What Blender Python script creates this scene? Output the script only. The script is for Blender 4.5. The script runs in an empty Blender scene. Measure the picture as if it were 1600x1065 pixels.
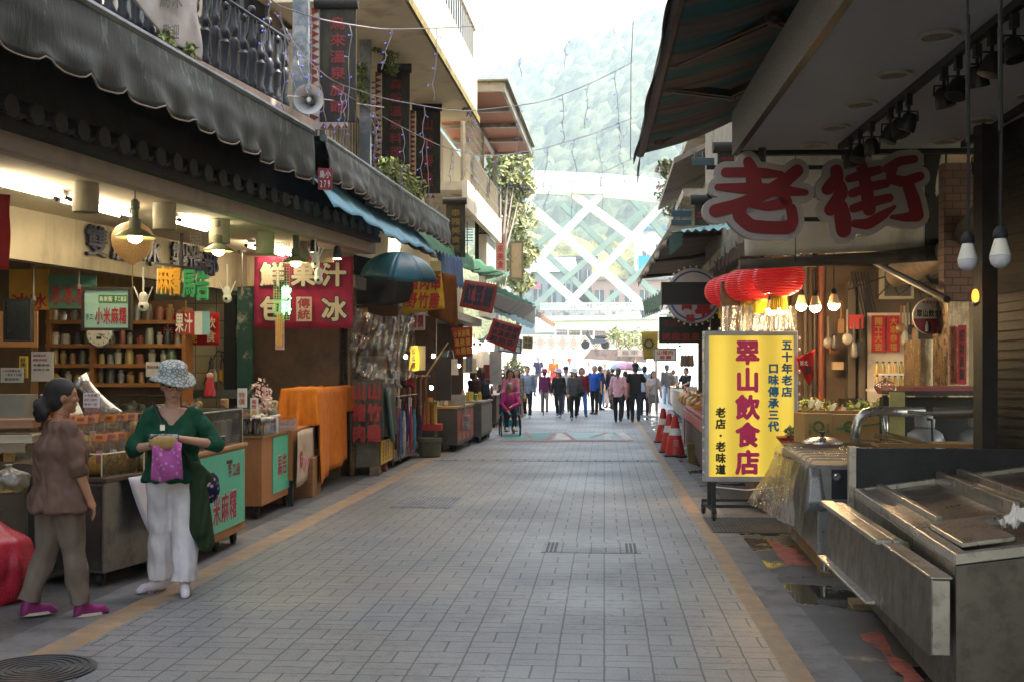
import bpy, bmesh, math, random
import numpy as np
from mathutils import Vector, Matrix, noise as mnoise
random.seed(7)
V=Vector; R=math.radians; PI=math.pi
S=bpy.context.scene; COL=S.collection
# ---------------------------------------------------------------- camera, world, sun, exposure
FPX=1800.0; HZ=579.0; CH=1.53; YAW=math.atan(144/1800)
cs,sn=math.cos(YAW),math.sin(YAW)
cam=bpy.data.cameras.new('camera'); camo=bpy.data.objects.new('camera',cam); COL.objects.link(camo)
camo.location=(0,0,CH); camo.rotation_euler=(R(90),0,YAW)
cam.sensor_width=36; cam.lens=36*FPX/1600; cam.shift_y=46.5/1600; cam.clip_end=5000; cam.clip_start=.05
S.camera=camo
w=bpy.data.worlds.new('World'); S.world=w; w.use_nodes=True
SUN_EL=R(54); SUN_AZ=R(70)     # azimuth the light comes from, clockwise from +Y
nt=w.node_tree; bg=nt.nodes['Background']; sk=nt.nodes.new('ShaderNodeTexSky'); sk.sky_type='NISHITA'
sk.sun_disc=False; sk.sun_elevation=SUN_EL; sk.sun_rotation=SUN_AZ; sk.air_density=1.2; sk.dust_density=2.5
wt=nt.nodes.new('ShaderNodeMix'); wt.data_type='RGBA'; wt.blend_type='MULTIPLY'; wt.inputs[0].default_value=1; wt.inputs[7].default_value=(1.15,1,.84,1); nt.links.new(sk.outputs[0],wt.inputs[6]); nt.links.new(wt.outputs[2],bg.inputs[0]); bg.inputs[1].default_value=.15
sl=bpy.data.lights.new('sun','SUN'); sl.energy=2.6; sl.angle=R(.5); sl.color=(1,.95,.86)
so=bpy.data.objects.new('sun',sl); COL.objects.link(so)
sdir=V((math.sin(SUN_AZ)*math.cos(SUN_EL),math.cos(SUN_AZ)*math.cos(SUN_EL),math.sin(SUN_EL)))
so.rotation_euler=sdir.to_track_quat('Z','Y').to_euler(); so.location=(0,0,60)
S.view_settings.view_transform='Standard'; S.view_settings.look='None'; S.view_settings.gamma=1
S.view_settings.exposure=2.6
S.render.engine='CYCLES'; C_=S.cycles
C_.max_bounces=8; C_.diffuse_bounces=4; C_.glossy_bounces=3; C_.transparent_max_bounces=16; C_.transmission_bounces=4; C_.volume_bounces=1
C_.caustics_reflective=False; C_.caustics_refractive=False; C_.sample_clamp_indirect=6; C_.use_denoising=True
# ---------------------------------------------------------------- pixel helpers (photo pixels to points of the place)
def ray(px,py):
    xc=(px-800)/FPX; zc=(HZ-py)/FPX
    return V((cs*xc-sn, sn*xc+cs, zc))
def P(px,py,D): return V((0,0,CH))+ray(px,py)*D
def G(px,py,z=0.0):
    return P(px,py,(z-CH)*FPX/(HZ-py))
def onY(px,py,Y): r=ray(px,py); return V((0,0,CH))+r*(Y/r.y)
def onX(px,py,X): r=ray(px,py); return V((0,0,CH))+r*(X/r.x)
CR=V((cs,sn,0)); CF=V((-sn,cs,0)); UZ=V((0,0,1))
class Fr:
    "local frame on the ground: u along the street, v away from the street, z up"
    def __init__(s,A,B,side=-1,z=0):
        s.A=V((A[0],A[1],z)); d=V((B[0]-A[0],B[1]-A[1],0)); s.L=d.length; s.u=d.normalized()
        s.v=V((-s.u.y,s.u.x,0))*(1 if side<0 else -1); s.side=side
    def w(s,u,v,z): return s.A+s.u*u+s.v*v+UZ*z
    def box(s,m,u0,u1,v0,v1,z0,z1): m.hexa([s.w(a,b,c) for c in (z0,z1) for a,b in ((u0,v0),(u1,v0),(u1,v1),(u0,v1))])
    def hit(s,px,py,v=0):
        r=ray(px,py); o=V((0,0,CH)); n=s.v; t=(s.A+n*v-o).dot(n)/r.dot(n); p=o+r*t-s.A
        return p.dot(s.u),p.z
    def hitu(s,px,py,u=0):
        r=ray(px,py); o=V((0,0,CH)); n=s.u; t=(s.A+n*u-o).dot(n)/r.dot(n); p=o+r*t-s.A
        return p.dot(s.v),p.z
    @property
    def R(s): return s.u if s.side<0 else -s.u       # reading direction on the street face
    @property
    def RN(s): return -s.v if s.side<0 else s.v      # reading direction on the near end face
# ---------------------------------------------------------------- mesh builder
WL={}
_glyph={}
_side=[]
def side(o):
    if not _side: _side.append(bpy.data.scenes.new('workbench'))
    sc=_side[0]; sc.collection.objects.link(o); vl=sc.view_layers[0]; vl.update(); return vl.depsgraph
def glyph(ch,ext):
    k=(ch,ext)
    if k in _glyph: return _glyph[k]
    c=bpy.data.curves.new('t','FONT'); c.body=ch; c.extrude=ext; c.resolution_u=2
    o=bpy.data.objects.new('t',c); dg=side(o)
    me=bpy.data.meshes.new_from_object(o.evaluated_get(dg))
    r=([tuple(v.co) for v in me.vertices],[tuple(p.vertices) for p in me.polygons])
    bpy.data.objects.remove(o); bpy.data.curves.remove(c); bpy.data.meshes.remove(me)
    _glyph[k]=r; return r
class MB:
    def __init__(s): s.v=[]; s.f=[]; s.mi=[]; s.m=0
    def add(s,vs,fs):
        b=len(s.v); s.v+=[V(p) for p in vs]; s.f+=[tuple(i+b for i in f) for f in fs]; s.mi+=[s.m]*len(fs); return s
    def hexa(s,p): return s.add(p,[(3,2,1,0),(4,5,6,7),(0,1,5,4),(1,2,6,5),(2,3,7,6),(3,0,4,7)])
    def box(s,c,sz,rz=0,M=None):
        x,y,z=[a/2 for a in sz]; M=M or Matrix.Rotation(rz,3,'Z'); c=V(c)
        return s.hexa([c+M@V(q) for q in ((-x,-y,-z),(x,-y,-z),(x,y,-z),(-x,y,-z),(-x,-y,z),(x,-y,z),(x,y,z),(-x,y,z))])
    def bx(s,x0,x1,y0,y1,z0,z1): return s.box(((x0+x1)/2,(y0+y1)/2,(z0+z1)/2),(x1-x0,y1-y0,z1-z0))
    def slab(s,O,Rv,U,w,h,t):
        "flat board centred at O, width along Rv, height along U, thickness t behind its front"
        Rv=V(Rv).normalized(); U=V(U).normalized(); N=Rv.cross(U); O=V(O)
        p=[O+Rv*a*w/2+U*b*h/2-N*c for c in (t,0) for a,b in ((-1,-1),(1,-1),(1,1),(-1,1))]
        return s.hexa(p)
    def quad(s,*p): return s.add(p,[tuple(range(len(p)))])
    def prism(s,pts,d):
        "polygon (3d points) extruded by vector d"
        n=len(pts); d=V(d); vs=[V(p) for p in pts]+[V(p)+d for p in pts]
        return s.add(vs,[tuple(range(n-1,-1,-1)),tuple(range(n,2*n))]+[(i,(i+1)%n,n+(i+1)%n,n+i) for i in range(n)])
    def ring(s,c,ax,n,r,r2=None,ref=None):
        ax=V(ax).normalized(); a=V(ref) if ref is not None else (V((0,0,1)) if abs(ax.z)<.9 else V((1,0,0)))
        a=(a-ax*a.dot(ax)).normalized(); b=ax.cross(a); r2=r2 or r
        return [V(c)+a*math.cos(2*PI*i/n)*r+b*math.sin(2*PI*i/n)*r2 for i in range(n)]
    def skin(s,rings,close=True,cap=True):
        n=len(rings[0]); vs=[p for q in rings for p in q]; fs=[]
        for k in range(len(rings)-1):
            for i in range(n if close else n-1):
                j=(i+1)%n; fs.append((k*n+i,k*n+j,(k+1)*n+j,(k+1)*n+i))
        if cap: fs+=[tuple(range(n-1,-1,-1)),tuple(range((len(rings)-1)*n,len(rings)*n))]
        return s.add(vs,fs)
    def tube(s,path,r,n=6,cap=True):
        path=[V(p) for p in path]; rr=r if isinstance(r,(list,tuple)) else [r]*len(path); rings=[]; ref=None
        for i,p in enumerate(path):
            d=(path[min(i+1,len(path)-1)]-path[max(i-1,0)])
            if d.length<1e-9: d=V((0,0,1))
            d.normalize()
            if ref is None: ref=V((0,0,1)) if abs(d.z)<.9 else V((1,0,0))
            ref=(ref-d*ref.dot(d)); ref=ref.normalized() if ref.length>1e-6 else V((1,0,0))
            rings.append(s.ring(p,d,n,rr[i],ref=ref))
        return s.skin(rings,True,cap)
    def cyl(s,p0,p1,r,n=14,r1=None): return s.tube([p0,p1],[r,r1 or r],n)
    def lathe(s,c,prof,n=18,ax=(0,0,1),cap=True):
        ax=V(ax).normalized(); c=V(c)
        return s.skin([s.ring(c+ax*z,ax,n,max(r,1e-4)) for r,z in prof],True,cap)
    def cap(s,p0,p1,r0,r1,n=10,k=4):
        p0,p1=V(p0),V(p1); ax=p1-p0; L=ax.length; ax=ax.normalized() if L>1e-6 else V((0,0,1)); rings=[]
        for i in range(k+1):
            a=PI/2*i/k; rings.append((p0-ax*r0*math.cos(a),max(r0*math.sin(a),1e-4)))
        for i in range(k,-1,-1):
            a=PI/2*i/k; rings.append((p1+ax*r1*math.cos(a),max(r1*math.sin(a),1e-4)))
        return s.skin([s.ring(c,ax,n,r) for c,r in rings])
    def ell(s,c,rx,ry,rz,n=14,k=8,M=None):
        M=M or Matrix.Identity(3); rings=[]
        for i in range(k+1):
            a=PI*i/k; q=max(math.sin(a),1e-3)
            rings.append([V(c)+M@V((rx*q*math.cos(2*PI*j/n),ry*q*math.sin(2*PI*j/n),-rz*math.cos(a))) for j in range(n)])
        return s.skin(rings)
    def grid(s,fn,nu,nv):
        vs=[V(fn(i/nu,j/nv)) for j in range(nv+1) for i in range(nu+1)]; q=nu+1
        return s.add(vs,[(j*q+i,j*q+i+1,(j+1)*q+i+1,(j+1)*q+i) for j in range(nv) for i in range(nu)])
    def text(s,t,O,Rv,U,ch,cw=None,vert=False,gap=.08,bold=.02,ext=0):
        "characters in boxes of ch x cw metres, the block centred on O"
        Rv=V(Rv).normalized(); U=V(U).normalized(); N=Rv.cross(U); cw=cw or ch; O=V(O); n=len(t)
        for i,c in enumerate(t):
            if c==' ': continue
            if vert: cx=0; cy=((n-1)/2-i)*ch*(1+gap)
            else: cx=(i-(n-1)/2)*cw*(1+gap); cy=0
            vs,fs=glyph(c,ext/ch if ext else 0)
            if not vs: continue
            if ord(c)<0x2000: xs=[p[0] for p in vs]; mx=(min(xs)+max(xs))/2; my=.36; k=1.18
            else: mx=.5; my=.36; k=1.0
            sh=[(0,0)]
            if bold>0: sh+=[(bold,0),(-bold,0),(0,bold),(0,-bold)]
            if bold>.032: q=bold*.72; sh+=[(q,q),(-q,q),(q,-q),(-q,-q)]
            for e,(dx,dy) in enumerate(sh): s.add([O+Rv*(cx+(p[0]-mx+dx)*cw*k)+U*(cy+(p[1]-my+dy)*ch*k)+N*(p[2]*ch-.0005*e) for p in vs],fs)
        return s
    def build(s,name,mat,par=None,smooth=False,bevel=0,solid=0,org=None):
        me=bpy.data.meshes.new(name); P0=V((0,0,0))
        if s.v:
            a=np.array([tuple(p) for p in s.v]); lo,hi=a.min(0),a.max(0)
            P0=V(org) if org is not None else V(((lo[0]+hi[0])/2,(lo[1]+hi[1])/2,lo[2]))
            a=a-np.array(tuple(P0)); me.from_pydata([tuple(q) for q in a.tolist()],[],s.f)
        return link(me,name,mat,par,P0,smooth,bevel,solid,s.mi)
def link(me,name,mat,par,P0,smooth=False,bevel=0,solid=0,mi=None):
    mats=mat if isinstance(mat,(list,tuple)) else [mat]
    for q in mats: me.materials.append(q)
    if mi and len(mats)>1: me.polygons.foreach_set('material_index',mi)
    if smooth:
        me.polygons.foreach_set('use_smooth',[True]*len(me.polygons))
        if smooth!=2:
            try: me.set_sharp_from_angle(angle=R(40))
            except Exception: pass
    me.name=name
    o=bpy.data.objects.new(name,me); COL.objects.link(o); o.location=P0; WL[o.name]=V(P0)
    if par is not None: o.parent=par; o.location=V(P0)-WL[par.name]
    if bevel:
        b=o.modifiers.new('b','BEVEL'); b.width=bevel; b.segments=2; b.limit_method='ANGLE'
    if solid:
        b=o.modifiers.new('s','SOLIDIFY'); b.thickness=solid; b.offset=0
    return o
def tag(o,label,cat,group=None,kind=None):
    o['label']=label; o['category']=cat
    if group: o['group']=group
    if kind: o['kind']=kind
    return o
def thing(name,label,cat,loc,group=None):
    o=bpy.data.objects.new(name,None); COL.objects.link(o); o.location=loc; o.empty_display_size=.1
    WL[o.name]=V(loc); return tag(o,label,cat,group)
def struct(o): o['kind']='structure'; return o
def dup(o,loc=None,rz=None,label=None,par=None):
    c=o.copy(); COL.objects.link(c); c.parent=par
    if loc is not None: c.location=loc; WL[c.name]=V(loc)
    if rz is not None: c.rotation_euler=(0,0,rz)
    if label: c['label']=label
    for k in o.children: dup(k,par=c)
    return c
def blob(mb,voxel,it=6,fac=.5):
    "fuse overlapping closed pieces into one continuous surface"
    me=bpy.data.meshes.new('q'); me.from_pydata([tuple(p) for p in mb.v],[],mb.f)
    o=bpy.data.objects.new('q',me)
    m=o.modifiers.new('r','REMESH'); m.mode='VOXEL'; m.voxel_size=voxel; m.use_smooth_shade=True
    if it: k=o.modifiers.new('s','SMOOTH'); k.iterations=it; k.factor=fac
    dg=side(o); r=bpy.data.meshes.new_from_object(o.evaluated_get(dg))
    bpy.data.objects.remove(o); bpy.data.meshes.remove(me); return r
# ---------------------------------------------------------------- materials
_mats={}
def lin(c):
    if isinstance(c,str):
        c=c.lstrip('#'); c=[int(c[i:i+2],16)/255 for i in (0,2,4)]
        return tuple(((x+.055)/1.055)**2.4 if x>.04045 else x/12.92 for x in c)
    return tuple(c)
def nn(nt,t,**k):
    n=nt.nodes.new('ShaderNode'+t)
    for a,b in k.items(): setattr(n,a,b)
    return n
def mth(nt,op,a,b=None,c=None,clamp=False):
    n=nn(nt,'Math',operation=op,use_clamp=clamp)
    for i,x in enumerate((a,b,c)):
        if x is None: continue
        if isinstance(x,(int,float)): n.inputs[i].default_value=x
        else: nt.links.new(x,n.inputs[i])
    return n.outputs[0]
def mix(nt,f,a,b):
    n=nn(nt,'Mix',data_type='RGBA')
    for i,x in ((0,f),(6,a),(7,b)):
        if isinstance(x,(int,float)): n.inputs[i].default_value=x
        elif isinstance(x,tuple): n.inputs[i].default_value=(*x[:3],1)
        else: nt.links.new(x,n.inputs[i])
    return n.outputs[2]
def noi(nt,co,scale,detail=4,rough=.55,stretch=None):
    if stretch:
        mp=nn(nt,'Mapping'); mp.inputs['Scale'].default_value=stretch; nt.links.new(co,mp.inputs[0]); co=mp.outputs[0]
    n=nn(nt,'TexNoise'); n.inputs['Scale'].default_value=scale; n.inputs['Detail'].default_value=detail; n.inputs['Roughness'].default_value=rough
    nt.links.new(co,n.inputs['Vector']); return n.outputs[0]
def rng(nt,x,a,b,lo=0.0,hi=1.0):
    n=nn(nt,'MapRange'); nt.links.new(x,n.inputs[0])
    for i,q in enumerate((a,b,lo,hi)): n.inputs[i+1].default_value=q
    return n.outputs[0]
def newmat(name):
    m=bpy.data.materials.new(name); m.use_nodes=True; nt=m.node_tree; b=nt.nodes['Principled BSDF']
    co=nn(nt,'TexCoord').outputs['Object']; return m,nt,b,co
def bumpn(nt,b,h,st,dist=.01):
    n=nn(nt,'Bump'); n.inputs['Strength'].default_value=st; n.inputs['Distance'].default_value=dist
    nt.links.new(h,n.inputs['Height']); nt.links.new(n.outputs[0],b.inputs['Normal'])
def M(col,rough=.6,metal=0,var=.14,sc=5,bump=.15,dirt=0,dcol=(.03,.025,.02),ds=1.5,st=None,sub=None,spec=None):
    "weathered surface: base colour, broad tone variation, fine grain, optional stains (streaked by st)"
    k=(str(col),rough,metal,var,sc,bump,dirt,str(dcol),ds,str(st))
    if k in _mats: return _mats[k]
    c=lin(col); m,nt,b,co=newmat('surface')
    n1=noi(nt,co,sc,5); f=rng(nt,n1,.3,.7)
    lo=tuple(max(x*(1-var),0) for x in c); hi=tuple(min(x*(1+var),.95) for x in c)
    cc=mix(nt,f,lo,hi); n2=noi(nt,co,sc*14,3,.6)
    if dirt:
        d=noi(nt,co,ds,6,.65,st); df=rng(nt,d,.62-.3*dirt,.72-.1*dirt,0,.85); cc=mix(nt,df,cc,lin(dcol))
    nt.links.new(cc,b.inputs['Base Color'])
    nt.links.new(rng(nt,n2,.3,.7,max(rough-.1,.02),min(rough+.12,1)),b.inputs['Roughness'])
    b.inputs['Metallic'].default_value=metal
    if bump: bumpn(nt,b,n2,bump,.006)
    _mats[k]=m; return m
def cloth(col,pat=None,c2=None,bump=.35,rough=.85,ps=40):
    k=('cloth',str(col),pat,str(c2),bump,ps)
    if k in _mats: return _mats[k]
    c=lin(col); m,nt,b,co=newmat('fabric'); n1=noi(nt,co,7,4)
    cc=mix(nt,rng(nt,n1,.3,.7),tuple(x*.82 for x in c),tuple(min(x*1.12,.95) for x in c))
    if pat=='dots':
        v=nn(nt,'TexVoronoi'); v.inputs['Scale'].default_value=ps; nt.links.new(co,v.inputs['Vector'])
        cc=mix(nt,rng(nt,v.outputs['Distance'],.28,.34,1,0),cc,lin(c2))
    if pat=='cells':
        v=nn(nt,'TexVoronoi',feature='DISTANCE_TO_EDGE'); v.inputs['Scale'].default_value=ps; nt.links.new(co,v.inputs['Vector'])
        cc=mix(nt,rng(nt,v.outputs['Distance'],.06,.16,1,0),cc,lin(c2))
    if pat=='plaid':
        sx=nn(nt,'SeparateXYZ'); nt.links.new(co,sx.inputs[0])
        a=mth(nt,'LESS_THAN',mth(nt,'FRACT',mth(nt,'MULTIPLY',sx.outputs[0],ps/4)),.22); e=mth(nt,'LESS_THAN',mth(nt,'FRACT',mth(nt,'MULTIPLY',sx.outputs[2],ps/4)),.22)
        cc=mix(nt,mth(nt,'MULTIPLY',mth(nt,'ADD',a,e),.5),cc,lin(c2))
    nt.links.new(cc,b.inputs['Base Color']); b.inputs['Roughness'].default_value=rough
    h=mth(nt,'ADD',noi(nt,co,9,3,.5,(1,1,.45)),mth(nt,'MULTIPLY',noi(nt,co,220,2),.12)); bumpn(nt,b,h,bump,.03)
    b.inputs['Specular IOR Level'].default_value=.25
    _mats[k]=m; return m
def emit(col,st):
    k=('e',str(col),st)
    if k in _mats: return _mats[k]
    m,nt,b,co=newmat('lit'); b.inputs['Base Color'].default_value=(*lin(col),1)
    b.inputs['Emission Color'].default_value=(*lin(col),1); b.inputs['Emission Strength'].default_value=st
    _mats[k]=m; return m
def clear(col='#ffffff',op=.1,rough=.12,bump=.5,sc=14,k2=''):
    "thin clear sheet: mostly see-through, with crinkled glossy reflections"
    k=('cl',str(col),op,rough,bump,sc)
    if k in _mats: return _mats[k]
    m,nt,b,co=newmat('clear_sheet'); c=(*lin(col),1)
    t=nn(nt,'BsdfTransparent'); t.inputs[0].default_value=c
    g=nn(nt,'BsdfGlossy'); g.inputs[0].default_value=(.8,.8,.8,1); g.inputs['Roughness'].default_value=rough; nt.nodes.remove(b)
    if bump: bumpn(nt,g,noi(nt,co,sc,4,.6,(1,1,.5)),bump,.05)
    fr=nn(nt,'Fresnel'); fr.inputs[0].default_value=1.5 if op>=.1 else 1.22
    f=mth(nt,'ADD',mth(nt,'MULTIPLY',fr.outputs[0],.75),op*.55,clamp=True); mx=nn(nt,'MixShader'); nt.links.new(f,mx.inputs[0])
    nt.links.new(t.outputs[0],mx.inputs[1]); nt.links.new(g.outputs[0],mx.inputs[2])
    nt.links.new(mx.outputs[0],nt.nodes['Material Output'].inputs[0]); _mats[k]=m; return m
def steel(col='#8f8f8d',rough=.32,dirt=.25):
    k=('st',col,rough,dirt)
    if k in _mats: return _mats[k]
    c=lin(col); m,nt,b,co=newmat('brushed_steel')
    n1=noi(nt,co,2.5,6,.6); n2=noi(nt,co,9,5,.7); br=noi(nt,co,60,3,.6,(1,1,.05))
    cc=mix(nt,rng(nt,n1,.3,.7),tuple(x*.72 for x in c),c)
    cc=mix(nt,rng(nt,n2,.62-dirt*.3,.75,0,.7),cc,(.07,.055,.04))
    nt.links.new(cc,b.inputs['Base Color']); b.inputs['Metallic'].default_value=.85
    nt.links.new(rng(nt,mth(nt,'ADD',mth(nt,'MULTIPLY',n2,.6),mth(nt,'MULTIPLY',br,.4)),.3,.7,rough-.08,rough+.25),b.inputs['Roughness'])
    bumpn(nt,b,mth(nt,'ADD',mth(nt,'MULTIPLY',n1,2),mth(nt,'MULTIPLY',br,.15)),.25,.01); _mats[k]=m; return m
def wood(col,c2,sc=3,rough=.65,ax='Z'):
    k=('w',str(col),str(c2),sc,rough,ax)
    if k in _mats: return _mats[k]
    m,nt,b,co=newmat('wood'); st={'Z':(6,6,.5),'X':(.5,6,6),'Y':(6,.5,6)}[ax]
    n=noi(nt,co,sc*2,6,.65,st); cc=mix(nt,rng(nt,n,.3,.7),lin(col),lin(c2))
    cc=mix(nt,rng(nt,noi(nt,co,sc,3),.45,.8,0,.5),cc,tuple(x*.5 for x in lin(col)))
    nt.links.new(cc,b.inputs['Base Color']); b.inputs['Roughness'].default_value=rough; bumpn(nt,b,n,.4,.006); _mats[k]=m; return m
black=M('#17171a',.5,var=.2); dkgrey=M('#3a3a3c',.5); white=M('#d8d6d0',.5,var=.06,dirt=.15,dcol=(.3,.28,.25)); chrome=steel('#c0c0c0',.2,.05)
rubber=M('#1c1c1d',.7); redp=M('#b3201f',.5); INK=M('#1b1a1a',.6,bump=0); REDI=M('#b0161c',.55,bump=0,var=.06); GRN=M('#2f8a4a',.5); YEL=M('#e0b32c',.5,var=.05)
def mats_text(c): return M(c,.55,bump=0,var=.06)
def caster(par,p,r=.05):
    m=MB(); m.lathe(V(p)+V((-.018,0,r)),[(r*.3,0),(r,.004),(r,.032),(r*.3,.036)],16,(1,0,0)); m.box(V(p)+V((0,0,r*2+.01)),(.05,.07,.02)); m.box(V(p)+V((.024,0,r*1.4)),(.004,.04,r*1.4)); m.box(V(p)+V((-.024,0,r*1.4)),(.004,.04,r*1.4))
    return m.build('caster',rubber,par,1)
def clean_side():
    for q in _side: bpy.data.scenes.remove(q)
    _side.clear()
# ================================================================ SETTING
def slabp(m,x0,y0,x1,y1,D,t=.02,yaw=0):
    "board facing the camera side of the street: photo rectangle at depth D, thickness t"
    a=P(x0,y0,D); b=P(x1,y1,D); c=(a+b)/2; Rv=Matrix.Rotation(yaw,3,'Z')@CR
    m.slab(c,Rv,UZ,abs(x1-x0)/FPX*D,abs(y1-y0)/FPX*D,t); return c
def textp(m,s,x0,y0,x1,y1,D,vert=False,bold=.02,gap=.06,ext=0,lift=.006):
    c=(P(x0,y0,D)+P(x1,y1,D))/2-CF*lift; W=abs(x1-x0)/FPX*D; Hh=abs(y1-y0)/FPX*D; n=len(s)
    if vert: m.text(s,c,CR,UZ,Hh/(n*(1+gap)-gap),W,True,gap,bold,ext)
    else: m.text(s,c,CR,UZ,Hh,W/(n*(1+gap)-gap),False,gap,bold,ext)
# ---- road surface: basket-weave pavers
def paver_mat():
    m,nt,b,co=newmat('pavers'); sx=nn(nt,'SeparateXYZ'); nt.links.new(co,sx.inputs[0]); W=.249
    jit=mth(nt,'MULTIPLY',mth(nt,'SUBTRACT',noi(nt,co,7,3),.5),.05)
    x=mth(nt,'ADD',mth(nt,'DIVIDE',sx.outputs[0],W),jit); y=mth(nt,'ADD',mth(nt,'DIVIDE',sx.outputs[1],W),jit)
    ix=mth(nt,'FLOOR',x); iy=mth(nt,'FLOOR',y); fx=mth(nt,'SUBTRACT',x,ix); fy=mth(nt,'SUBTRACT',y,iy)
    par=mth(nt,'FLOORED_MODULO',mth(nt,'ADD',ix,iy),2)
    tri=lambda f: mth(nt,'MINIMUM',f,mth(nt,'SUBTRACT',1,f))
    half=lambda f: mth(nt,'ABSOLUTE',mth(nt,'SUBTRACT',f,.5))
    jx=mth(nt,'LESS_THAN',tri(fx),.021); jy=mth(nt,'LESS_THAN',tri(fy),.022)
    cx=mth(nt,'MULTIPLY',mth(nt,'LESS_THAN',half(fx),.022),par); cy=mth(nt,'MULTIPLY',mth(nt,'LESS_THAN',half(fy),.02),mth(nt,'SUBTRACT',1,par))
    wide=mth(nt,'MAXIMUM',jx,cx); thin=mth(nt,'MAXIMUM',jy,cy)
    sub=mth(nt,'ADD',mth(nt,'MULTIPLY',mth(nt,'GREATER_THAN',fx,.5),par),mth(nt,'MULTIPLY',mth(nt,'MULTIPLY',mth(nt,'GREATER_THAN',fy,.5),2),mth(nt,'SUBTRACT',1,par)))
    cv=nn(nt,'CombineXYZ'); nt.links.new(ix,cv.inputs[0]); nt.links.new(iy,cv.inputs[1]); nt.links.new(sub,cv.inputs[2])
    wn=nn(nt,'TexWhiteNoise'); nt.links.new(cv.outputs[0],wn.inputs[0])
    big=noi(nt,co,.55,4); sp=noi(nt,co,95,2,.7); chip=noi(nt,co,17,5,.75,(.7,1.3,1))
    c=mix(nt,wn.outputs[0],(.138,.132,.125),(.168,.161,.152)); c=mix(nt,rng(nt,big,.44,.64,0,.85),c,(.112,.124,.138))
    c=mix(nt,rng(nt,sp,.45,.62,0,.6),c,(.24,.235,.225)); c=mix(nt,rng(nt,noi(nt,co,28,4,.75,(.45,1.7,1)),.56,.66,0,.6),c,(.055,.054,.054)); c=mix(nt,rng(nt,noi(nt,co,33,3,.7,(.6,1.5,1)),.6,.7,0,.35),c,(.25,.245,.235))
    c=mix(nt,rng(nt,noi(nt,co,140,2,.6),.3,.48,.5,0),c,(.06,.059,.058)); c=mix(nt,rng(nt,noi(nt,co,1.7,6,.7),.56,.74,0,.55),c,(.075,.072,.07))
    vo=nn(nt,'TexVoronoi'); vo.inputs['Scale'].default_value=2.3; nt.links.new(co,vo.inputs['Vector']); gum=mth(nt,'MULTIPLY',rng(nt,vo.outputs['Distance'],.035,.06,1,0),rng(nt,noi(nt,co,.7,2),.45,.55)); c=mix(nt,mth(nt,'MULTIPLY',gum,.7),c,(.06,.058,.056)); c=mix(nt,rng(nt,noi(nt,co,.45,6,.7,(1,.4,1)),.5,.72,0,.45),c,(.07,.068,.066))
    chipm=mth(nt,'MULTIPLY',rng(nt,chip,.57,.64),rng(nt,noi(nt,co,.9,3),.42,.55)); c=mix(nt,mth(nt,'MULTIPLY',chipm,.6),c,(.1,.098,.095))
    c=mix(nt,mth(nt,'MULTIPLY',thin,rng(nt,chip,.3,.6,.5,1)),c,(.024,.024,.026)); c=mix(nt,mth(nt,'MULTIPLY',wide,rng(nt,chip,.3,.6,.85,1)),c,(.02,.023,.03))
    nt.links.new(c,b.inputs['Base Color']); nt.links.new(rng(nt,big,.35,.65,.42,.6),b.inputs['Roughness'])
    h=mth(nt,'SUBTRACT',mth(nt,'ADD',mth(nt,'MULTIPLY',sp,.25),mth(nt,'MULTIPLY',wn.outputs[0],.35)),mth(nt,'ADD',mth(nt,'MAXIMUM',wide,mth(nt,'MULTIPLY',thin,.7)),mth(nt,'MULTIPLY',chipm,.6)))
    bumpn(nt,b,h,.55,.012); return m
def strip(name,x0,x1,y0,y1,mat,z=0.0,ny=1):
    m=MB(); m.grid(lambda a,c:(x0+(x1-x0)*a,y0+(y1-y0)*c,z),1,ny); return struct(m.build(name,mat,org=(0,0,0)))
strip('road',-2.9,.91,-6,46,paver_mat())
ylm=M('#94744a',.7,var=.3,sc=5,dirt=.85,dcol=(.17,.155,.135),ds=7,bump=.4)
kmat=M((.15,.145,.14),.8,var=.2,sc=3,dirt=.45,dcol=(.065,.06,.057),ds=2.5,bump=.6)
strip('yellow_line',-3.1,-2.9,-6,46,ylm); strip('yellow_line',.91,1.04,-6,46,ylm)
strip('kerb_strip',-3.4,-3.1,-6,46,kmat); strip('kerb_strip',1.04,1.27,-6,46,kmat)
lm=M((.07,.067,.063),.75,var=.3,sc=1.6,dirt=.55,dcol=(.05,.048,.045),ds=1.2,bump=.5)
strip('pavement',-10,-3.4,-6,46,lm)
def wet_mat():
    m,nt,b,co=newmat('wet_asphalt'); n=noi(nt,co,1.1,5,.6); sp=noi(nt,co,80,3); wet=rng(nt,n,.46,.53)
    c=mix(nt,rng(nt,noi(nt,co,3,4),.3,.7),(.055,.052,.048),(.095,.089,.082)); c=mix(nt,rng(nt,sp,.4,.7,0,.4),c,(.13,.125,.12)); c=mix(nt,mth(nt,'MULTIPLY',wet,.75),c,(.02,.019,.016))
    nt.links.new(c,b.inputs['Base Color']); nt.links.new(rng(nt,wet,0,1,.75,.06),b.inputs['Roughness'])
    bumpn(nt,b,mth(nt,'MULTIPLY',sp,mth(nt,'SUBTRACT',1,wet)),.5,.008); return m
strip('pavement',1.27,10,-6,46,wet_mat())
m=MB(); m.quad((-900,-60,-.06),(1100,-60,-.06),(1100,1500,-.06),(-900,1500,-.06)); struct(m.build('ground',M((.12,.13,.07),.9),org=(0,0,0)))
def ramp(y):
    if y<46: return 0
    if y<61: return .0027*(y-46)**2
    return .61+(y-61)*.105
m=MB(); m.grid(lambda a,c:(-16+34*a,46+44*c,ramp(46+44*c)),6,44); struct(m.build('plaza',M((.42,.41,.39),.8,var=.12,sc=.6,dirt=.2,dcol=(.25,.24,.22)),org=(0,0,0),smooth=True))
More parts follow.
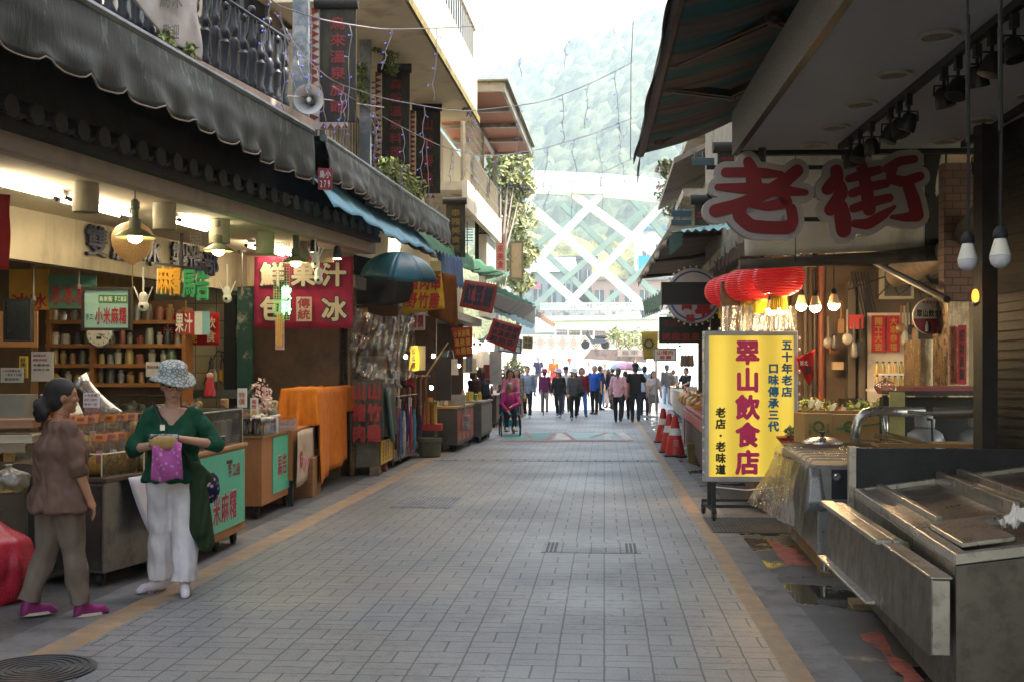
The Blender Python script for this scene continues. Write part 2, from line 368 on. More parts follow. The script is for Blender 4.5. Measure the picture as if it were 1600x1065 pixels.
# red oxide paint patches and oily stain on the right pavement
def patch(name,pts,mat,z):
    m=MB(); c=[G(x,y,z) for x,y in pts]; out=[]
    for i,a in enumerate(c):
        b=c[(i+1)%len(c)]; L=(b-a).length
        for k in range(6): q=a.lerp(b,k/6); out.append(q+V((mnoise.noise(q*9),mnoise.noise(q*9+V((5,5,5))),0))*.1*L**.5*.8)
    m.quad(*out); return struct(m.build(name,mat,org=(0,0,0)))
rp=M('#a8584a',.75,var=.3,sc=9,dirt=.6,dcol=(.07,.06,.055),ds=11)
patch('road_paint',[(1345,990),(1372,985),(1440,1062),(1420,1070)],rp,.004); patch('road_paint',[(1198,842),(1240,855),(1268,882),(1225,884)],rp,.004)
patch('road_paint',[(1240,770),(1262,768),(1290,776),(1262,780)],rp,.004)
# mural painted on the road
def mural():
    m=MB()
    for i,(pts) in enumerate([[(800,676),(870,675),(862,686),(780,687)],[(880,675),(955,675),(968,687),(900,686)],[(872,676),(878,676),(896,686),(865,686)],[(962,675),(975,675),(990,686),(978,687)],
        [(781,687),(985,687),(987,689),(776,689)],[(866,675),(871,675),(858,686),(850,686)],[(880,675),(885,675),(900,686),(893,686)],[(818,674),(824,674),(832,682),(826,682)],[(945,675),(951,675),(925,683),(920,683)],[(945,677),(953,677),(956,686),(944,686)]]):
        m.m=[0,1,2,2,3,3,3,3,3,2][i]; m.quad(*[G(x,y,.004+.001*i) for x,y in pts])
    a=lambda c:M(c,.7,var=.25,sc=3,dirt=.4,dcol=(.25,.25,.25),ds=4)
    struct(m.build('road_mural',[a('#35766b'),a('#7d9c9c'),a('#a5a49d'),a('#84483f')],org=(0,0,0)))
mural()
# drains
dm=M((.19,.185,.18),.6,.0,var=.2); iron=M((.09,.088,.085),.5,.5,var=.3,sc=8,dirt=.4,dcol=(.15,.11,.08),bump=.4)
c=G(52,1047); m=MB(); m.lathe((c.x,c.y,.002),[(.0,.0),(.30,.0),(.31,.006),(.02,.008)],36)
for k in range(7): m.lathe((c.x,c.y,.006),[(.045+.038*k,0),(.045+.038*k,.009),(.062+.038*k,.009),(.062+.038*k,0)],36,cap=False)
tag(m.build('manhole_cover',iron),'round dark iron manhole cover with concentric rings set in the pavers at the left','manhole cover')
def grate(x,y,w,d,lab,cat,nx,mat=iron,name='drain_grate'):
    c=G(x,y); m=MB(); t=.006; m.bx(c.x-w/2,c.x+w/2,c.y-d/2,c.y+d/2,-.02,.002)
    for i in range(nx+1): xx=c.x-w/2+w*i/nx; m.bx(xx-.008,xx+.008,c.y-d/2,c.y+d/2,.002,.007)
    ny=int(nx*d/w)
    for i in range(ny+1): yy=c.y-d/2+d*i/ny; m.bx(c.x-w/2,c.x+w/2,yy-.008,yy+.008,.0025,.0085)
    return tag(m.build(name,mat),lab,cat)
grate(668,784,.68,1.1,'rectangular chequered iron drain grate in the left half of the paved road','drain grate',14,M((.24,.245,.25),.5,.4,var=.3,sc=9))
grate(1165,770,.75,1.3,'rusty bar grate under the yellow lightbox sign','drain grate',22); grate(1170,820,.8,1.1,'wet bar grate in front of the yellow lightbox sign, by the kerb','drain grate',22)
c=G(924,855); m=MB(); pm=M((.26,.25,.245),.7,var=.2,sc=9); m.m=0
for (a,b_) in ((-.42,.42),): m.bx(c.x+a,c.x+b_,c.y-.3,c.y+.3,-.02,.003)
m.m=1
for s_ in (-1,1):
    for k in range(3): xx=c.x+s_*.34+(k-1)*.035; m.bx(xx-.011,xx+.011,c.y-.26,c.y+.26,.003,.005)
tag(m.build('drain_cover',[paver_mat(),INK]),'paved inset drain cover with a short slotted opening at each end, mid road','drain cover')
m=MB(); Yd=G(900,719).y; m.bx(-2.9,.91,Yd-.16,Yd+.16,-.02,.003); m.m=1
for k in range(16): m.bx(-2.8+k*.24,-2.78+k*.24,Yd-.12,Yd+.12,.003,.005)
m.bx(-2.9,.91,Yd-.17,Yd-.155,.003,.0052); m.bx(-2.9,.91,Yd+.155,Yd+.17,.003,.0052)
tag(m.build('channel_drain',[dm,INK]),'slotted channel drain crossing the whole road just before the traffic cones','drain')
# ================================================================ HILLS
def hill_mat(a,b_):
    m,nt,bb,co=newmat('forest'); c=mix(nt,rng(nt,noi(nt,co,.09,5,.7),.35,.65),a,b_); c=mix(nt,rng(nt,noi(nt,co,.6,4,.7),.4,.7,0,.6),c,tuple(x*.5 for x in a))
    nt.links.new(c,bb.inputs['Base Color']); bb.inputs['Roughness'].default_value=.9; bumpn(nt,bb,noi(nt,co,1.6,4,.7),.8,1.0); return m
def hill(name,x0,x1,y0,y1,zf,nx,ny,cs_,amp,mat,seed):
    rs=np.random.RandomState(seed); X,Y=np.meshgrid(np.linspace(x0,x1,nx),np.linspace(y0,y1,ny)); Z=zf(X,Y)
    gx=(X-x0)/cs_; gy=(Y-y0)/cs_; n=int(max((x1-x0),(y1-y0))/cs_)+4; J=rs.rand(n,n,3); best=np.full(X.shape,9.0); hb=np.zeros(X.shape)
    for dx in (-1,0,1):
        for dy in (-1,0,1):
            ix=np.floor(gx).astype(int)+dx; iy=np.floor(gy).astype(int)+dy; j=J[np.clip(iy,0,n-1),np.clip(ix,0,n-1)]
            d=np.hypot(gx-(ix+j[...,0]),gy-(iy+j[...,1])); q=d<best; best=np.where(q,d,best); hb=np.where(q,j[...,2],hb)
    Z=Z+amp*(np.sqrt(np.clip(1-best**2*1.1,0,1))*(.6+.8*hb))+rs.rand(*X.shape)*amp*.22
    v=np.stack([X,Y,Z],-1).reshape(-1,3); idx=np.arange(nx*ny).reshape(ny,nx)
    f=np.stack([idx[:-1,:-1],idx[:-1,1:],idx[1:,1:],idx[1:,:-1]],-1).reshape(-1,4)
    me=bpy.data.meshes.new(name); me.from_pydata(v.tolist(),[],f.tolist()); return struct(link(me,name,mat,None,V((0,0,0)),2))
def zfar(X,Y):
    az=X/Y; top=205+150*az-260*np.clip(-az-.02,0,1)*1.6
    t=np.clip((Y-300)/420,0,1); return 4+top*t**1.1*(Y>0)+8*np.sin(X*.02+Y*.013)+10*np.sin(X*.045-1)*t-.0*X
hill('hills',-260,330,300,760,zfar,360,270,8,10.0,hill_mat((.03,.055,.03),(.11,.135,.05)),3)
def znear(X,Y):
    t=np.clip((Y-185)/110,0,1); return 2+t*(20+9*np.sin(X*.035+2.2))
hill('hills',-120,130,185,300,znear,230,110,5,4.5,hill_mat((.11,.125,.04),(.2,.2,.07)),5)
# haze: one box of thin pale air
def haze():
    m=MB(); m.bx(-880,1080,-55,1480,-1.06,330); o=m.build('haze',None,org=(0,0,0)); o['kind']='stuff'; o.display_type='WIRE'
    mt=bpy.data.materials.new('haze'); mt.use_nodes=True; nt=mt.node_tree; nt.nodes.remove(nt.nodes['Principled BSDF'])
    pv=nn(nt,'VolumePrincipled'); pv.inputs['Color'].default_value=(.74,.9,1,1); pv.inputs['Density'].default_value=.00048; pv.inputs['Anisotropy'].default_value=.15
    nt.links.new(pv.outputs[0],nt.nodes['Material Output'].inputs['Volume']); o.data.materials.clear(); o.data.materials.append(mt)
haze()
# ================================================================ BRIDGE
def bridge():
    wm=M('#e4e6e0',.5,var=.05,sc=.3,dirt=.12,dcol=(.5,.52,.48),ds=.2)
    t=thing('bridge','white steel footbridge with crossed diamond lattice sides over the end of the street','bridge',P(930,520,130))
    def beam(m,a,b_,D,wd,dp=1.1):
        a=P(760+a[0]*.2817,240+a[1]*.2817,D); b_=P(760+b_[0]*.2817,240+b_[1]*.2817,D); d=(b_-a).normalized(); n=d.cross(CF).normalized()*wd/2; k=CF*dp
        m.hexa([a-n,b_-n,b_+n,a+n,a-n+k,b_-n+k,b_+n+k,a+n+k])
    F1=[((670,190),(120,760)),((1010,250),(390,905)),((170,220),(870,840)),((400,160),(960,570)),((150,510),(590,905)),((860,120),(1090,390))]
    for i,(a,b_) in enumerate(F1): m=MB(); beam(m,a,b_,130+.15*i,.82); m.build('lattice_beam',wm,t)
    F2=[((520,330),(180,580)),((880,310),(270,840)),((1010,520),(650,840)),((90,320),(620,830)),((420,280),(960,800)),((760,190),(1060,540)),((60,600),(240,800))]
    hazed_wm=M('#86998f',.5,var=.08,sc=.3)  # far side of the white steel, haze and shade put into its colour
    for i,(a,b_) in enumerate(F2): m=MB(); beam(m,a,b_,143+.15*i,.7); m.build('lattice_beam',hazed_wm,t)
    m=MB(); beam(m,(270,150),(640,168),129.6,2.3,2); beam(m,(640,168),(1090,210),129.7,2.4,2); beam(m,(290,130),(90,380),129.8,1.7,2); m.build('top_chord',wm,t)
    m=MB(); beam(m,(250,150),(1090,190),145,2.0,1.5); m.build('top_chord',hazed_wm,t)
    m=MB(); beam(m,(200,884),(1100,880),128.6,.4,16); m.build('deck',M((.4,.4,.38),.8),t)
    m=MB(); beam(m,(270,950),(1000,938),127,1.7,1.2); beam(m,(330,915),(960,905),126.5,.5,.8); m.build('girder',wm,t)
    m=MB(); beam(m,(300,886),(900,884),127.2,.7,.6); m.build('parapet',M((.35,.34,.32),.8,dirt=.4),t)
    m=MB(); beam(m,(300,832),(900,828),127.4,.12,.1); beam(m,(300,864),(900,862),127.4,.1,.1)
    for k in range(75): x=300+8*k; beam(m,(x,834),(x,864),127.45,.07,.06)
    m.build('railing',wm,t)
    # columns carrying the deck
    for x in (520,1060): m=MB(); q=P(760+x*.2817,500,134); m.bx(q.x-1.2,q.x+1.2,q.y-1,q.y+1,-.06,q.z); m.build('pier',M((.4,.4,.38),.8),t)
bridge()
# houses beyond the bridge
def house(name,lab,x0,y0,x1,y1,D,dep,wallc,roofc,nw,over=.6,flat=False):
    a=P(x0,y1,D); b_=P(x1,y0,D); t=thing(name,lab,'house',((a.x+b_.x)/2,(a.y+b_.y)/2,0)); wd=(x1-x0)/FPX*D; z1=b_.z
    c0=a-UZ*a.z; f=Fr(c0,c0+CR,1); f.v=CF
    m=MB(); f.box(m,0,wd,0,dep,-.05,z1); m.build('wall',M(wallc,.8,var=.1,dirt=.3,dcol=(.3,.3,.28),ds=.3),t)
    m=MB()
    if flat: f.box(m,-over,wd+over,-over,dep+over,z1+.01,z1+.45)
    else: m.prism([f.w(-over,-over,z1),f.w(-over,dep+over,z1),f.w(-over,dep*.5,z1+dep*.28)],CR*(wd+2*over))
    m.build('roof',M(roofc,.6,var=.15,sc=1),t)
    for i in range(nw):
        u=wd*(i+.5)/nw; h0=a.z+(z1-a.z)*.35; h1=a.z+(z1-a.z)*.75; m=MB(); f.box(m,u-wd/nw*.3,u+wd/nw*.3,-.08,.1,h0,h1); wv=m.build('window',M('#5c6468',.2),t)
        m=MB(); f.box(m,u-wd/nw*.34,u+wd/nw*.34,-.12,-.085,h0-.2,h0-.05); f.box(m,u-.05,u+.05,-.12,-.085,h0,h1); m.build('frame',M('#c8c8c4',.5),wv)
house('house','grey house with a long pale blue roof behind the left of the bridge lattice',808,425,895,500,165,9,'#8b959b','#a9c0cf',4)
house('house','timber house with dark eaves at the middle of the bridge lattice',882,406,925,470,175,8,'#7d7a74','#63605c',3,.9,True)
house('house','pinkish low house with a flat roof behind the right of the bridge lattice',925,438,1065,500,168,10,'#b59a93','#8d8782',6,.6,True)
house('house','pale tall house with a bright blue sign wall right of the bridge lattice',1000,360,1062,450,185,9,'#cfc7c2','#4f88b0',3,.5,True)
m=MB(); slabp(m,998,400,1030,428,170,.3); 
tag(m.build('wall_board',M('#2f9fd8',.4)),'bright blue sign board seen through the right side of the bridge lattice','sign')
m=MB(); slabp(m,823,440,845,452,160,.3); o=m.build('wall_board',M('#b87c8c',.5)); tag(o,'pink sign board under the left part of the bridge lattice','sign')
# ---- end of the plaza: patterned wall, fence, planter wall
def mosaic():
    D0=84; t=thing('patterned_wall','cream retaining wall with red and green diamond mosaic at the top of the plaza','wall',P(900,545,D0))
    a=P(800,545,D0); b_=P(1010,548,D0); dx=(b_-a); L=dx.length; m=MB(); hgt=1.05
    m.hexa([a-UZ*2,b_-UZ*2,b_-UZ*2+CF*.4,a-UZ*2+CF*.4,a+UZ*hgt,b_+UZ*hgt,b_+UZ*hgt+CF*.4,a+UZ*hgt+CF*.4]); m.build('wall',M('#c9c2b0',.7),t)
    u=dx.normalized(); n=12; w_=L/n
    for k in range(n):
        for s_,(r,c) in enumerate(((1.0,'#4f6f5c'),(.82,'#c9c2b0'),(.62,'#a8433a'),(.4,'#c9c2b0'),(.22,'#a8433a'))):
            pass
    for s_,(r,c) in enumerate(((1.0,'#5f7a68'),(.8,'#cfc8b6'),(.6,'#a8483e'),(.38,'#cfc8b6'),(.2,'#a8483e'))):
        m=MB()
        for k in range(n):
            c0=a+u*w_*(k+.5)+UZ*hgt*.5-CF*(.004*(s_+1)); m.quad(c0-u*w_*.48*r,c0-UZ*hgt*.48*r,c0+u*w_*.48*r,c0+UZ*hgt*.48*r)
        m.build('mosaic',M(c,.6),t)
mosaic()
def fence(x0,y0,x1,y1,D,h,n,lab,c='#6d6258'):
    a=P(x0,y0,D); b_=P(x1,y1,D); t=thing('fence',lab,'fence',a); u=b_-a; m=MB()
    m.tube([a+UZ*h,b_+UZ*h],.06); m.tube([a+UZ*.15,b_+UZ*.15],.05)
    for k in range(n): q=a+u*k/(n-1); m.tube([q,q+UZ*h],.035,5)
    m.build('pickets',M(c,.6),t)
    for k in range(0,5): q=a+u*k/4; m=MB(); m.box(q+UZ*(h*.5+.02),(.14,.14,h*1.05)); m.build('post',M('#b8b4aa',.6),t)
fence(868,531,948,533,88,.75,34,'brown picket fence on top of the patterned wall, below the bridge')
fence(948,533,1010,540,88,.7,22,'short weathered fence beside the shrub, right of the picket fence','#8d8478')
def planter():
    D=70; a=P(912,560,D); m=MB(); p=[P(912,560,D),P(925,545,D),P(1010,546,D),P(1010,566,D)]; m.prism(p,CF*1.2)
    tag(m.build('stone_sign_wall',M('#7d6b62',.7,var=.2,dirt=.3)),'low brown stone wall behind the crowd on the plaza','wall')
    m=MB(); slabp(m,965,546,1003,556,D-.1,.08); textp_=MB(); o=m.build('wall_plaque',M('#a08f84',.6)); tag(o,'paler stone plaque on the low brown plaza wall','plaque')
    textp_.text('烏來',P(984,551,D-.14),CR,UZ,.32,.5); textp_.build('lettering',M('#6b5a50',.6),o)
planter()
# ================================================================ TREES
def leafcloud(m,c,rx,ry,rz,n,sz,rs,nm=2):
    for _ in range(n):
        d=V((rs.gauss(0,1),rs.gauss(0,1),rs.gauss(0,1))); d.normalize(); r=rs.random()**.4
        p=V(c)+V((d.x*rx*r,d.y*ry*r,d.z*rz*r)); a=V((rs.uniform(-1,1),rs.uniform(-1,1),rs.uniform(-1,1))).normalized(); b=a.orthogonal().normalized(); s=sz*rs.uniform(.6,1.3)
        m.m=rs.randrange(nm); m.quad(p-a*s,p+b*s*.5,p+a*s,p-b*s*.5)
leafM=[M((.2,.23,.07),.6,var=.3,sc=2,bump=0),M((.3,.3,.1),.6,var=.3,sc=2,bump=0),M((.12,.15,.05),.6,var=.3,sc=2,bump=0)]
def tree(name,lab,base,blobs,n,sz,seed,mats=leafM,trunk=.12,cat='tree',flowers=None):
    rs=random.Random(seed); base=V(base); t=thing(name,lab,cat,base); top=V(blobs[0][0])
    m=MB(); mid=base.lerp(top,.55)+V((rs.uniform(-.2,.2),rs.uniform(-.2,.2),0)); m.tube([base,base.lerp(mid,.5),mid,top],[trunk,trunk*.8,trunk*.6,trunk*.25],8)
    for c,r in blobs: m.tube([mid,mid.lerp(V(c),.6)+V((0,0,-.1)),V(c)],[trunk*.45,trunk*.3,trunk*.1],5)
    m.build('trunk',wood('#4d4034','#6b5b4a'),t,1); m=MB()
    for c,r in blobs: leafcloud(m,c,r,r,r*.8,n,sz,rs,len(mats))
    m.build('crown',mats,t)
    if flowers:
        m=MB()
        for c,r in blobs: leafcloud(m,c,r*1.1,r*1.1,r,int(n*.12),sz*.8,rs,1)
        m.build('flowers',[flowers],t)
    return t
def tp(x,y,D,r): return (P(x,y,D),r)
tree('tree','pale green leafy tree beyond the left row of houses, above the red shop plate',G(775,650)*1+V((0,0,0)),[tp(795,265,45,1.0),tp(775,285,45,.9),tp(808,250,45.5,.7),tp(782,245,45,.6),tp(765,300,45,.6),tp(800,290,46,.6),tp(772,315,45,.8),tp(795,318,45.5,.7),tp(815,290,45.5,.6),tp(780,345,45,.7)],420,.14,1,trunk=.16)
tree('tree','small tree with drooping foliage below the left houses, in front of the bridge foot',P(800,600,48)*1,[tp(812,340,48,.9),tp(805,375,48,.8),tp(820,395,48,.7),tp(806,410,48,.6),tp(815,440,48,.6),tp(800,355,48,.6)],300,.14,2,trunk=.12)
bouM=[M((.1,.12,.04),.6,bump=0),M((.17,.16,.06),.6,bump=0)]
b0=P(1075,330,33)
tree('bougainvillea','bougainvillea with pink flowers spilling from the right upper terrace','%s'%'' or b0,[tp(1060,285,33,.55),tp(1045,300,33,.45),tp(1068,312,33,.5),tp(1040,262,33,.3),tp(1055,330,33,.35)],150,.085,3,bouM,.04,'plant',M('#c83a6e',.6,bump=0))
tree('shrub','yellow green shrub on the plaza right of the motor scooter',P(985,548,78),[tp(975,530,78,.8),tp(1000,528,78,.9),tp(960,522,78,.6),tp(1015,535,78,.6)],220,.13,4,trunk=.06,cat='shrub')
tree('potted_plant','leafy yellow green plant outside the left stalls, before the bright plaza',P(802,598,44),[tp(802,570,44,.35),tp(812,576,44,.3),tp(795,580,44,.3)],150,.07,5,trunk=.03,cat='plant')
# ================================================================ LEFT ROW
def loc(f,p): q=V((p[0],p[1],0))-f.A; q.z=0; return q.dot(f.u),q.dot(f.v)
def sign(name,lab,cat,r,D,mat,texts=(),frame=None,t=.03,fw=.03,group=None,wob=0,par=None):
    "flat sign from a photo rectangle; each text is (string,x0,y0,x1,y1,colour[,vertical])"
    m=MB(); c=(P(r[0],r[1],D)+P(r[2],r[3],D))/2; W=abs(r[2]-r[0])/FPX*D; Hh=abs(r[3]-r[1])/FPX*D
    if wob:
        A=P(r[0],r[3],D); m.grid(lambda a,b:A+CR*W*a+UZ*Hh*b+CF*(.02*math.sin(a*wob*7+b)+.012*math.sin(b*9+a*4)),24,10); o=m.build(name,mat,smooth=2,solid=.006)
    else: slabp(m,*r,D,t); o=m.build(name,mat)
    tag(o,lab,cat,group)
    if frame:
        m=MB(); x0,y0,x1,y1=r; w=fw*FPX/D
        for q in ((x0-w,y0-w,x1+w,y0),(x0-w,y1,x1+w,y1+w),(x0-w,y0,x0,y1),(x1,y0,x1+w,y1)): slabp(m,*q,D-.015,t+.03)
        m.build('frame',frame,o)
    cols={}
    for q in texts: cols.setdefault(q[5],[]).append(q)
    for i,(c_,l) in enumerate(cols.items()):
        m=MB()
        for q in l: textp(m,*q[:5],D,len(q)>6 and q[6],.025,lift=(.036 if wob else .006)+.002*i)
        m.build('lettering',mats_text(c_),o)
    return o
B1=Fr((-4.42,8.12),(-3.2,15.9)); L1=B1.L
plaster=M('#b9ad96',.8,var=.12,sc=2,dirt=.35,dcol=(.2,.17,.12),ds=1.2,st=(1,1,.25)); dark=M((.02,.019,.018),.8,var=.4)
pale=M('#e2dccf',.75,var=.08,sc=1.2,dirt=.3,dcol=(.24,.2,.14),ds=.9,st=(1,1,.3)); cream=M('#efe2c2',.75,var=.08,sc=1,dirt=.22,dcol=(.3,.22,.13),ds=.8,st=(1,1,.3))
def building1():
    t=thing('shop_building','pale left shop building with a tiled eave, lit open shop front and dark balcony balustrade','building',B1.w(0,1,0))
    m=MB(); B1.box(m,-24,L1+.05,0,.16,3.16,3.37); m.build('fascia',M('#a89c92',.8,var=.08,dirt=.25,dcol=(.2,.17,.15),ds=.8,st=(1,1,.3)),t,bevel=.008)
    m=MB(); B1.box(m,-24,L1+.2,.16,2.0,3.19,3.3); m.build('ceiling',M('#c9bfa8',.85,var=.08,sc=1,dirt=.2,dcol=(.35,.3,.22)),t)
    m=MB(); B1.box(m,-24,L1+.5,2.0,2.16,2.66,3.3); bm_=m.build('inner_beam',plaster,t)
    tx=MB(); lu=[B1.hit(x,385,2.0)[0] for x in (146,184,232,276,300,325)]
    for ch,u in zip('雙鹿冰製造部',(lu[0],lu[1],lu[2],lu[3],lu[4],lu[5])): tx.text(ch,B1.w(u,1.96,2.98),B1.u,UZ,.37,.42,bold=.02,ext=.02)
    tx.build('lettering',M('#23263f',.35),bm_)
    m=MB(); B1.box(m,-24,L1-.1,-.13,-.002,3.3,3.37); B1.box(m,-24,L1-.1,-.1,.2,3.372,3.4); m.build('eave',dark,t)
    gt=M('#343230',.7,var=.25,dirt=.3); m=MB()
    for k in range(62):
        u=L1-.45-.29*k; m.cyl(B1.w(u,-.15,3.44),B1.w(u,.25,3.6),.062,10); m.lathe(B1.w(u,-.165,3.435),[(.02,-.005),(.078,0),(.083,.012),(.083,.03),(.06,.032)],12,-B1.v)
        m.tube([B1.w(u+.07,-.14,3.425),B1.w(u+.145,-.14,3.39),B1.w(u+.22,-.14,3.425)],.028,6)
    m.build('roof_tiles',gt,t,1)
    m=MB(); B1.box(m,-24,L1-.05,.12,.3,3.5,4.25); m.build('shade_band',dark,t)  # near-black colour stands in for the shaded void between awning and eave
    m=MB(); B1.box(m,-24,5.05,-.3,1.5,4.28,4.42); m.build('balcony_slab',M('#b3a29a',.8,dirt=.4,dcol=(.12,.11,.09)),t)
    m=MB(); B1.box(m,-24,L1+1.2,1.5,9,4.42,12.5); bd=m.build('upper_wall',M('#bdb7aa',.8,dirt=.4,dcol=(.25,.22,.18),ds=.7,st=(1,1,.3)),t)
    for k in range(9):
        u=L1-1.2-2.2*k; m=MB(); B1.box(m,u-.75,u+.75,1.44,1.52,5.0,6.9); wv=m.build('window',M('#39424a',.15),t); m=MB()
        for a in (-.78,-.02,.74): B1.box(m,u+a,u+a+.05,1.4,1.438,4.95,6.95)
        B1.box(m,u-.84,u+.84,1.38,1.436,4.9,4.95); B1.box(m,u-.84,u+.84,1.38,1.436,6.95,7.0); m.build('frame',M('#8b8d8e',.4,.6),wv)
    m=MB(); B1.box(m,-24,L1+.4,4.6,4.8,0,3.3); m.build('back_wall',M('#6d5b42',.8),t)
    # tiled end wall inside the shop
    mt,nt,b,co=newmat('wall_tiles'); br=nn(nt,'TexBrick',offset=0); br.inputs['Scale'].default_value=1; br.inputs['Brick Width'].default_value=.3; br.inputs['Row Height'].default_value=.25; br.inputs['Mortar Size'].default_value=.006
    mp=nn(nt,'Mapping'); mp.inputs['Rotation'].default_value=(R(90),0,0); nt.links.new(co,mp.inputs[0]); nt.links.new(mp.outputs[0],br.inputs[0])
    br.inputs[1].default_value=(.42,.36,.25,1); br.inputs[2].default_value=(.5,.43,.31,1); br.inputs[3].default_value=(.16,.13,.09,1); nt.links.new(br.outputs[0],b.inputs['Base Color']); b.inputs['Roughness'].default_value=.35
    c0=P(270,620,16.6); m=MB(); a=P(240,470,16.65); b_=P(372,470,16.65); m.hexa([V((a.x,a.y,0)),V((b_.x,b_.y,0)),V((b_.x,b_.y,0))+CF*.1,V((a.x,a.y,0))+CF*.1]+[V((a.x,a.y,3.1)),V((b_.x,b_.y,3.1)),V((b_.x,b_.y,3.1))+CF*.1,V((a.x,a.y,3.1))+CF*.1]); m.build('tiled_wall',mt,t)
    m=MB(); a=P(-60,470,15.5); b_=P(290,470,17.2); 
    m.hexa([V((a.x,a.y,0)),V((b_.x,b_.y,0)),V((b_.x,b_.y,0))+CF*.1,V((a.x,a.y,0))+CF*.1]+[V((a.x,a.y,3.3)),V((b_.x,b_.y,3.3)),V((b_.x,b_.y,3.3))+CF*.1,V((a.x,a.y,3.3))+CF*.1]); m.build('panel_wall',wood('#b58a50','#93693a',2),t)
    gp=M('#1f4f49',.5,var=.2,dirt=.3,dcol=(.4,.4,.36),ds=7); m=MB(); q=P(384,470,16.2); m.box((q.x,q.y,1.35),(.21,.12,2.7),YAW); m.build('door_post',gp,t)
    m=MB(); q=P(360,470,16.4); m.box((q.x,q.y,1.3),(.16,.1,2.6),YAW); m.build('door_jamb',black,t)
    # balustrade on the balcony edge
    ir=M('#2e333d',.45,.3,var=.2); rl=thing
    m=MB(); u0=-9; u1=4.62; m.tube([B1.w(u0,-.18,5.22),B1.w(u1,-.18,5.22)],.028,8); m.tube([B1.w(u0,-.18,4.5),B1.w(u1,-.18,4.5)],.02,6); rail=m.build('balustrade',ir,t,1)
    pr=[(.03,0),(.055,.03),(.06,.08),(.035,.14),(.05,.32),(.058,.38),(.03,.42),(.05,.46),(.052,.5),(.03,.54),(.022,.62),(.018,.78)]
    k=0; u=u1-.1
    base=None
    while u>u0:
        tall=k%2==0; m=MB(); p=B1.w(u,-.18,4.43); m.lathe(p,[(a,z*(1.1 if tall else .93)) for a,z in pr],10)
        z=.86 if tall else .72; m.ell(p+UZ*z,.045,.045,.05,10,6)
        m.tube([p+UZ*.5,p+UZ*.62+B1.u*.07,p+UZ*.74+B1.u*.09,p+UZ*.8+B1.u*.04],.022,6)
        m.build('baluster',ir,rail,1); u-=.2; k+=1
building1()
# things on the shop ceiling
def tube_light(x0,y0,x1,y1,lab):
    a=G(x0,y0,3.12); b_=G(x1,y1,3.12); t=thing('tube_light',lab,'lamp',(a+b_)/2,'fluorescent tube lights on the shop ceiling'); d=(b_-a).normalized(); n=d.cross(UZ)
    m=MB(); c=(a+b_)/2+UZ*.045; m.hexa([c+d*s*(b_-a).length/2+n*q*.05+UZ*z for z in (-.01,.025) for s,q in ((-1,-1),(1,-1),(1,1),(-1,1))]); m.build('fixture',white,t)
    for s in (-1,1):
        m=MB(); m.tube([a+n*s*.06,b_+n*s*.06],.016,8); m.build('tube',emit('#ffedc8',8),t,1)
        m=MB()
        for e in (a,b_): m.cyl(e+n*s*.06-d*.02,e+n*s*.06+d*.02,.022,8)
        m.build('socket',rubber,t)
tube_light(-30,278,92,308,'twin fluorescent tube at the left edge of the shop ceiling'); tube_light(100,312,196,337,'twin fluorescent tube above the rattan lantern')
tube_light(272,344,331,360,'twin fluorescent tube between the second and third ceiling canisters'); tube_light(392,384,450,399,'short twin fluorescent tube nearest the magenta banner')
for x,y,lab in ((134,286,'biggest ceiling canister light, over the framed teal sign'),(257,318,'second ceiling canister from the left, beside the rattan lantern'),(343,344,'third ceiling canister from the left, over the hanging green letters'),(414,363,'fourth ceiling canister, left of the wire rack'),(470,378,'last ceiling canister in front of the magenta banner')):
    p=G(x,y,3.185); m=MB(); m.lathe(p-UZ*.26,[(.09,.02),(.108,0),(.112,.005),(.112,.258),(.05,.259)],20); tag(m.build('canister_light',M('#a8a18c',.6,dirt=.25,dcol=(.3,.25,.15)),smooth=True),lab,'lamp','canister lights under the shop ceiling')
def pendant(x,y,D,r,lab):
    p=P(x,y,D); t=thing('pendant_lamp',lab,'lamp',p,'enamel pendant lamps'); g=M('#6f7257',.45,var=.15)
    m=MB(); m.lathe(p,[(r,0),(r*.97,.012),(r*.55,.06),(r*.3,.085),(.052,.09),(.052,.17),(.03,.18),(.03,.26),(.04,.27),(.04,.33),(.012,.36)],24,cap=False); m.build('lamp_shade',g,t,1,solid=.004)
    for k in range(9): pass
    m=MB(); m.ell(p+UZ*.0,.066,.066,.05); m.build('bulb',emit('#ffe2a8',14),t,1)
    z=3.18-p.z
    if z>.36: m=MB(); m.tube([p+UZ*.35,p+UZ*z],.006); m.build('cord',black,t)
pendant(211,372,10.6,.19,'enamel pendant lamp in front of the rattan lantern'); pendant(341,393,12.6,.165,'enamel pendant lamp between the green letters and the wire rack'); pendant(462,411,14.2,.175,'unlit looking enamel pendant lamp in front of the magenta banner')
p=P(207,380,11.4); t=thing('lantern','round woven rattan lantern hanging behind the first pendant lamp','lantern',p)
m=MB(); m.lathe(p-UZ*.22,[(.01,0),(.04,.02),(.1,.06),(.16,.12),(.195,.19),(.205,.25),(.195,.31),(.16,.37),(.1,.41),(.04,.43)],24)
mt,nt,b,co=newmat('rattan'); vo=noi(nt,co,160,2); nt.links.new(mix(nt,rng(nt,vo,.35,.65),(.07,.04,.015),(.3,.18,.07)),b.inputs['Base Color']); bumpn(nt,b,vo,.6,.01); b.inputs['Emission Color'].default_value=(1,.5,.15,1); b.inputs['Emission Strength'].default_value=.03
m.build('shade',mt,t,1); m=MB(); m.tube([p-UZ*.22,p-UZ*.75],.006); m.tube([p+UZ*.18,V((p.x,p.y,3.19))],.006); m.build('cord',wood('#8a6d45','#a58a5c'),t)
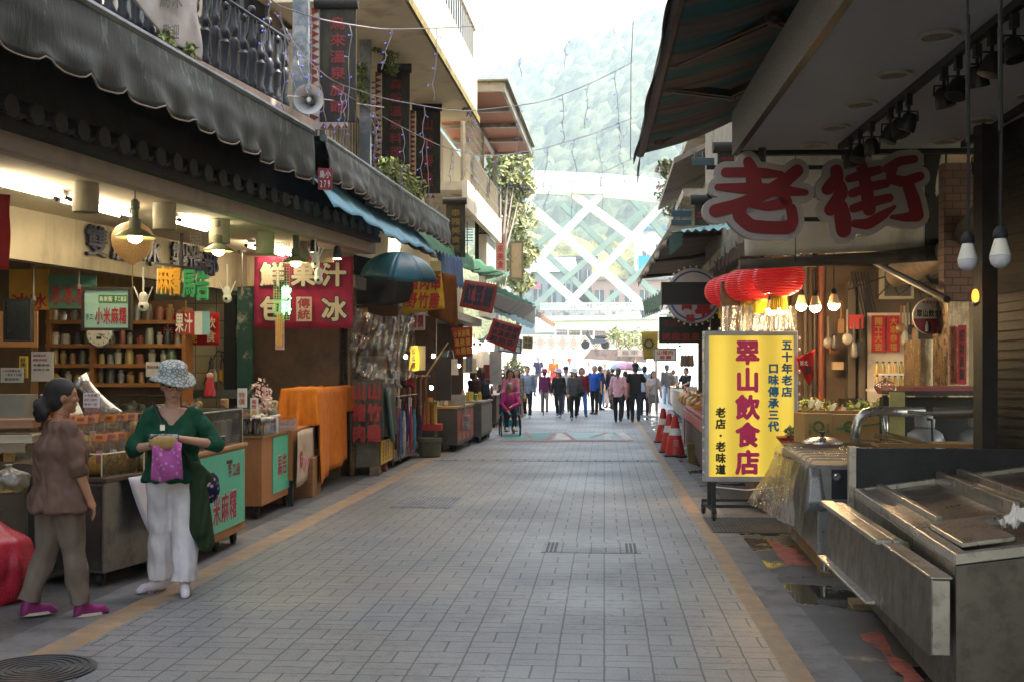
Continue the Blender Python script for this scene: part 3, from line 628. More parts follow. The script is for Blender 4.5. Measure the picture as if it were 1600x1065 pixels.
for x,y0,y1,D,lab in ((52,328,470,12.6,'pole hanging from the ceiling at the far left, above the dark monitor'),(123,344,452,13,'pole hanging from the ceiling that carries the teal framed sign'),(378,392,460,15.2,'short pole hanging from the ceiling beside the green door post')):
    m=MB(); a=P(x,y0,D); b_=P(x,y1,D); m.tube([a,b_],.012); m.lathe(a-UZ*.02,[(.05,0),(.06,.02),(.02,.03)],12); m.lathe(b_,[(.03,0),(.03,.05)],10); tag(m.build('hanging_pole',M('#77736a',.4,.5),smooth=True),lab,'pole')
# hanging cut letters
def hang_letters():
    D=10.9; t=thing('hanging_letters','yellow and green cut letters hanging under a black bar from the shop ceiling','sign',P(285,440,D))
    m=MB(); a=P(242,411,D); b_=P(328,424,D); m.hexa([e+UZ*s*.012+CF*q for s in (-1,1) for e,q in ((a,0),(b_,0),(b_,.03),(a,.03))]); m.tube([P(283,365,D),P(283,416,D)],.02); m.build('bar',black,t)
    for s,x0,y0,x1,y1,c in (('麻',246,416,265,461,'#e3a51f'),('糬',263,418,284,463,'#e3a51f'),('馬',286,420,307,466,'#35a852'),('告',306,424,328,470,'#35a852')):
        m=MB(); textp(m,s,x0,y0,x1,y1,D,bold=.03,ext=.03,lift=.0); m.build('letter',M(c,.4,bump=0),t); m=MB(); textp(m,s,x0-2,y0-1,x1-2,y1+1,D+.06,bold=.02,ext=.012,lift=0); m.build('letter_back',white,t)
hang_letters()
def shop_signs():
    D=11.6
    sign('framed_sign','teal framed rice cake sign hanging in the shop','sign',(131,453,200,512),10.8,M('#9fc9bf',.4,var=.05,bump=0),
        [('烏來街',155,463,176,472,'#e7efe2'),('手工商店',179,463,198,472,'#e7efe2'),('小米麻糬',149,480,198,508,'#b3262b'),('手工',134,490,146,500,'#2d6f83')],frame=wood('#3b2a1d','#2a1c12'),fw=.025)
    m=MB(); slabp(m,154,461,199,473.5,10.797,.002); o=m.build('sign_header',M('#3f7f3a',.5,bump=0)); tag(o,'green header strip on the teal framed sign','sign strip')
    sign('poster','yellow ice poster with lady drawings and a red character, left of the 冰冰冰 board','poster',(14,421,76,484),13.4,M('#cf9a35',.6,bump=0),[('冰冰',18,458,74,484,'#b3262b')])
    for i,x in enumerate((18,39,58)):
        pass
    sign('ice_board','teal board with a row of red ice characters on the back wall','sign',(76,430,150,482),13.35,M('#4d7d6c',.6,bump=0),[('冰冰冰',78,443,134,479,'#b9282c')])
    sign('cloth','red cloth hanging at the left edge of the shop front','cloth',(-30,304,14,422),8.9,cloth('#a8322f'),wob=1)
    sign('noticeboard','tan cardboard panel hanging at the far left behind the monitor','board',(-20,486,58,542),12.6,M('#a9794c',.8))
    sign('notice','white printed notice pinned above the brown haired woman','notice',(49,549,82,595),9.6,M('#cdbfae',.6,bump=0),[('烏來區公所',52,553,72,557,'#a84050'),('請配合防疫',52,560,74,564,'#a84050'),('本攤使用',52,568,78,572,'#555048'),('本地小米',52,575,78,579,'#555048')])
    sign('notice','white price notice at the left edge with black lines','notice',(1,574,35,597),9.8,M('#c9c4bb',.6,bump=0),[('小米麻糬每盒',4,577,32,581,'#8b3b3b'),('一百五十元起',8,583,34,587,'#444040'),('歡迎試吃',8,590,30,594,'#444040')])
    sign('paper_strip','yellow paper strip sign with black characters left of the woman','notice',(30,556,42,590),10,M('#cfae3f',.6,bump=0),[('招牌小米',32,559,40,588,'#37301f',True)])
    o=sign('monitor','dark monitor on the hanging pole at the far left','monitor',(8,470,44,530),11.4,M('#0d0f12',.15,bump=0),frame=black,fw=.02,t=.06)
    sign('picture','small juice sign with fruit pictures on the red shop banner','sign',(277,487,326,522),13.9,M('#b32d36',.5,bump=0),[('果汁',274,489,301,521,'#e7dfd8')])
    sign('picture','fruit photo card beside the small juice sign','picture',(304,487,326,523),13.85,M('#d8dcd8',.5,bump=0)); sign('picture','blue pineapple picture card at the right of the juice sign','picture',(316,487,327,522),13.8,M('#7fb2c4',.5,bump=0))
    o=sign('banner','red banner with a white dotted edge on the tiled shop wall','banner',(253,489,343,539),14.2,cloth('#b4211f'),[('小米酒',256,500,272,533,'#e2d3b8',True),('飲食',322,495,338,535,'#e2d3b8',True),('虎虎',278,522,310,536,'#e0a63a')],wob=.4)
    for x,y,D,lab in ((224,478,12,'white wifi camera with two aerials left of the yellow hanging letters'),(355,466,13.6,'white wifi camera with two aerials right of the green hanging letters'),(493,412,14.3,'upper white camera hanging before the magenta banner'),(498,437,14.2,'lower white camera hanging before the magenta banner')):
        p=P(x,y,D); t=thing('camera',lab,'camera',p); m=MB(); m.ell(p,.055,.055,.06); m.cap(p+UZ*.05,p+UZ*.1,.045,.045); m.build('body',white,t,1); m=MB(); m.ell(p-CF*.045-UZ*.01,.02,.015,.02); m.build('lens',black,t,1)
        m=MB()
        for s in (-1,1): m.tube([p+CR*s*.04+UZ*.06,p+CR*s*.1+UZ*.2],.007)
        m.tube([p+UZ*.1,p+UZ*.4],.01); m.build('aerial',white,t)
shop_signs()
# shelves with jars, clock
def shelf_unit():
    D=14.2; wd=wood('#a06a30','#804e22',3,ax='X'); t=thing('shelf_unit','wooden wall shelves full of jars and cups behind the shop counter','shelf',V((P(200,560,D).x,P(200,560,D).y,0)))
    for i,y in enumerate((500,537,568,598)): m=MB(); slabp(m,70,y,287,y+6,D-.3,.32); m.build('shelf',wd,t)
    for x in (72,140,284): m=MB(); slabp(m,x,480,x+6,690,D-.3,.32); m.build('upright',wd,t)
    m=MB(); slabp(m,60,470,290,700,D+.05,.05); m.build('back_panel',wood('#6b4a28','#4f361c',2),t)
    rs=random.Random(4); cols=['#9a8450','#8f8a7e','#7d4438','#5a6650','#77797a','#5d5040','#a39e92','#33363a','#8a6a44']; n=0
    kinds={'#9a8450':'yellow','#8f8a7e':'stone grey','#7d4438':'red','#5a6650':'green','#77797a':'grey','#5d5040':'brown','#a39e92':'pale','#33363a':'dark','#8a6a44':'amber'}
    rows=['second from top shelf','third shelf','lowest shelf','top shelf']
    for i,y in enumerate((500,537,568,598)):
        x=80
        while x<280:
            if 138<x<150: x=152
            if i==0 and 128<x<186: x+=6; continue
            h=rs.uniform(.1,.2); r=rs.uniform(.035,.06); c=cols[rs.randrange(9)]; p=P(x,y,D-.32-.0)+CF*.13; m=MB()
            if rs.random()<.5: m.lathe(p,[(r,0),(r,h*.75),(r*.8,h*.85),(r*.8,h)],12)
            else: m.lathe(p,[(r*.75,0),(r,h*.7),(r*.6,h*.8),(r*.65,h)],12)
            o=m.build('jar',M(c,.35,var=.1),smooth=True); tag(o,'%s jar standing on the %s behind the counter'%(kinds[c],('top shelf','second shelf','third shelf','lowest shelf')[i]),'jar','jars on the shop shelves')
            x+=r*2*FPX/D+rs.uniform(2,7)
    p=P(157,522,13.6); t=thing('wall_clock','round white wall clock showing twenty past three under the teal framed sign','clock',p)
    m=MB(); m.lathe(p,[(.0,0),(.155,0),(.16,.01),(.16,.04),(.14,.05)],32,-CF); m.build('rim',chrome,t,1); m=MB(); m.lathe(p-CF*.052,[(0,0),(.14,0),(.14,.002)],32,-CF); m.build('face',M('#d9d6cd',.4,bump=0),t)
    m=MB()
    for k in range(12): a=k*PI/6; m.text(str(k or 12),p-CF*.058+CR*math.sin(a)*.112+UZ*math.cos(a)*.112,CR,UZ,.03)
    for a,l,w_ in ((R(100),.07,.008),(R(120),.1,.006)): d=CR*math.sin(a)+UZ*math.cos(a); m.tube([p-CF*.06,p-CF*.06+d*l],w_/2,4)
    m.box(p-CF*.057-UZ*.045,(.06,.002,.03),YAW); m.build('numerals',INK,t)
shelf_unit()
# things on the tiled wall and the worktop below it
m=MB(); slabp(m,300,608,372,622,16.2,.02); tag(m.build('wall_rail',steel()),'steel utensil rail on the tiled wall','rail')
sign('breaker_box','grey breaker box on the tiled wall above the looping cable','box',(352,508,373,527),16.4,M('#9a9384',.5),t=.08); sign('socket_box','small black wall socket on the tiled wall','socket',(356,541,366,552),16.5,black,t=.05)
m=MB(); q=[P(x,y,16.45) for x,y in ((356,552),(340,548),(328,570),(322,590),(318,600))]; m.tube(q,.008); q=[P(x,y,16.45) for x,y in ((345,552),(360,590),(352,604),(343,595),(346,560))]; m.tube(q,.008); tag(m.build('cable',rubber,smooth=True),'black cable looping down the tiled wall','cable')
for x,y,c,lab in ((336,595,'#d6d3c2','white bottle hanging on the tiled wall'),(345,594,'#c69a2b','yellow sponge on the tiled wall rail'),(330,576,'#3f4348','dark ladle hanging on the tiled wall'),(362,610,'#8c9aa0','pale clip on the tiled wall under the cable')):
    m=MB(); p=P(x,y,16.4); m.lathe(p,[(.03,0),(.035,.1),(.015,.14),(.015,.17)],10); tag(m.build('utensil',M(c,.5)),lab,'utensil')
m=MB(); p=P(215,690,13); m.box((p.x-.9,p.y,.42),(3.2,.7,.84),YAW); t_=m.build('worktop',steel('#77736c',.4)); tag(t_,'low steel worktop along the back of the shop','worktop')
for x,D,w_,h,c,name,lab in ((263,12.4,.42,.36,'#6d675c','rice_cooker','grey appliance on the worktop behind the hat woman'),(207,12.7,.3,.36,'#38342f','coffee_machine','dark appliance with a black handle hoop on the worktop'),(170,12.6,.36,.3,'#7f786c','steamer','steel steamer on the worktop behind the snack bags')):
    p=P(x,640,D); m=MB(); m.lathe((p.x,p.y,.845),[(w_*.4,0),(w_*.5,.03),(w_*.5,h*.75),(w_*.42,h*.88),(w_*.1,h*.93),(w_*.08,h)],18); o=m.build(name,M(c,.4,var=.15),smooth=True); tag(o,lab,'appliance')
    m=MB(); m.tube([(p.x-w_*.4,p.y-.1,.85+h*.7),(p.x-w_*.4,p.y-.1,.9+h),(p.x+w_*.4,p.y-.1,.9+h),(p.x+w_*.4,p.y-.1,.85+h*.7)],.012); m.build('handle',black,o)
# ================================================================ STALLS, LEFT
def loop_pts(c,w,h,n=10): return [c+CR*w*math.cos(2*PI*i/n)+UZ*h*math.sin(2*PI*i/n) for i in range(n+1)]
SA=G(163,918); SB=G(296,878); ST=Fr(SA,SB,-1)
def counter1():
    L=1.75; t=thing('steel_counter','long stained steel counter on casters at the left edge','counter',ST.w(L/2,.35,0))
    m=MB(); ST.box(m,0,L,0,.66,.1,.74); m.build('body',steel('#7d7a75',.42,.45),t,bevel=.008)
    m=MB(); ST.box(m,-.02,L+.02,-.03,.7,.745,.775); m.build('worktop',wood('#5a432c','#453221',2,ax='Y'),t,bevel=.004)
    m=MB(); ST.box(m,-.012,-.002,.02,.62,.12,.72); m.build('end_panel',M('#2c2622',.5,dirt=.4,dcol=(.1,.07,.05)),t)
    m=MB()
    for k in range(4): ST.box(m,-.016,-.0125,.1+.03*k,.115+.03*k,.64,.69)
    m.build('vent_slots',INK,t)
    for u,v in ((.08,.08),(.08,.58),(L-.08,.08)): caster(t,ST.w(u,v,0),.048)
    m=MB(); a=[ST.w(.22,-.045,.76),ST.w(1.05,-.045,.76),ST.w(1.12,-.14,.42),ST.w(.3,-.16,.36)]
    m.grid(lambda x,y:a[0].lerp(a[1],x).lerp(a[3].lerp(a[2],x),y)+ST.v*(.012*math.sin(5*x+3*y)),10,6); o=m.build('plastic_sheet',M('#a9a6ab',.35,var=.06,bump=.1),smooth=2,solid=.003); tag(o,'pale sheet of plastic board hanging on the side of the steel counter','sheet')
    # glass case on the counter
    g=thing('glass_case','clear acrylic tray case standing on the steel counter holding the snack bags','display case',ST.w(.8,.3,.776))
    ac=clear('#f4efe0',.06,.05,.1); 
    for (u0,u1,v0,v1,z0,z1) in ((.02,.5,.03,.04,.78,.94),(.02,.03,.04,.6,.78,.94),(.49,.5,.04,.6,.78,1.1),(.5,1.7,.0,.012,.78,.98),(1.69,1.7,.012,.6,.78,.98)): m=MB(); ST.box(m,u0,u1,v0,v1,z0,z1); m.build('pane',ac,g)
    m=MB()
    for (a_,b_) in (((.02,.035,.94),(.5,.035,.94)),((.5,.006,.98),(1.7,.006,.98)),((.5,.006,.78),(.5,.006,.98)),((.02,.035,.78),(.02,.035,.94)),((.02,.035,.94),(.02,.6,.94))): m.tube([ST.w(*a_),ST.w(*b_)],.005,5)
    m.build('edge',M('#d8d2b0',.2,bump=0),g)
    m=MB(); ST.box(m,.06,1.65,.25,.6,.777,.9); m.build('step',M('#a9834a',.6),g)
    rs=random.Random(11)
    spots=[(.1,.14,.0),(.26,.14,0),(.42,.15,0),(.58,.13,0),(.14,.32,.125),(.3,.34,.125),(.47,.33,.125),(.64,.32,.125),(.8,.33,.125),(.35,.5,.125),(.55,.5,.125)]
    wh=('front row nearest the camera','front row, second','front row, third','front row, last','second row nearest the camera','second row, second','middle of the second row','second row, fourth','second row, last','back row, left','back row, right')
    for i,(u,v,z) in enumerate(spots):
        p=ST.w(u,v,.778+z); yw=rs.uniform(-.4,.4); t=thing('snack_bag','orange clipped rice cake bag, %s, in the acrylic case'%wh[i],'snack bag',p,'snack bags on the steel counter'); M3=Matrix.Rotation(yw+YAW,3,'Z')@Matrix.Rotation(-.3,3,'X')
        q=lambda x,y,zz:p+M3@V((x,y,zz))*1.35
        m=MB(); m.cap(q(-.03,0,.05),q(.03,0,.05),.06,.06); m.cap(q(-.02,.01,.08),q(.03,-.01,.09),.047,.047); m.build('rice_cakes',M('#c9a055',.7,var=.25,sc=30),t,1)
        m=MB(); rg=[]
        for zz,w_,d_ in ((0,.065,.05),(.03,.08,.062),(.09,.08,.055),(.14,.075,.03),(.19,.07,.012),(.24,.068,.006)): rg.append([q(w_*math.cos(2*PI*k/14),d_*math.sin(2*PI*k/14),zz) for k in range(14)])
        m.skin(rg); m.build('bag',clear('#f6f2ea',.05,.12,.9,30),t,1)
        m=MB(); m.slab(q(.0,-.012,.205),M3@V((1,0,0)),M3@V((0,0,1)),.1,.062,.01); m.build('clip',M('#c8742c',.4,bump=0),t,bevel=.01); m=MB(); m.slab(q(.0,-.017,.207),M3@V((1,0,0)),M3@V((0,0,1)),.05,.022,.003); m.build('clip_hole',M('#8e3f1d',.5,bump=0),t)
        m=MB(); m.slab(q(.03,-.058,.09),M3@V((1,0,0)),M3@V((0,-.25,1)),.045,.09,.002); m.build('tag',M('#c9b9b2' if i%2 else '#b06a6e',.5,bump=0),t)
    # cards, tall transparent bag, basket
    sign('price_card','white price card with red heading among the snack bags','card',(130,613,154,636),8.9,M('#d8cfcb',.5,bump=0),[('小米麻糬',132,615,152,619,'#8e3040'),('純手工製作',132,622,152,626,'#8b4a58'),('每包一百',132,629,152,633,'#8b4a58')])
    sign('photo_card','small photo card under the price card among the snack bags','card',(132,637,154,651),8.88,M('#8d5f5a',.4,var=.5,sc=40,bump=0))
    m=MB(); a=P(123,592,9.4); b_=P(180,650,9.2); rg=[]
    for k in range(7): c=a.lerp(b_,k/6); w_=.09-.03*math.sin(k/6*PI)+.02*(k==0); rg.append([c+(CR*.6+UZ*.5)*w_*math.cos(x)+CF*w_*.5*math.sin(x) for x in [2*PI*j/12 for j in range(12)]])
    m.skin(rg); tag(m.build('plastic_bundle',clear('#efe6cf',.3,.34,.8,25),smooth=2),'crumpled bundle of clear plastic bags leaning behind the snack bags','plastic bags')
    m=MB(); p=P(108,650,9.0); m.prism([P(100,617,9.2),P(116,617,9.2),P(131,652,8.8),P(112,655,8.8)],CF*.02); tag(m.build('leaflet_stand',M('#b9bcae',.3,var=.2,sc=14)),'leaning leaflet stand behind the brown haired woman','leaflet')
counter1()
# goods behind the brown haired woman at the far left
m=MB(); p=P(-5,740,8.6); m.box((p.x-.1,p.y+.2,.42),(.9,.7,.84),YAW); tag(m.build('side_table',M('#4a3a2c',.6,dirt=.3)),'brown side table at the left edge with plastic trays on it','table')
for i,(x,y,c,lab) in enumerate(((8,697,'#8a7a62','clear plastic tray stacked lowest on the left side table'),(14,683,'#b0a48c','clear plastic tray second in the stack on the left side table'),(10,660,'#8d5a3a','tray with red ribbon on the left side table'))):
    m=MB(); p=P(x,y+8,8.5); m.box(p+UZ*.03,(.42,.3,.05),YAW+.1*i); m.box(p+UZ*.06,(.44,.32,.012),YAW+.1*i); tag(m.build('tray',M(c,.35,var=.2)),lab,'tray')
m=MB(); p=P(20,640,9.2); m.box(p,(.3,.25,.25),YAW); tag(m.build('till',M('#8a8478',.5)),'grey till on the left side table','till')
def bag_blob(c,r,h,seed,n=26,k=10):
    rs=random.Random(seed); m=MB(); vs=[]
    def f(a,b_):
        th=2*PI*a; z=b_; rr=r*(.75+.35*math.sin(min(z*1.25,1)*PI)**.6)*(1 if z<.7 else max(1-(z-.7)*3.9,.1) if z<.93 else .1+(z-.93)*3); q=mnoise.noise(V((math.cos(th)*2.2,math.sin(th)*2.2,z*3+seed)))*.2+mnoise.noise(V((math.cos(th)*6,math.sin(th)*6,z*3+seed)))*.12+abs(mnoise.noise(V((math.cos(th)*11,math.sin(th)*11,z*5+seed))))*.07
        return V(c)+V((math.cos(th)*rr*(1+q),math.sin(th)*rr*(1+q),h*z))
    m.grid(f,n*2,k*2); return m
p=G(-14,952); tag(bag_blob((p.x-.12,p.y+.25,0),.22,.6,2).build('rubbish_bag',M((.35,.012,.03),.28,var=.25,bump=.5,sc=9),smooth=2),'shiny red plastic rubbish bag on the ground at the left edge','bag')
p=G(-6,905); m=MB(); q=P(14,770,8.0); tag(bag_blob((q.x,q.y,q.z),.12,.2,9).build('plastic_bag',clear('#d9cf9a',.35,.36,.8,20),smooth=2),'crumpled yellowish clear bag above the red rubbish bag','bag')
# ---- wheeled wooden carts
lam=wood('#a8713f','#946032',3); teal=M('#55b795',.45,var=.05,bump=0)
C1=Fr(G(306,886),G(383,846),-1); C2=Fr(G(409,812),G(459,786),-1); C3=Fr(G(462,790),G(489,770),-1)
def cart(f,name,lab,z0,z1,dep,text,su0,su1):
    L=f.L; t=thing(name,lab,'cart',f.w(L/2,dep/2,0))
    m=MB(); f.box(m,0,L,0,dep,z0,z1); m.build('body',lam,t,bevel=.006)
    m=MB(); f.box(m,-.02,L+.02,-.02,dep+.02,z1+.002,z1+.03); m.build('top',wood('#b68a5a','#a37748',3),t,bevel=.004)
    m=MB(); f.box(m,su0,su1,-.012,-.001,z0+.08,z1-.02); pn=m.build('panel',teal,t); tw=MB()
    for s,u,z,ch,cw,c in text: tw.text(s,f.w(u,-.016,z),f.R,UZ,ch,cw,bold=.03)
    tw.build('lettering',M('#9b2f3a',.5,bump=0),pn); tw=MB()
    for s,u,z,ch,cw,c in text:
        if ch>.12: tw.text(s,f.w(u,-.0142,z),f.R,UZ,ch,cw,bold=.06)
    tw.build('lettering_outline',M('#d9e2da',.5,bump=0),pn)
    for u,v in ((.1,.08),(L-.1,.08),(.1,dep-.08),(L-.1,dep-.08)): caster(t,f.w(u,v,0),.045)
    return t
cart(C1,'cart','wooden cart with a teal rice cake panel standing behind the hat woman',.12,.86,.55,[('手工店',C1.L*.72,.68,.12,.11,0),('小米麻糬',C1.L*.44,.38,.26,.21,0)],.05,C1.L-.06)
cart(C2,'cart','second wooden cart with a narrower teal panel, next to the pink cloth table',.14,.84,.6,[('馬告',C2.L*.57,.5,.24,.2,0)],C2.L*.3,C2.L*.82)
def display(f,lab,z,h,L0,L1_,d0,d1):
    t=thing('display_case',lab,'display case',f.w((L0+L1_)/2,(d0+d1)/2,z)); ac=clear('#f4f4ec',.07,.04,.05)
    for q in ((L0,L1_,d0,d0+.008,z,z+h),(L0,L0+.008,d0,d1,z,z+h),(L1_-.008,L1_,d0,d1,z,z+h),(L0,L1_,d0,d1,z+h,z+h+.008)): m=MB(); f.box(m,*q); m.build('pane',ac,t)
    m=MB()
    for a,b_ in (((L0,d0,z+h),(L1_,d0,z+h)),((L0,d0,z+h),(L0,d1,z+h)),((L1_,d0,z),(L1_,d0,z+h)),((L0,d0,z),(L0,d0,z+h)),((L1_,d0,z+h),(L1_,d1,z+h))): m.tube([f.w(*a),f.w(*b_)],.007,5)
    m.build('frame',steel('#8d8a80'),t); return t
display(C1,'glass sided display case on the first teal cart filled with white packets',.892,.3,.1,C1.L-.02,.02,.5)
rs=random.Random(5)
for i in range(14):
    u=.18+(C1.L-.3)*(i%7)/6; v=.12+.2*(i//7); p=C1.w(u,v,.893); m=MB(); m.box(p+UZ*.11,(.05,.14,.2),YAW+rs.uniform(-.2,.2),Matrix.Rotation(rs.uniform(-.2,.2)+YAW,3,'Z')@Matrix.Rotation(rs.uniform(-.25,.25),3,'Y')); o=m.build('packet',M(('#cfc9bb','#b9aa90','#d8d3c8')[i%3],.5,var=.15),bevel=.012); tag(o,'%s packet number standing upright in the %s row of the glass display case'.replace(' number','')%(('pale grey','tan','white')[i%3],('front','back')[i//7]),'packet','packets in the glass display case')
sign('price_card','white card with orange print on top of the glass display case','card',(371,606,385,636),10.4,M('#d9cdbb',.5,bump=0),[('特價',373,612,383,632,'#c2672d',True)])
sign('notice','white leaflet on the appliance left of the hat woman','notice',(228,565,250,588),11.5,M('#c9c3b8',.5,bump=0),[('歡迎光臨',230,570,248,575,'#8b4a40')])
p=P(328,618,11); t=thing('figurine','small red figurine on top of the display case beside the hat woman','figurine',p); m=MB(); m.lathe(p,[(.05,0),(.055,.04),(.035,.09),(.04,.13),(.02,.17)],12); m.build('body',redp,t,1); m=MB(); m.ell(p+UZ*.19,.035,.035,.035); m.build('head',M('#c08a6a',.6),t,1)
# bottles and packets on the second cart
m=MB(); C2.box(m,-.03,C2.L+.03,-.03,.55,.875,.99); tag(m.build('tray_box',clear('#e8e2d4',.35,.1,.1)),'translucent plastic tray box on the second teal cart','tray')
for i in range(8):
    p=C2.w(-.01+.06*(i%2),.06+.11*(i//2),.88); t=thing('jar',('front' if i%2==0 else 'rear')+' row dark jar in the tray box, %s from the street'%('first','second','third','fourth')[i//2],'jar',p,'dark jars in the tray box'); m=MB(); m.lathe(p,[(.04,0),(.042,.11),(.03,.13)],12); m.build('glass',M('#2e2621',.15),t,1); m=MB(); m.lathe(p+UZ*.13,[(.038,0),(.038,.035)],12); m.build('lid',black,t)
for i in range(12):
    p=C2.w(.18+.07*(i%6)*C2.L/1,.08+.16*(i//6),.99); m=MB(); m.cap(p+UZ*.02,p+UZ*.03+CR*.09+UZ*.04*rs.random(),.03,.02,8); tag(m.build('snack_packet',M('#cfc7b8',.4,var=.3,sc=30),smooth=True),'small wrapped white snack in the %s half of the pile on the second cart'%('front','back')[i//6],'snack','wrapped snacks on the second cart')
sign('price_card','tall card with red and yellow blocks standing on the second cart','card',(391,621,403,655),12.6,M('#d5cfc3',.5,bump=0),[('馬告',393,624,401,638,'#b0343a',True),('香',393,640,401,650,'#c9a02f',True)])
sign('price_card','white card with red print leaning on the right of the second cart','card',(421,648,434,676),12.3,M('#d8d0c8',.5,bump=0),[('特產',423,652,432,672,'#a8434e',True)])
p=P(410,690,12.9); m=MB(); m.tube([p,p+UZ*.35+CR*.03,p+UZ*.6-CR*.03],.008); o=m.build('branch',wood('#4a3323','#5e4330')); tag(o,'artificial pink blossom branch on the second cart','plant'); m=MB(); leafcloud(m,p+UZ*.5,.13,.08,.22,120,.03,random.Random(3),1); m.build('blossoms',M('#d8b3ac',.6,bump=0),o)
p=P(417,640,14.5); m=MB(); m.prism([p+CR*a+UZ*b_ for a,b_ in ((-.15,-.3),(.17,-.3),(.17,.02),(.1,.12),(-.05,.12),(-.15,.02))],CF*.2); m.cyl(p+UZ*.12+CF*.1,p+UZ*.17+CF*.1,.05); tag(m.build('jerrycan',M('#b6ab97',.5),bevel=.03),'pale plastic jerrycan behind the blossom branch','jerrycan')
for x,y,D,w_,c,lab in ((405,690,13.6,.7,'#8a5d38','wooden steamer box behind the second cart'),(432,712,14.2,1.0,'#9a6f45','plain wooden box table behind the pink cloth')): p=P(x,y,D); m=MB(); m.box((p.x,p.y,p.z/2),(w_,.6,p.z),YAW); tag(m.build('wooden_box',wood(c,'#6f4a2b',3,ax='X'),bevel=.008),lab,'box')
def cloth_table():
    t=thing('side_table','low table with a pale cloth banner with pink flowers next to the orange cover','table',C3.w(C3.L/2,.3,0)); m=MB(); C3.box(m,-.1,C3.L+.2,.02,.6,.3,.86); m.build('body',lam,t)
    for u in (0,C3.L): 
        for v in (.06,.54): m=MB(); C3.box(m,u-.03,u+.03,v-.03,v+.03,0,.3); m.build('leg',black,t)
    m=MB(); m.grid(lambda a,b_:C3.w(-.08+(C3.L+.26)*a,-.02-.015*math.sin(9*a+2*b_),.22+.62*b_),14,8); o=m.build('cloth_banner',cloth('#b9a894'),smooth=2,solid=.004); tag(o,'pale cloth with a red disc and pink flowers hanging on the low table','banner')
    m=MB(); m.lathe(C3.w(.16,-.04,.52),[(0,0),(.1,0),(.1,.002)],24,-C3.v); m.build('red_disc',M('#a82e34',.6,bump=0),o); m=MB(); m.text('口',C3.w(.16,-.046,.52),C3.R,UZ,.1); m.text('甘蔗汁',C3.w(.6,-.046,.66),C3.R,UZ,.12,.12); m.build('lettering',M('#c9a9a4',.6),o); m=MB()
    for i in range(9):
        c=C3.w(.35+.09*(i%5)+.03*(i//5),-.045,.4+.1*((i*7)%5)/5); m.lathe(c,[(0,0),(.035,0),(.035,.002)],10,-C3.v)
    m.build('flowers',M('#c26a84',.6,bump=0),o)
cloth_table()
# ---- orange covered cart
def draped(name,lab,cat,f,u0,u1,v0,v1,z1,z0f,mat,bulge=.05,seed=1,par=None,corner=0):
    "a cloth draped over a box: top sheet and four hanging sides, wavy"
    m=MB(); n=40
    def f_(a,b_):
        # a around the footprint, b from the top centre to the hem
        th=a*4; k=int(th)%4; q=th-int(th); cs4=[(u0,v0),(u1,v0),(u1,v1),(u0,v1)]; A=cs4[k]; B_=cs4[(k+1)%4]; u=A[0]+(B_[0]-A[0])*q; v=A[1]+(B_[1]-A[1])*q; cu,cv=(u0+u1)/2,(v0+v1)/2
        if b_<.3: s=b_/.3; return f.w(cu+(u-cu)*s,cv+(v-cv)*s,z1+.02*math.sin(7*u+5*v+seed)*s)
        s=(b_-.3)/.7; hem=z0f(k,q); du=(u-cu)/max(u1-cu,.01); dv=(v-cv)/max(v1-cv,.01); w_=bulge*s*(math.sin(a*n*1.3+seed)+.6*math.sin(a*n*2.7+2*seed))+bulge*.6*s
        return f.w(u+du*w_,v+dv*w_,z1+(hem-z1)*s)
    m.grid(f_,120,20); o=m.build(name,mat,smooth=2,solid=.006,par=par)
    return tag(o,lab,cat) if par is None else o
OC=Fr(G(490,772),G(545,743),-1)
def orange_cart():
    L=OC.L; t=thing('covered_cart','market cart standing under the orange cover, on thin steel legs','cart',OC.w(L/2,.5,0)); m=MB(); OC.box(m,.05,L+.25,.05,.36,.55,1.27); m.build('body',M('#3a342e',.6),t)
    for u in (.1,L+.2): 
        for v in (.08,.34): m=MB(); OC.box(m,u-.02,u+.02,v-.02,v+.02,0,.55); m.build('leg',M('#4d463e',.5,.4),t)
    m=MB(); OC.box(m,-.6,L+.4,.1,.14,.2,.24); OC.box(m,-.6,L+.4,.32,.36,.2,.24); m.build('rail',M('#5d564e',.5,.4),t)
    m=MB(); 
    for i in range(6): OC.box(m,L+.26,L+.268,.05+.06*i,.065+.06*i,.5,1.2); OC.box(m,L+.27,L+.278,.05,.36,.5+.11*i,.515+.11*i)
    m.build('mesh_side',M('#4a443d',.5,.4),t)
    hem=lambda k,q: {0:.26+.5*max(0,q-.55) if q<.99 else .8,1:1.0,2:1.0,3:.98-.0*q}[k]
    draped('orange_cover','orange tarpaulin draped over the market cart','cover',OC,-.02,L+.32,-.05,.4,1.31,lambda k,q:(.14+.25*q if q<.72 else .95) if k==0 else (.9 if k==1 else (.9 if k==2 else .88-.06*math.sin(q*PI))),cloth('#d4781c',bump=.8,rough=.55),.035)
orange_cart()
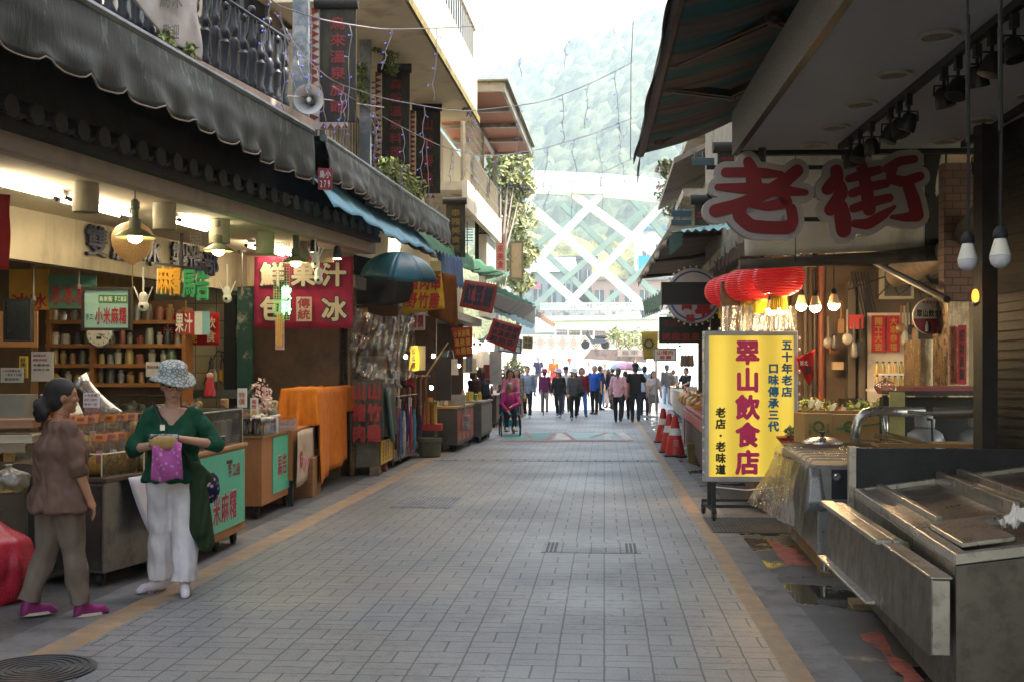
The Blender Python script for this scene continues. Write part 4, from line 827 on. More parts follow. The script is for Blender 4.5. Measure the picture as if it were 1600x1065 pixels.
# ---- brown plastic curtain and the magenta banner
def curtain():
    m=MB(); D=16.9; a=P(398,400,D); b_=P(556,400,D); W=(b_-a).length
    m.grid(lambda x,y:V((a.x,a.y,0))+CR*W*x+UZ*(3.0*y)+CF*(.07*math.sin(x*31+y)+.05*math.sin(x*57+y*3)+.06*mnoise.noise(V((x*9,y*1.5,0)))),70,14); o=m.build('curtain',M('#5d4830',.28,var=.45,sc=2.2,dirt=.6,dcol=(.2,.15,.1),ds=3,st=(2.5,2.5,.22),bump=.3),smooth=2,solid=.01); tag(o,'brown dirty plastic curtain closing the side of the shop','curtain')
    m=MB(); slabp(m,413,523,426,557,16.75,.01); tag(m.build('paper_strip',M('#7d5f38',.7)),'yellowed paper strip stuck on the brown curtain','paper')
    D=15.6
    o=sign('banner','big magenta banner for fresh fruit juice and shaved ice','banner',(397,401,552,513),D,cloth('#8f2747',bump=.2),wob=.5)
    for lst,off,c,lf in ((0,.085,'#26211f',.04),(1,.035,'#b9ad96',.044)):
        m=MB()
        for s,x0,y0,x1,y1 in (('鮮',407,411,446,449),('果',455,411,494,449),('汁',503,411,542,449),('包',407,464,446,503),('冰',503,464,542,503)): textp(m,s,x0,y0,x1,y1,D,bold=off,lift=lf)
        m.build('lettering' if lst else 'lettering_outline',mats_text(c),o)
    m=MB(); slabp(m,463,464,487,502,D-.04,.004); pq=m.build('white_patch',M('#b7a998',.7,bump=0),o); m=MB(); textp(m,'傳統',465,466,485,500,D-.04,True,.03,lift=.007); m.build('lettering',mats_text('#8f2b3f'),pq)
    wire=M('#8d8a86',.4,.5)
    def rack(x0,y0,x1,y1,D,nx,ny,lab,yaw=0):
        m=MB()
        for i in range(nx+1): x=x0+(x1-x0)*i/nx; m.tube([P(x,y0,D),P(x,y1,D)],.003,4)
        for j in range(ny+1): y=y0+(y1-y0)*j/ny; m.tube([P(x0,y,D),P(x1,y,D)],.003,4)
        return tag(m.build('wire_rack',wire),lab,'wire rack')
    rack(428,380,452,500,13.2,6,28,'tall hanging wire rack in front of the magenta banner'); rack(297,362,316,403,12,5,9,'small hanging wire rack behind the second pendant lamp')
    t=thing('led_sign','small green glowing neon sign on the hanging wire rack','sign',P(447,470,13.1)); m=MB(); textp(m,'飲料',440,447,455,492,13.1,True,.03,ext=.01); m.build('lettering',emit('#4dff7a',3.5),t)
    m=MB(); slabp(m,430,500,443,546,13.1,.05); o=m.build('drink_holder',M('#b98a8a',.4,var=.3,sc=30)); tag(o,'pink rimmed holder with straws hanging under the wire rack','holder'); m=MB()
    for i,c in enumerate((0,1,2)): m.tube([P(433+3*i,540,13.02),P(434+3*i,492,13.02)],.008,5)
    m.build('straws',YEL,o)
    m=MB(); slabp(m,499,389,521,410,14.6,.05); tag(m.build('junction_box',M('#b0a184',.7,dirt=.6,dcol=(.3,.14,.05),ds=6)),'rusty white junction box above the magenta banner','box')
    for x,y,D,lab in ((527,398,14.5,'lit black spotlight beside the rusty junction box'),(490,388,14.6,'black spotlight above the magenta banner')):
        p=P(x,y,D); t=thing('spotlight',lab,'lamp',p); m=MB(); m.lathe(p-UZ*.05,[(.055,0),(.06,.03),(.04,.14),(.02,.16)],14); m.build('body',black,t,1); m=MB(); m.lathe(p-UZ*.055,[(0,0),(.05,0),(.05,.004)],14); m.build('lens',emit('#ffe9c0',10 if x>500 else .4),t)
curtain()
# ---- heaps of packed goods on the shop worktop and counters
def heap(fr_,n,lab,grp,cols,seed,hmin=.1,hmax=.24,bagp=.6):
    rs=random.Random(seed)
    for i in range(n):
        p=fr_(rs.random(),rs.random()); h=rs.uniform(hmin,hmax); r=h*rs.uniform(.28,.42); c=cols[rs.randrange(len(cols))]; m=MB()
        if rs.random()<bagp:
            t=thing('goods_bag',lab,'goods',p,grp); m.ell(p+UZ*h*.32,r,r*.7,h*.33,10,6); m.build('contents',M(c,.6,var=.4,sc=30),t,2); m=MB(); M3=Matrix.Rotation(rs.uniform(-.5,.5),3,'Z'); rg=[]
            for zz,k in ((0,.8),(.12,1.06),(.45,1.02),(.62,.6),(.72,.22),(.86,.5),(1,.6)): rg.append([p+M3@V((r*1.1*k*math.cos(2*PI*j/12)*(1+.1*math.sin(j*5+zz*9)),r*.8*k*math.sin(2*PI*j/12),h*zz)) for j in range(12)])
            m.skin(rg); m.build('wrap',clear('#f4f0e8',.07,.12,.9,30),t,2)
        else:
            t=thing('goods_box',lab,'goods',p,grp); m.box(p+UZ*h*.4,(r*1.8,r*1.1,h*.8),rs.uniform(-.4,.4)+YAW); m.build('pack',M(c,.45,var=.15,bump=.05),t,bevel=.006); m=MB(); m.box(p+UZ*h*.45-CF*r*.02,(r*1.3,r*1.12,h*.3),YAW); m.build('label',M(('#c9b9b0','#a83c36','#d0b04a')[i%3],.5,bump=0),t)
pk=['#b58f52','#a3702f','#c9b38a','#8f4a30','#9a9a8a','#c2a23f','#7d5a3a']
p0=P(140,690,12.7); heap(lambda a,b:V((p0.x-.55+2.4*a,p0.y-.28+.4*b,.845)),26,'packed snack in the row on the low steel worktop at the back','packed snacks on the back worktop',pk,21)
heap(lambda a,b:ST.w(.75+.9*a,.1+.42*b,.905),16,'packed snack in the heap at the far end of the steel counter','snacks at the far end of the steel counter',pk,22,.14,.26,.75)
q0=P(10,690,8.6); heap(lambda a,b:V((q0.x-.35+.7*a,q0.y+.02+.35*b,.845)),10,'packed snack on the brown side table at the left edge','packed snacks on the side table',pk,23,.1,.2,.5)
heap(lambda a,b:C1.w(.08+(C1.L-.16)*a,.12+.35*b,1.205),9,'small pack lying on top of the glass display case','packs on the display case',pk,24,.06,.12,.3)
heap(lambda a,b:C2.w(.1+(C2.L-.2)*a,.2+.38*b,.995),10,'snack pack at the rear of the second teal cart','packs on the second teal cart',pk,25,.1,.18,.5)
# ================================================================ RIGHT SIDE
RB=Fr((1.3,0),(1.085,9.4),1)
grime=M('#c3bcae',.8,var=.1,sc=2,dirt=.55,dcol=(.16,.13,.1),ds=1.6,st=(1,1,.4)); beige=M('#b39a78',.8,var=.15,sc=2,dirt=.5,dcol=(.16,.1,.06),ds=1.8,st=(1,1,.5))
def building2():
    t=thing('restaurant_building','dark fronted restaurant building at the right with a grey projecting ceiling full of lamps','building',RB.w(5,2.5,0))
    m=MB(); RB.box(m,-6,9.42,0,7,3.305,3.5); m.build('ceiling',M('#c4c3c1',.75,var=.05,sc=1,bump=.05),t)
    m=MB(); RB.box(m,-6,9.46,-.05,-.002,3.27,3.62); RB.box(m,9.43,9.5,-.002,7,3.27,3.62); m.build('ceiling_edge',black,t)
    m=MB(); RB.box(m,-14,13.8,.55,8,3.62,14); m.build('upper_wall',M('#8f857a',.8,dirt=.4,dcol=(.2,.17,.14),ds=.6),t)  # unseen upper storeys, added this tall to shade the street
    m=MB(); a=P(1235,600,14.2); f=Fr(a,a+CR,1); f.v=CF
    f.box(m,0,4.2,0,.15,-.02,3.3); m.build('back_wall',beige,t)
    # right side wall: dark roller shutter and dark post
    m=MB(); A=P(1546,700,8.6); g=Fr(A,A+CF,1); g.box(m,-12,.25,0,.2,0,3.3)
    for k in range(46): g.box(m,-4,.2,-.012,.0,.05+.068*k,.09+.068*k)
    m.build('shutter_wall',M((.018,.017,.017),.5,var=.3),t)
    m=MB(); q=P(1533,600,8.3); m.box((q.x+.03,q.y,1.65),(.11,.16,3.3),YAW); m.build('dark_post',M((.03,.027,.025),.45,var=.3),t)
    bm_,nt,b,co=newmat('brick'); br=nn(nt,'TexBrick'); br.inputs['Scale'].default_value=4; br.inputs[1].default_value=(.16,.075,.05,1); br.inputs[2].default_value=(.22,.1,.07,1); br.inputs[3].default_value=(.05,.04,.035,1); mp=nn(nt,'Mapping'); mp.inputs['Rotation'].default_value=(R(90),0,0); nt.links.new(co,mp.inputs[0]); nt.links.new(mp.outputs[0],br.inputs[0]); nt.links.new(br.outputs[0],b.inputs['Base Color'])
    m=MB(); slabp(m,1475,255,1552,470,9.4,.12); m.build('brick_pier',bm_,t)
    for x0,x1,c,n in ((1296,1321,'#c4b092','plaster_pier'),(1325,1337,'#6d675e','steel_column'),(1342,1352,'#7d776e','steel_column')): m=MB(); slabp(m,x0,440,x1,760,13.9-(.2 if n[0]=='s' else 0),.15); m.build(n,M(c,.6,.3 if n[0]=='s' else 0,dirt=.4,dcol=(.2,.14,.1)),t)
    for x,c,r in ((1283,'#7d4632',.045),(1273,'#3a332d',.03),(1258,'#5d5145',.03)): m=MB(); q=P(x,600,13.8); m.cyl((q.x,q.y,0),(q.x,q.y,3.3),r,10); m.build('pipe',M(c,.45,dirt=.3),t,1)
building2()
def awning_right():
    t=thing('awning','big teal and grey folding arm awning over the right side of the street','awning',P(1100,100,11)); un,nt,b,co=newmat('awning_fabric')
    sx=nn(nt,'SeparateXYZ'); nt.links.new(co,sx.inputs[0]); st=mth(nt,'GREATER_THAN',mth(nt,'FRACT',mth(nt,'MULTIPLY',sx.outputs[1],1.1)),.62)
    c=mix(nt,st,(.15,.14,.12),(.035,.16,.16)); c=mix(nt,rng(nt,noi(nt,co,2.5,5,.65,(.6,3,1)),.45,.7,0,.8),c,(.05,.045,.04)); nt.links.new(c,b.inputs['Base Color']); b.inputs['Roughness'].default_value=.8
    tr=nn(nt,'BsdfTranslucent'); nt.links.new(c,tr.inputs[0]); mx=nn(nt,'MixShader'); mx.inputs[0].default_value=.22; nt.links.new(b.outputs[0],mx.inputs[1]); nt.links.new(tr.outputs[0],mx.inputs[2]); nt.links.new(mx.outputs[0],nt.nodes['Material Output'].inputs[0])
    o0=P(1003,240,14); o1=V((o0.x+.15,3.5,o0.z)); i0=P(1160,182,13.6); i1=V((i0.x+.2,3.5,i0.z+.02))
    m=MB(); m.grid(lambda a,b_:(o0.lerp(o1,a)).lerp(i0.lerp(i1,a),b_)+UZ*(-.05*math.sin(PI*b_)+.015*math.sin(a*60)*math.sin(PI*b_)),90,10); m.build('canopy',un,t,smooth=2,solid=.008)
    m=MB(); m.tube([o0-CR*.02,o1-CR*.02],.055,8); m.build('front_bar',M('#5a524a',.5,.3,dirt=.3),t,1)
    m=MB(); m.grid(lambda a,b_:o0.lerp(o1,a)+V((-.05-.05*b_-.02*math.sin(a*25)*b_,0,.03-.16*b_)),70,4); m.build('valance',M('#4a423c',.7,dirt=.3),t,smooth=2,solid=.006)
    m=MB(); m.grid(lambda a,b_:o0+V((-.02-.03*b_,.02+.1*a,-.02-.34*b_*(1-.6*a))),3,6); m.build('torn_end',M('#39332f',.7),t,solid=.01)
    am=M('#5d554c',.4,.5,var=.2)
    for pts in (((1053,98,10),(1208,30,9.2),(1290,62,9.8)),((1047,138,10.9),(1143,150,11.4),(1262,95,10.3)),((1030,222,13.4),(1138,154,12.7),(1196,181,13.1))):
        q=[P(*a) for a in pts]; m=MB()
        for a,b_ in ((q[0],q[1]),(q[1],q[2])):
            d=(b_-a).normalized(); n=d.cross(UZ).normalized()
            for o,h in ((-.025,.0),(.025,.012)): m.hexa([c+n*(o+s*.018)+UZ*(z+h) for z in (-.035,.035) for c,s in ((a,-1),(b_,-1),(b_,1),(a,1))])
        for e in q: m.ell(e,.07,.07,.055,10,6)
        m.build('folding_arm',am,t)
awning_right()
wr=M('#c9bfb2',.5)
for i,(x,y) in enumerate(((1466,56),(1397,117),(1346,163),(1305,199),(1272,227),(1535,188),(1475,221),(1612,148))):
    p=G(x,y,3.3); t=thing('downlight',('recessed round ceiling light nearest the camera, over the bulb cords','second recessed ceiling light of the left row','third recessed ceiling light of the left row','fourth recessed ceiling light of the left row','last recessed ceiling light above the red 老街 sign','recessed ceiling light right of the lamp track','recessed ceiling light near the far edge, right of the 老街 sign','recessed ceiling light at the right frame edge')[i],'lamp',p,'recessed lights in the grey ceiling')
    m=MB(); m.lathe(p-UZ*.012,[(.105,.016),(.11,.0),(.085,.0),(.08,.016)],28,cap=False); m.build('ring',wr,t,1); m=MB(); m.lathe(p-UZ*.004,[(0,0),(.082,0),(.082,.006)],24); m.build('lens',M('#8d8376',.3),t)
def track(a,b_,lab,heads):
    a=G(*a,3.27); b_=G(*b_,3.27); t=thing('lamp_track',lab,'lamp track',(a+b_)/2); d=(b_-a).normalized(); n=d.cross(UZ); m=MB(); m.hexa([c+n*s*.02+UZ*z for z in (-.015,.03) for c,s in ((a,-1),(b_,-1),(b_,1),(a,1))]); m.build('rail',black,t)
    for i,(x,y,ti,l2) in enumerate(heads):
        p=G(x,y-18,3.24); h=thing('track_spotlight',l2,'lamp',p,'spotlights on the ceiling tracks'); m=MB(); m.box(p-UZ*.02,(.035,.05,.07),0); m.build('adapter',black,h)
        dn=(V((ti,.25*((i%3)-1),-1))).normalized(); c=p-UZ*.15; m=MB(); m.tube([p-UZ*.05,p-UZ*.09],.01)
        for s in (-1,1): m.tube([p-UZ*.09,p-UZ*.09+CR*s*.055,c+CR*s*.058],.006,5)
        m.build('bracket',black,h); m=MB(); m.lathe(c-dn*.05,[(.03,0),(.045,.02),(.055,.07),(.058,.11),(.05,.112)],14,dn); m.build('body',black,h,1); m=MB(); m.lathe(c+dn*.058,[(0,0),(.05,0),(.05,.004)],14,dn); m.build('lens',M('#b5a68e',.25),h)
nm='nearest second third fourth fifth sixth seventh eighth ninth tenth last'.split()
track((1313,232),(1600,2),'long black lamp track under the grey ceiling',[(x,y,-.35 if i%2 else .2,'%s black spotlight on the long ceiling track'%nm[i]) for i,(x,y) in enumerate(((1585,45),(1550,72),(1527,92),(1497,112),(1475,128),(1420,170),(1405,181),(1391,191),(1362,212),(1343,224),(1328,236)))])
track((1505,228),(1606,165),'short black lamp track at the right end of the grey ceiling',[(1530,246,0,'left round spotlight on the short ceiling track'),(1587,226,0,'right round spotlight on the short ceiling track')])
for x,y,D,lab in ((1512,404,4.5,'left unlit white LED bulb hanging on a cord at the right'),(1563,398,4.2,'right unlit white LED bulb hanging on a cord beside the dark wall')):
    p=P(x,y,D); t=thing('hanging_bulb',lab,'light bulb',p,'unlit hanging bulbs'); k=.037
    m=MB(); m.lathe(p-UZ*.05,[(.001,0),(.02,.004),(.033,.018),(.037,.036),(.0375,.045)],20,cap=False); m.build('dome',M('#cfcdd2',.25,bump=0,var=.02),t,1)
    m=MB(); m.lathe(p-UZ*.004,[(.0375,0),(.035,.01),(.024,.05),(.02,.062)],20); m.build('collar',M('#d8d2c4',.4,bump=0,var=.02),t,1)
    m=MB(); m.lathe(p+UZ*.058,[(.022,0),(.026,.01),(.024,.03),(.012,.045)],14); m.build('socket',rubber,t,1)
    m=MB(); m.tube([p+UZ*.1,p+UZ*.5+CR*.004,p+UZ*.9-CR*.003,V((p.x,p.y,3.3))],.006,6); m.tube([p+UZ*.45,p+UZ*.7,p+UZ*.95],.009,6); m.build('cord',black,t,1)
# ---- 老街 cut sign
def sign_old_street():
    D=9.1; t=thing('shop_sign','big cut out sign with two brushy dark red characters 老街 hanging from the ceiling','sign',P(1280,310,D))
    z2=lambda x,y:(1080+x*.25,220+y*.25)
    lao=[[(215,200,26),(330,198,26),(460,205,27),(560,212,15)],[(355,135,28),(385,200,38),(392,300,50)],[(165,292,16),(350,300,32),(550,312,33),(712,326,15)],[(660,190,34),(570,265,38),(440,345,33),(290,405,36),(150,440,36)],[(575,360,30),(600,385,32),(480,412,26),(372,412,6)],[(310,400,32),(295,470,38),(370,535,36),(500,545,34),(610,545,36),(635,500,30),(622,428,28)]]
    jie=[[(905,190,34),(912,235,36),(850,305,32)],[(925,285,34),(940,330,36),(868,432,34)],[(935,415,36),(945,490,48),(950,560,42)],[(985,240,20),(1090,205,26),(1170,185,22)],[(1060,155,30),(1090,280,34),(1110,430,36)],[(1005,332,22),(1110,290,26),(1215,270,22)],[(1012,425,22),(1130,385,26),(1235,360,22)],[(1020,520,20),(1100,525,30),(1190,470,26),(1268,415,6)],[(1215,178,20),(1300,130,24),(1390,118,20)],[(1262,150,22),(1240,240,26),(1330,262,30),(1425,225,24)],[(1345,262,30),(1385,370,38),(1408,465,36)],[(1405,470,34),(1330,482,22),(1250,480,8)]]
    rm=M('#7a0f1a',.45,var=.08,bump=.05); wm_=M('#a39a98',.6,var=.06,bump=.05); k=D/FPX*.25
    def stroke(m,st,grow,lift,th):
        # thick rounded brush stroke with varying width
        pts=[]; 
        for i in range(len(st)-1):
            for j in range(6): q=j/6; pts.append(tuple(st[i][e]*(1-q)+st[i+1][e]*q for e in range(3)))
        pts.append(st[-1])
        # smooth
        for _ in range(2): pts=[pts[0]]+[tuple((pts[i-1][e]+2*pts[i][e]+pts[i+1][e])/4 for e in range(3)) for i in range(1,len(pts)-1)]+[pts[-1]]
        L=[];Rr=[]
        for i,(x,y,r) in enumerate(pts):
            dx=pts[min(i+1,len(pts)-1)][0]-pts[max(i-1,0)][0]; dy=pts[min(i+1,len(pts)-1)][1]-pts[max(i-1,0)][1]; l=math.hypot(dx,dy) or 1; nx,ny=-dy/l,dx/l; r+=grow; L.append((x+nx*r,y+ny*r)); Rr.append((x-nx*r,y-ny*r))
        def fan(i,sgn):
            x,y,r=pts[i]; r+=grow; a=(L[i][0]-x,L[i][1]-y); o=[]
            for q in range(1,8):
                an=PI*q/8*sgn; o.append((x+a[0]*math.cos(an)-a[1]*math.sin(an),y+a[0]*math.sin(an)+a[1]*math.cos(an)))
            return o
        def P3(p): return P(*z2(*p),D)-CF*lift
        for i in range(len(pts)-1):
            q=[P3(p) for p in (L[i],L[i+1],Rr[i+1],Rr[i])]
            m.prism(q,CF*th)
        for i,sg in ((0,1),(len(pts)-1,-1)):
            pl=[L[i]]+fan(i,sg)+[Rr[i]]; m.prism([P3(p) for p in pl],CF*th)
    for nm_,ch in (('老',lao),('街',jie)):
        m=MB()
        for i,s_ in enumerate(ch): stroke(m,s_,44,.0+.0006*i,.07)
        pl=m.build('backing_plate',wm_,t); m=MB()
        for i,s_ in enumerate(ch): stroke(m,s_,5,.012+.0006*i,.008)
        m.build('character',rm,pl)
    # fills behind the open middle of each character
    for pl in ([(340,170),(600,220),(660,420),(640,540),(300,520),(250,400)],[(900,250),(1080,160),(1300,160),(1420,250),(1430,480),(1000,560),(900,500)]):
        m=MB(); m.prism([P(*z2(x,y),D)+CF*.012 for x,y in pl],CF*.05); m.build('backing_plate',wm_,t)
    m=MB()
    for y in (262,306,343): m.tube([P(1104,y,D+.1),P(1452,y,D+.1)],.018,6)
    for x in (1191,1356): m.tube([P(x,215,D+.1),P(x,362,D+.1)],.03,6)
    m.build('frame',black,t)
sign_old_street()
def canvas():
    t=thing('canvas_blind','dirty white canvas blind with a rolled hem hanging behind the 老街 sign','blind',P(1320,400,10.6)); D=10.6; a=P(1163,236,D); b_=P(1476,236,D); W=(b_-a).length; h0=a.z
    m=MB(); m.grid(lambda x,y:a+CR*W*x+UZ*(-(1.0+.09*(1-x)*0)*y*(.97-.07*x))+CF*(.03*math.sin(x*9)+.02*math.sin(x*23+y*4)),50,14); m.build('sheet',M('#e8e2d8',.6,var=.06,sc=2,dirt=.45,dcol=(.3,.26,.22),ds=1.5,st=(1,1,.5)),t,smooth=2,solid=.006)
    m=MB(); m.tube([P(1155,414,D-.05),P(1250,409,D-.05),P(1380,403,D-.04),P(1480,394,D)],[.045,.05,.06,.075],10); m.build('rolled_hem',M('#5d564e',.6,var=.3,dirt=.4),t,1)
    m=MB()
    for x in (1243,1448): m.tube([P(x,236,D-.06),P(x,408,D-.1)],.004,4)
    m.build('rope',INK,t)
    m=MB(); slabp(m,1446,236,1480,402,D-.0,.06); tag(m.build('dark_panel',M('#2b2826',.7)),'dark panel at the right of the canvas blind','panel')
    m=MB(); m.tube([P(1350,402,12.5),P(1480,468,9.0)],.03,8); tag(m.build('strut',M('#45413c',.5,.4),smooth=True),'slanting steel strut under the canvas blind','strut')
    m=MB(); m.tube([P(1400,430,12.6),P(1440,415,12.2),P(1475,398,11),P(1500,380,9.6),P(1540,330,9)],[.14,.14,.13,.12,.1],14); tag(m.build('duct',M('#6d665c',.5,.4,var=.25,dirt=.3),smooth=True),'grey ventilation duct behind the hanging bulbs','duct')
    m=MB(); m.tube([P(1448,430,11),P(1452,438,11),P(1470,441,11),P(1500,440,11)],.03,8); tag(m.build('hose',black,smooth=True),'black corrugated hose under the duct','hose')
    rs=random.Random(3); m=MB()
    for i in range(9):
        x0=1390+rs.uniform(-60,110); m.tube([P(x0,425+rs.uniform(-12,12),12.8),P(x0+rs.uniform(-20,30),455+rs.uniform(-10,25),12.8),P(x0+rs.uniform(20,60),430+rs.uniform(-15,15),12.8)],.008,5)
    for i in range(6): x0=1330+5*i; m.tube([P(x0,425,13.6),P(x0+14,492,13.6)],.009,5)
    tag(m.build('cables',rubber,smooth=True),'tangle of black cables on the wall above the couplets','cables')
canvas()
def lantern(x,y,D,lab):
    p=P(x,y,D); t=thing('paper_lantern',lab,'lantern',p,'red lanterns hanging in a row'); r=.275; m=MB(); n=32; rg=[]
    for k in range(17):
        a=PI*k/16; q=max(math.sin(a)**.8,.22)*r; rg.append([p+V((q*(1-.035*(j%2))*math.cos(2*PI*j/n),q*(1-.035*(j%2))*math.sin(2*PI*j/n),-.2*math.cos(a))) for j in range(n)])
    m.skin(rg); mt=_mats.get('lan')
    if not mt:
        mt,nt,b,co=newmat('lantern_silk'); b.inputs['Base Color'].default_value=(.55,.012,.018,1); b.inputs['Roughness'].default_value=.5; b.inputs['Emission Color'].default_value=(.8,.02,.02,1); b.inputs['Emission Strength'].default_value=.05
        sx=nn(nt,'SeparateXYZ'); nt.links.new(co,sx.inputs[0]); bumpn(nt,b,mth(nt,'SINE',mth(nt,'MULTIPLY',sx.outputs[2],230)),1,.012); _mats['lan']=mt
    m.build('globe',mt,t,1); m=MB(); m.lathe(p-UZ*.225,[(.085,0),(.09,.03),(.07,.04)],18); m.lathe(p+UZ*.19,[(.07,0),(.08,.03),(.02,.04)],18); m.build('rim',M('#a88a35',.4,.3),t,1)
    m=MB()
    for k in range(22): a=2*PI*k/22; c=p+V((.075*math.cos(a),.075*math.sin(a),-.22)); m.tube([c,c-UZ*.13+V((.01*math.cos(a),.01*math.sin(a),0))],.011,4)
    m.build('fringe',M('#b8a52a',.7),t); m=MB(); m.ell(p-UZ*.21,.04,.04,.03); m.build('bulb',emit('#ffcf8a',40),t,1); m=MB(); m.tube([p+UZ*.22,p+UZ*.6],.006); m.build('cord',black,t)
for i,(x,y,D) in enumerate(((1217,434,12.2),(1190,441,13.1),(1168,446,13.9),(1150,451,14.6),(1133,456,15.3))): lantern(x,y,D,'%s red paper lantern in the row, %s'%(('largest, nearest','second','middle','fourth','farthest')[i],('under the canvas blind','just left of the largest lantern','third from the canvas blind','second from the LED board','next to the black LED board')[i]))
for i,(x,y,D,l) in enumerate(((1205,485,12.6,'lit bulb farthest left under the red lanterns'),(1222,483,12.4,'small lit spiral bulb second from the left under the lanterns'),(1252,478,12.6,'lit bulb in the middle of the row left of the brown pipe'),(1274,480,12.0,'lit bulb hanging just left of the brown pipe'),(1303,477,12.0,'lit bulb hanging in front of the plaster pier'))):
    p=P(x,y,D); t=thing('hanging_bulb',l,'light bulb',p,'lit bulbs hanging in the restaurant'); m=MB(); m.ell(p,.058,.058,.055); m.build('dome',emit('#ffd59a',48),t,1); m=MB(); m.lathe(p+UZ*.01,[(.06,0),(.055,.02),(.035,.09),(.03,.11)],16); m.build('collar',M('#c9b28a',.5),t,1); m=MB(); m.lathe(p+UZ*.115,[(.033,0),(.03,.04),(.01,.06)],12); m.tube([p+UZ*.16,p+UZ*.6],.006); m.build('socket',rubber,t,1)
# ---- walls notices in the restaurant
sign('partition','white partition panel behind the red couplets in the restaurant','panel',(1356,489,1430,640),13.5,M('#bdb3a0',.6,dirt=.25))
for x0,x1,s,l in ((1362,1383,'開工大吉','left red couplet with gold characters on the white panel'),(1386,1406,'大家恭禧','right red couplet with gold characters on the white panel')): sign('couplet',l,'couplet',(x0,493,x1,550),13.45,M('#a3182a',.6,bump=0),[(s,x0+4,496,x1-4,548,'#a8893a',True)],t=.008)
sign('electric_box','open grey electric box full of wires above the couplets','box',(1382,424,1424,463),13.2,M('#4a4743',.6),frame=M('#9a9484',.5),t=.08,fw=.03)
sign('switch_box','double wall switch box on the plaster pier','switch',(1301,565,1318,577),13.6,M('#b09a78',.5),t=.05); sign('switch_box','orange weathered outlet box on the plaster pier','switch',(1297,537,1311,552),13.6,M('#8f5630',.5,dirt=.4),t=.07)
sign('red_tin','red tin box on top of the steel column','box',(1327,492,1349,514),13.3,M('#a3302a',.5),t=.15)
p=P(1455,494,11.5); t=thing('round_sign','round red and white drink sign of the restaurant beside the shiny fridge','sign',p); m=MB(); m.lathe(p,[(0,0),(.178,0),(.182,.004),(.182,.03)],40,CF); m.build('disc',M('#c9c0b8',.4,bump=0),t)
m=MB(); pts=[p-CF*.003+CR*.18*math.cos(a)+UZ*.18*math.sin(a) for a in [R(188)+R(164)*i/20 for i in range(21)]]; m.prism(pts,CF*.002); m.build('red_half',M('#8f1626',.4,bump=0),t)
m=MB(); textp(m,'翠山飲食店',1432,484,1478,496,11.5,bold=.03); textp(m,'訂位',1446,498,1464,503,11.5); m.build('lettering',INK,t); m=MB(); textp(m,'美國原古',1441,470,1462,475,11.5); textp(m,'Coke',1455,475,1468,481,11.5); m.build('lettering',mats_text('#b3202c'),t)
for x,c in ((1448,'#c9c9c4'),(1454,'#1b1a1a')): m=MB(); m.lathe(P(x,518,11.47),[(.015,0),(.017,.05),(.007,.08),(.007,.1)],10); m.build('bottle_picture',M(c,.5),t)
m=MB(); slabp(m,1438,530,1478,612,11.9,.5); tag(m.build('steel_fridge',steel('#c9b79a',.14,.1)),'shiny stainless cabinet under the round red sign','fridge'); 
m=MB(); slabp(m,1481,445,1514,640,11.2,.4); o=tag(m.build('glass_cabinet',steel('#8f7d6a',.2,.2)),'tall steel cabinet carrying a thin red strip, left of the dark post','cabinet')
sign('red_strip','thin red paper strip with black characters on the tall steel cabinet','notice',(1496,508,1510,600),11.1,M('#b3202a',.5,bump=0),[('招財進寶',1499,515,1507,594,'#3a1214',True)],t=.006)
p=P(1524,463,8.1); t=thing('wall_lamp','orange wall lamp on the dark post','lamp',p); m=MB(); m.ell(p,.025,.02,.05); m.build('shade',emit('#ff7a1c',1.6),t,1); m=MB(); m.lathe(p-UZ*.07,[(.012,0),(.03,.02),(.03,.03)],12); m.build('base',chrome,t,1)
# red flag
m=MB(); q=[P(1245,560,11.8),P(1273,545,11.9),P(1271,590,12),P(1263,602,12)]; m.grid(lambda a,b_:q[0].lerp(q[1],a).lerp(q[3].lerp(q[2],a),b_)+CF*.02*math.sin(6*a+4*b_),8,8); o=tag(m.build('flag',cloth('#b3201f'),smooth=2,solid=.004),'red triangular flag with black and white characters behind the yellow lightbox','flag')
m=MB(); textp(m,'新北',1250,563,1262,571,11.75); m.build('lettering',white,o); m=MB(); textp(m,'鮮',1256,570,1269,586,11.72); m.build('lettering',INK,o)
# crinkled plastic curtain left of the restaurant
m=MB(); a=P(1128,478,13.4); W=115/FPX*13.4; m.grid(lambda x,y:a+CR*W*x-UZ*1.6*y+CF*(.04*math.sin(x*24)+.03*math.sin(x*41+3*y)),40,14); tag(m.build('plastic_curtain',clear('#d9cbb0',.4,.12,1,9),smooth=2),'clear crinkled plastic curtain behind the yellow lightbox','curtain')
m=MB(); slabp(m,1128,440,1242,700,14.0,.1); tag(m.build('wooden_wall',M('#6d5a45',.7,var=.3,dirt=.4)),'brown stall back wall behind the plastic curtain','wall')
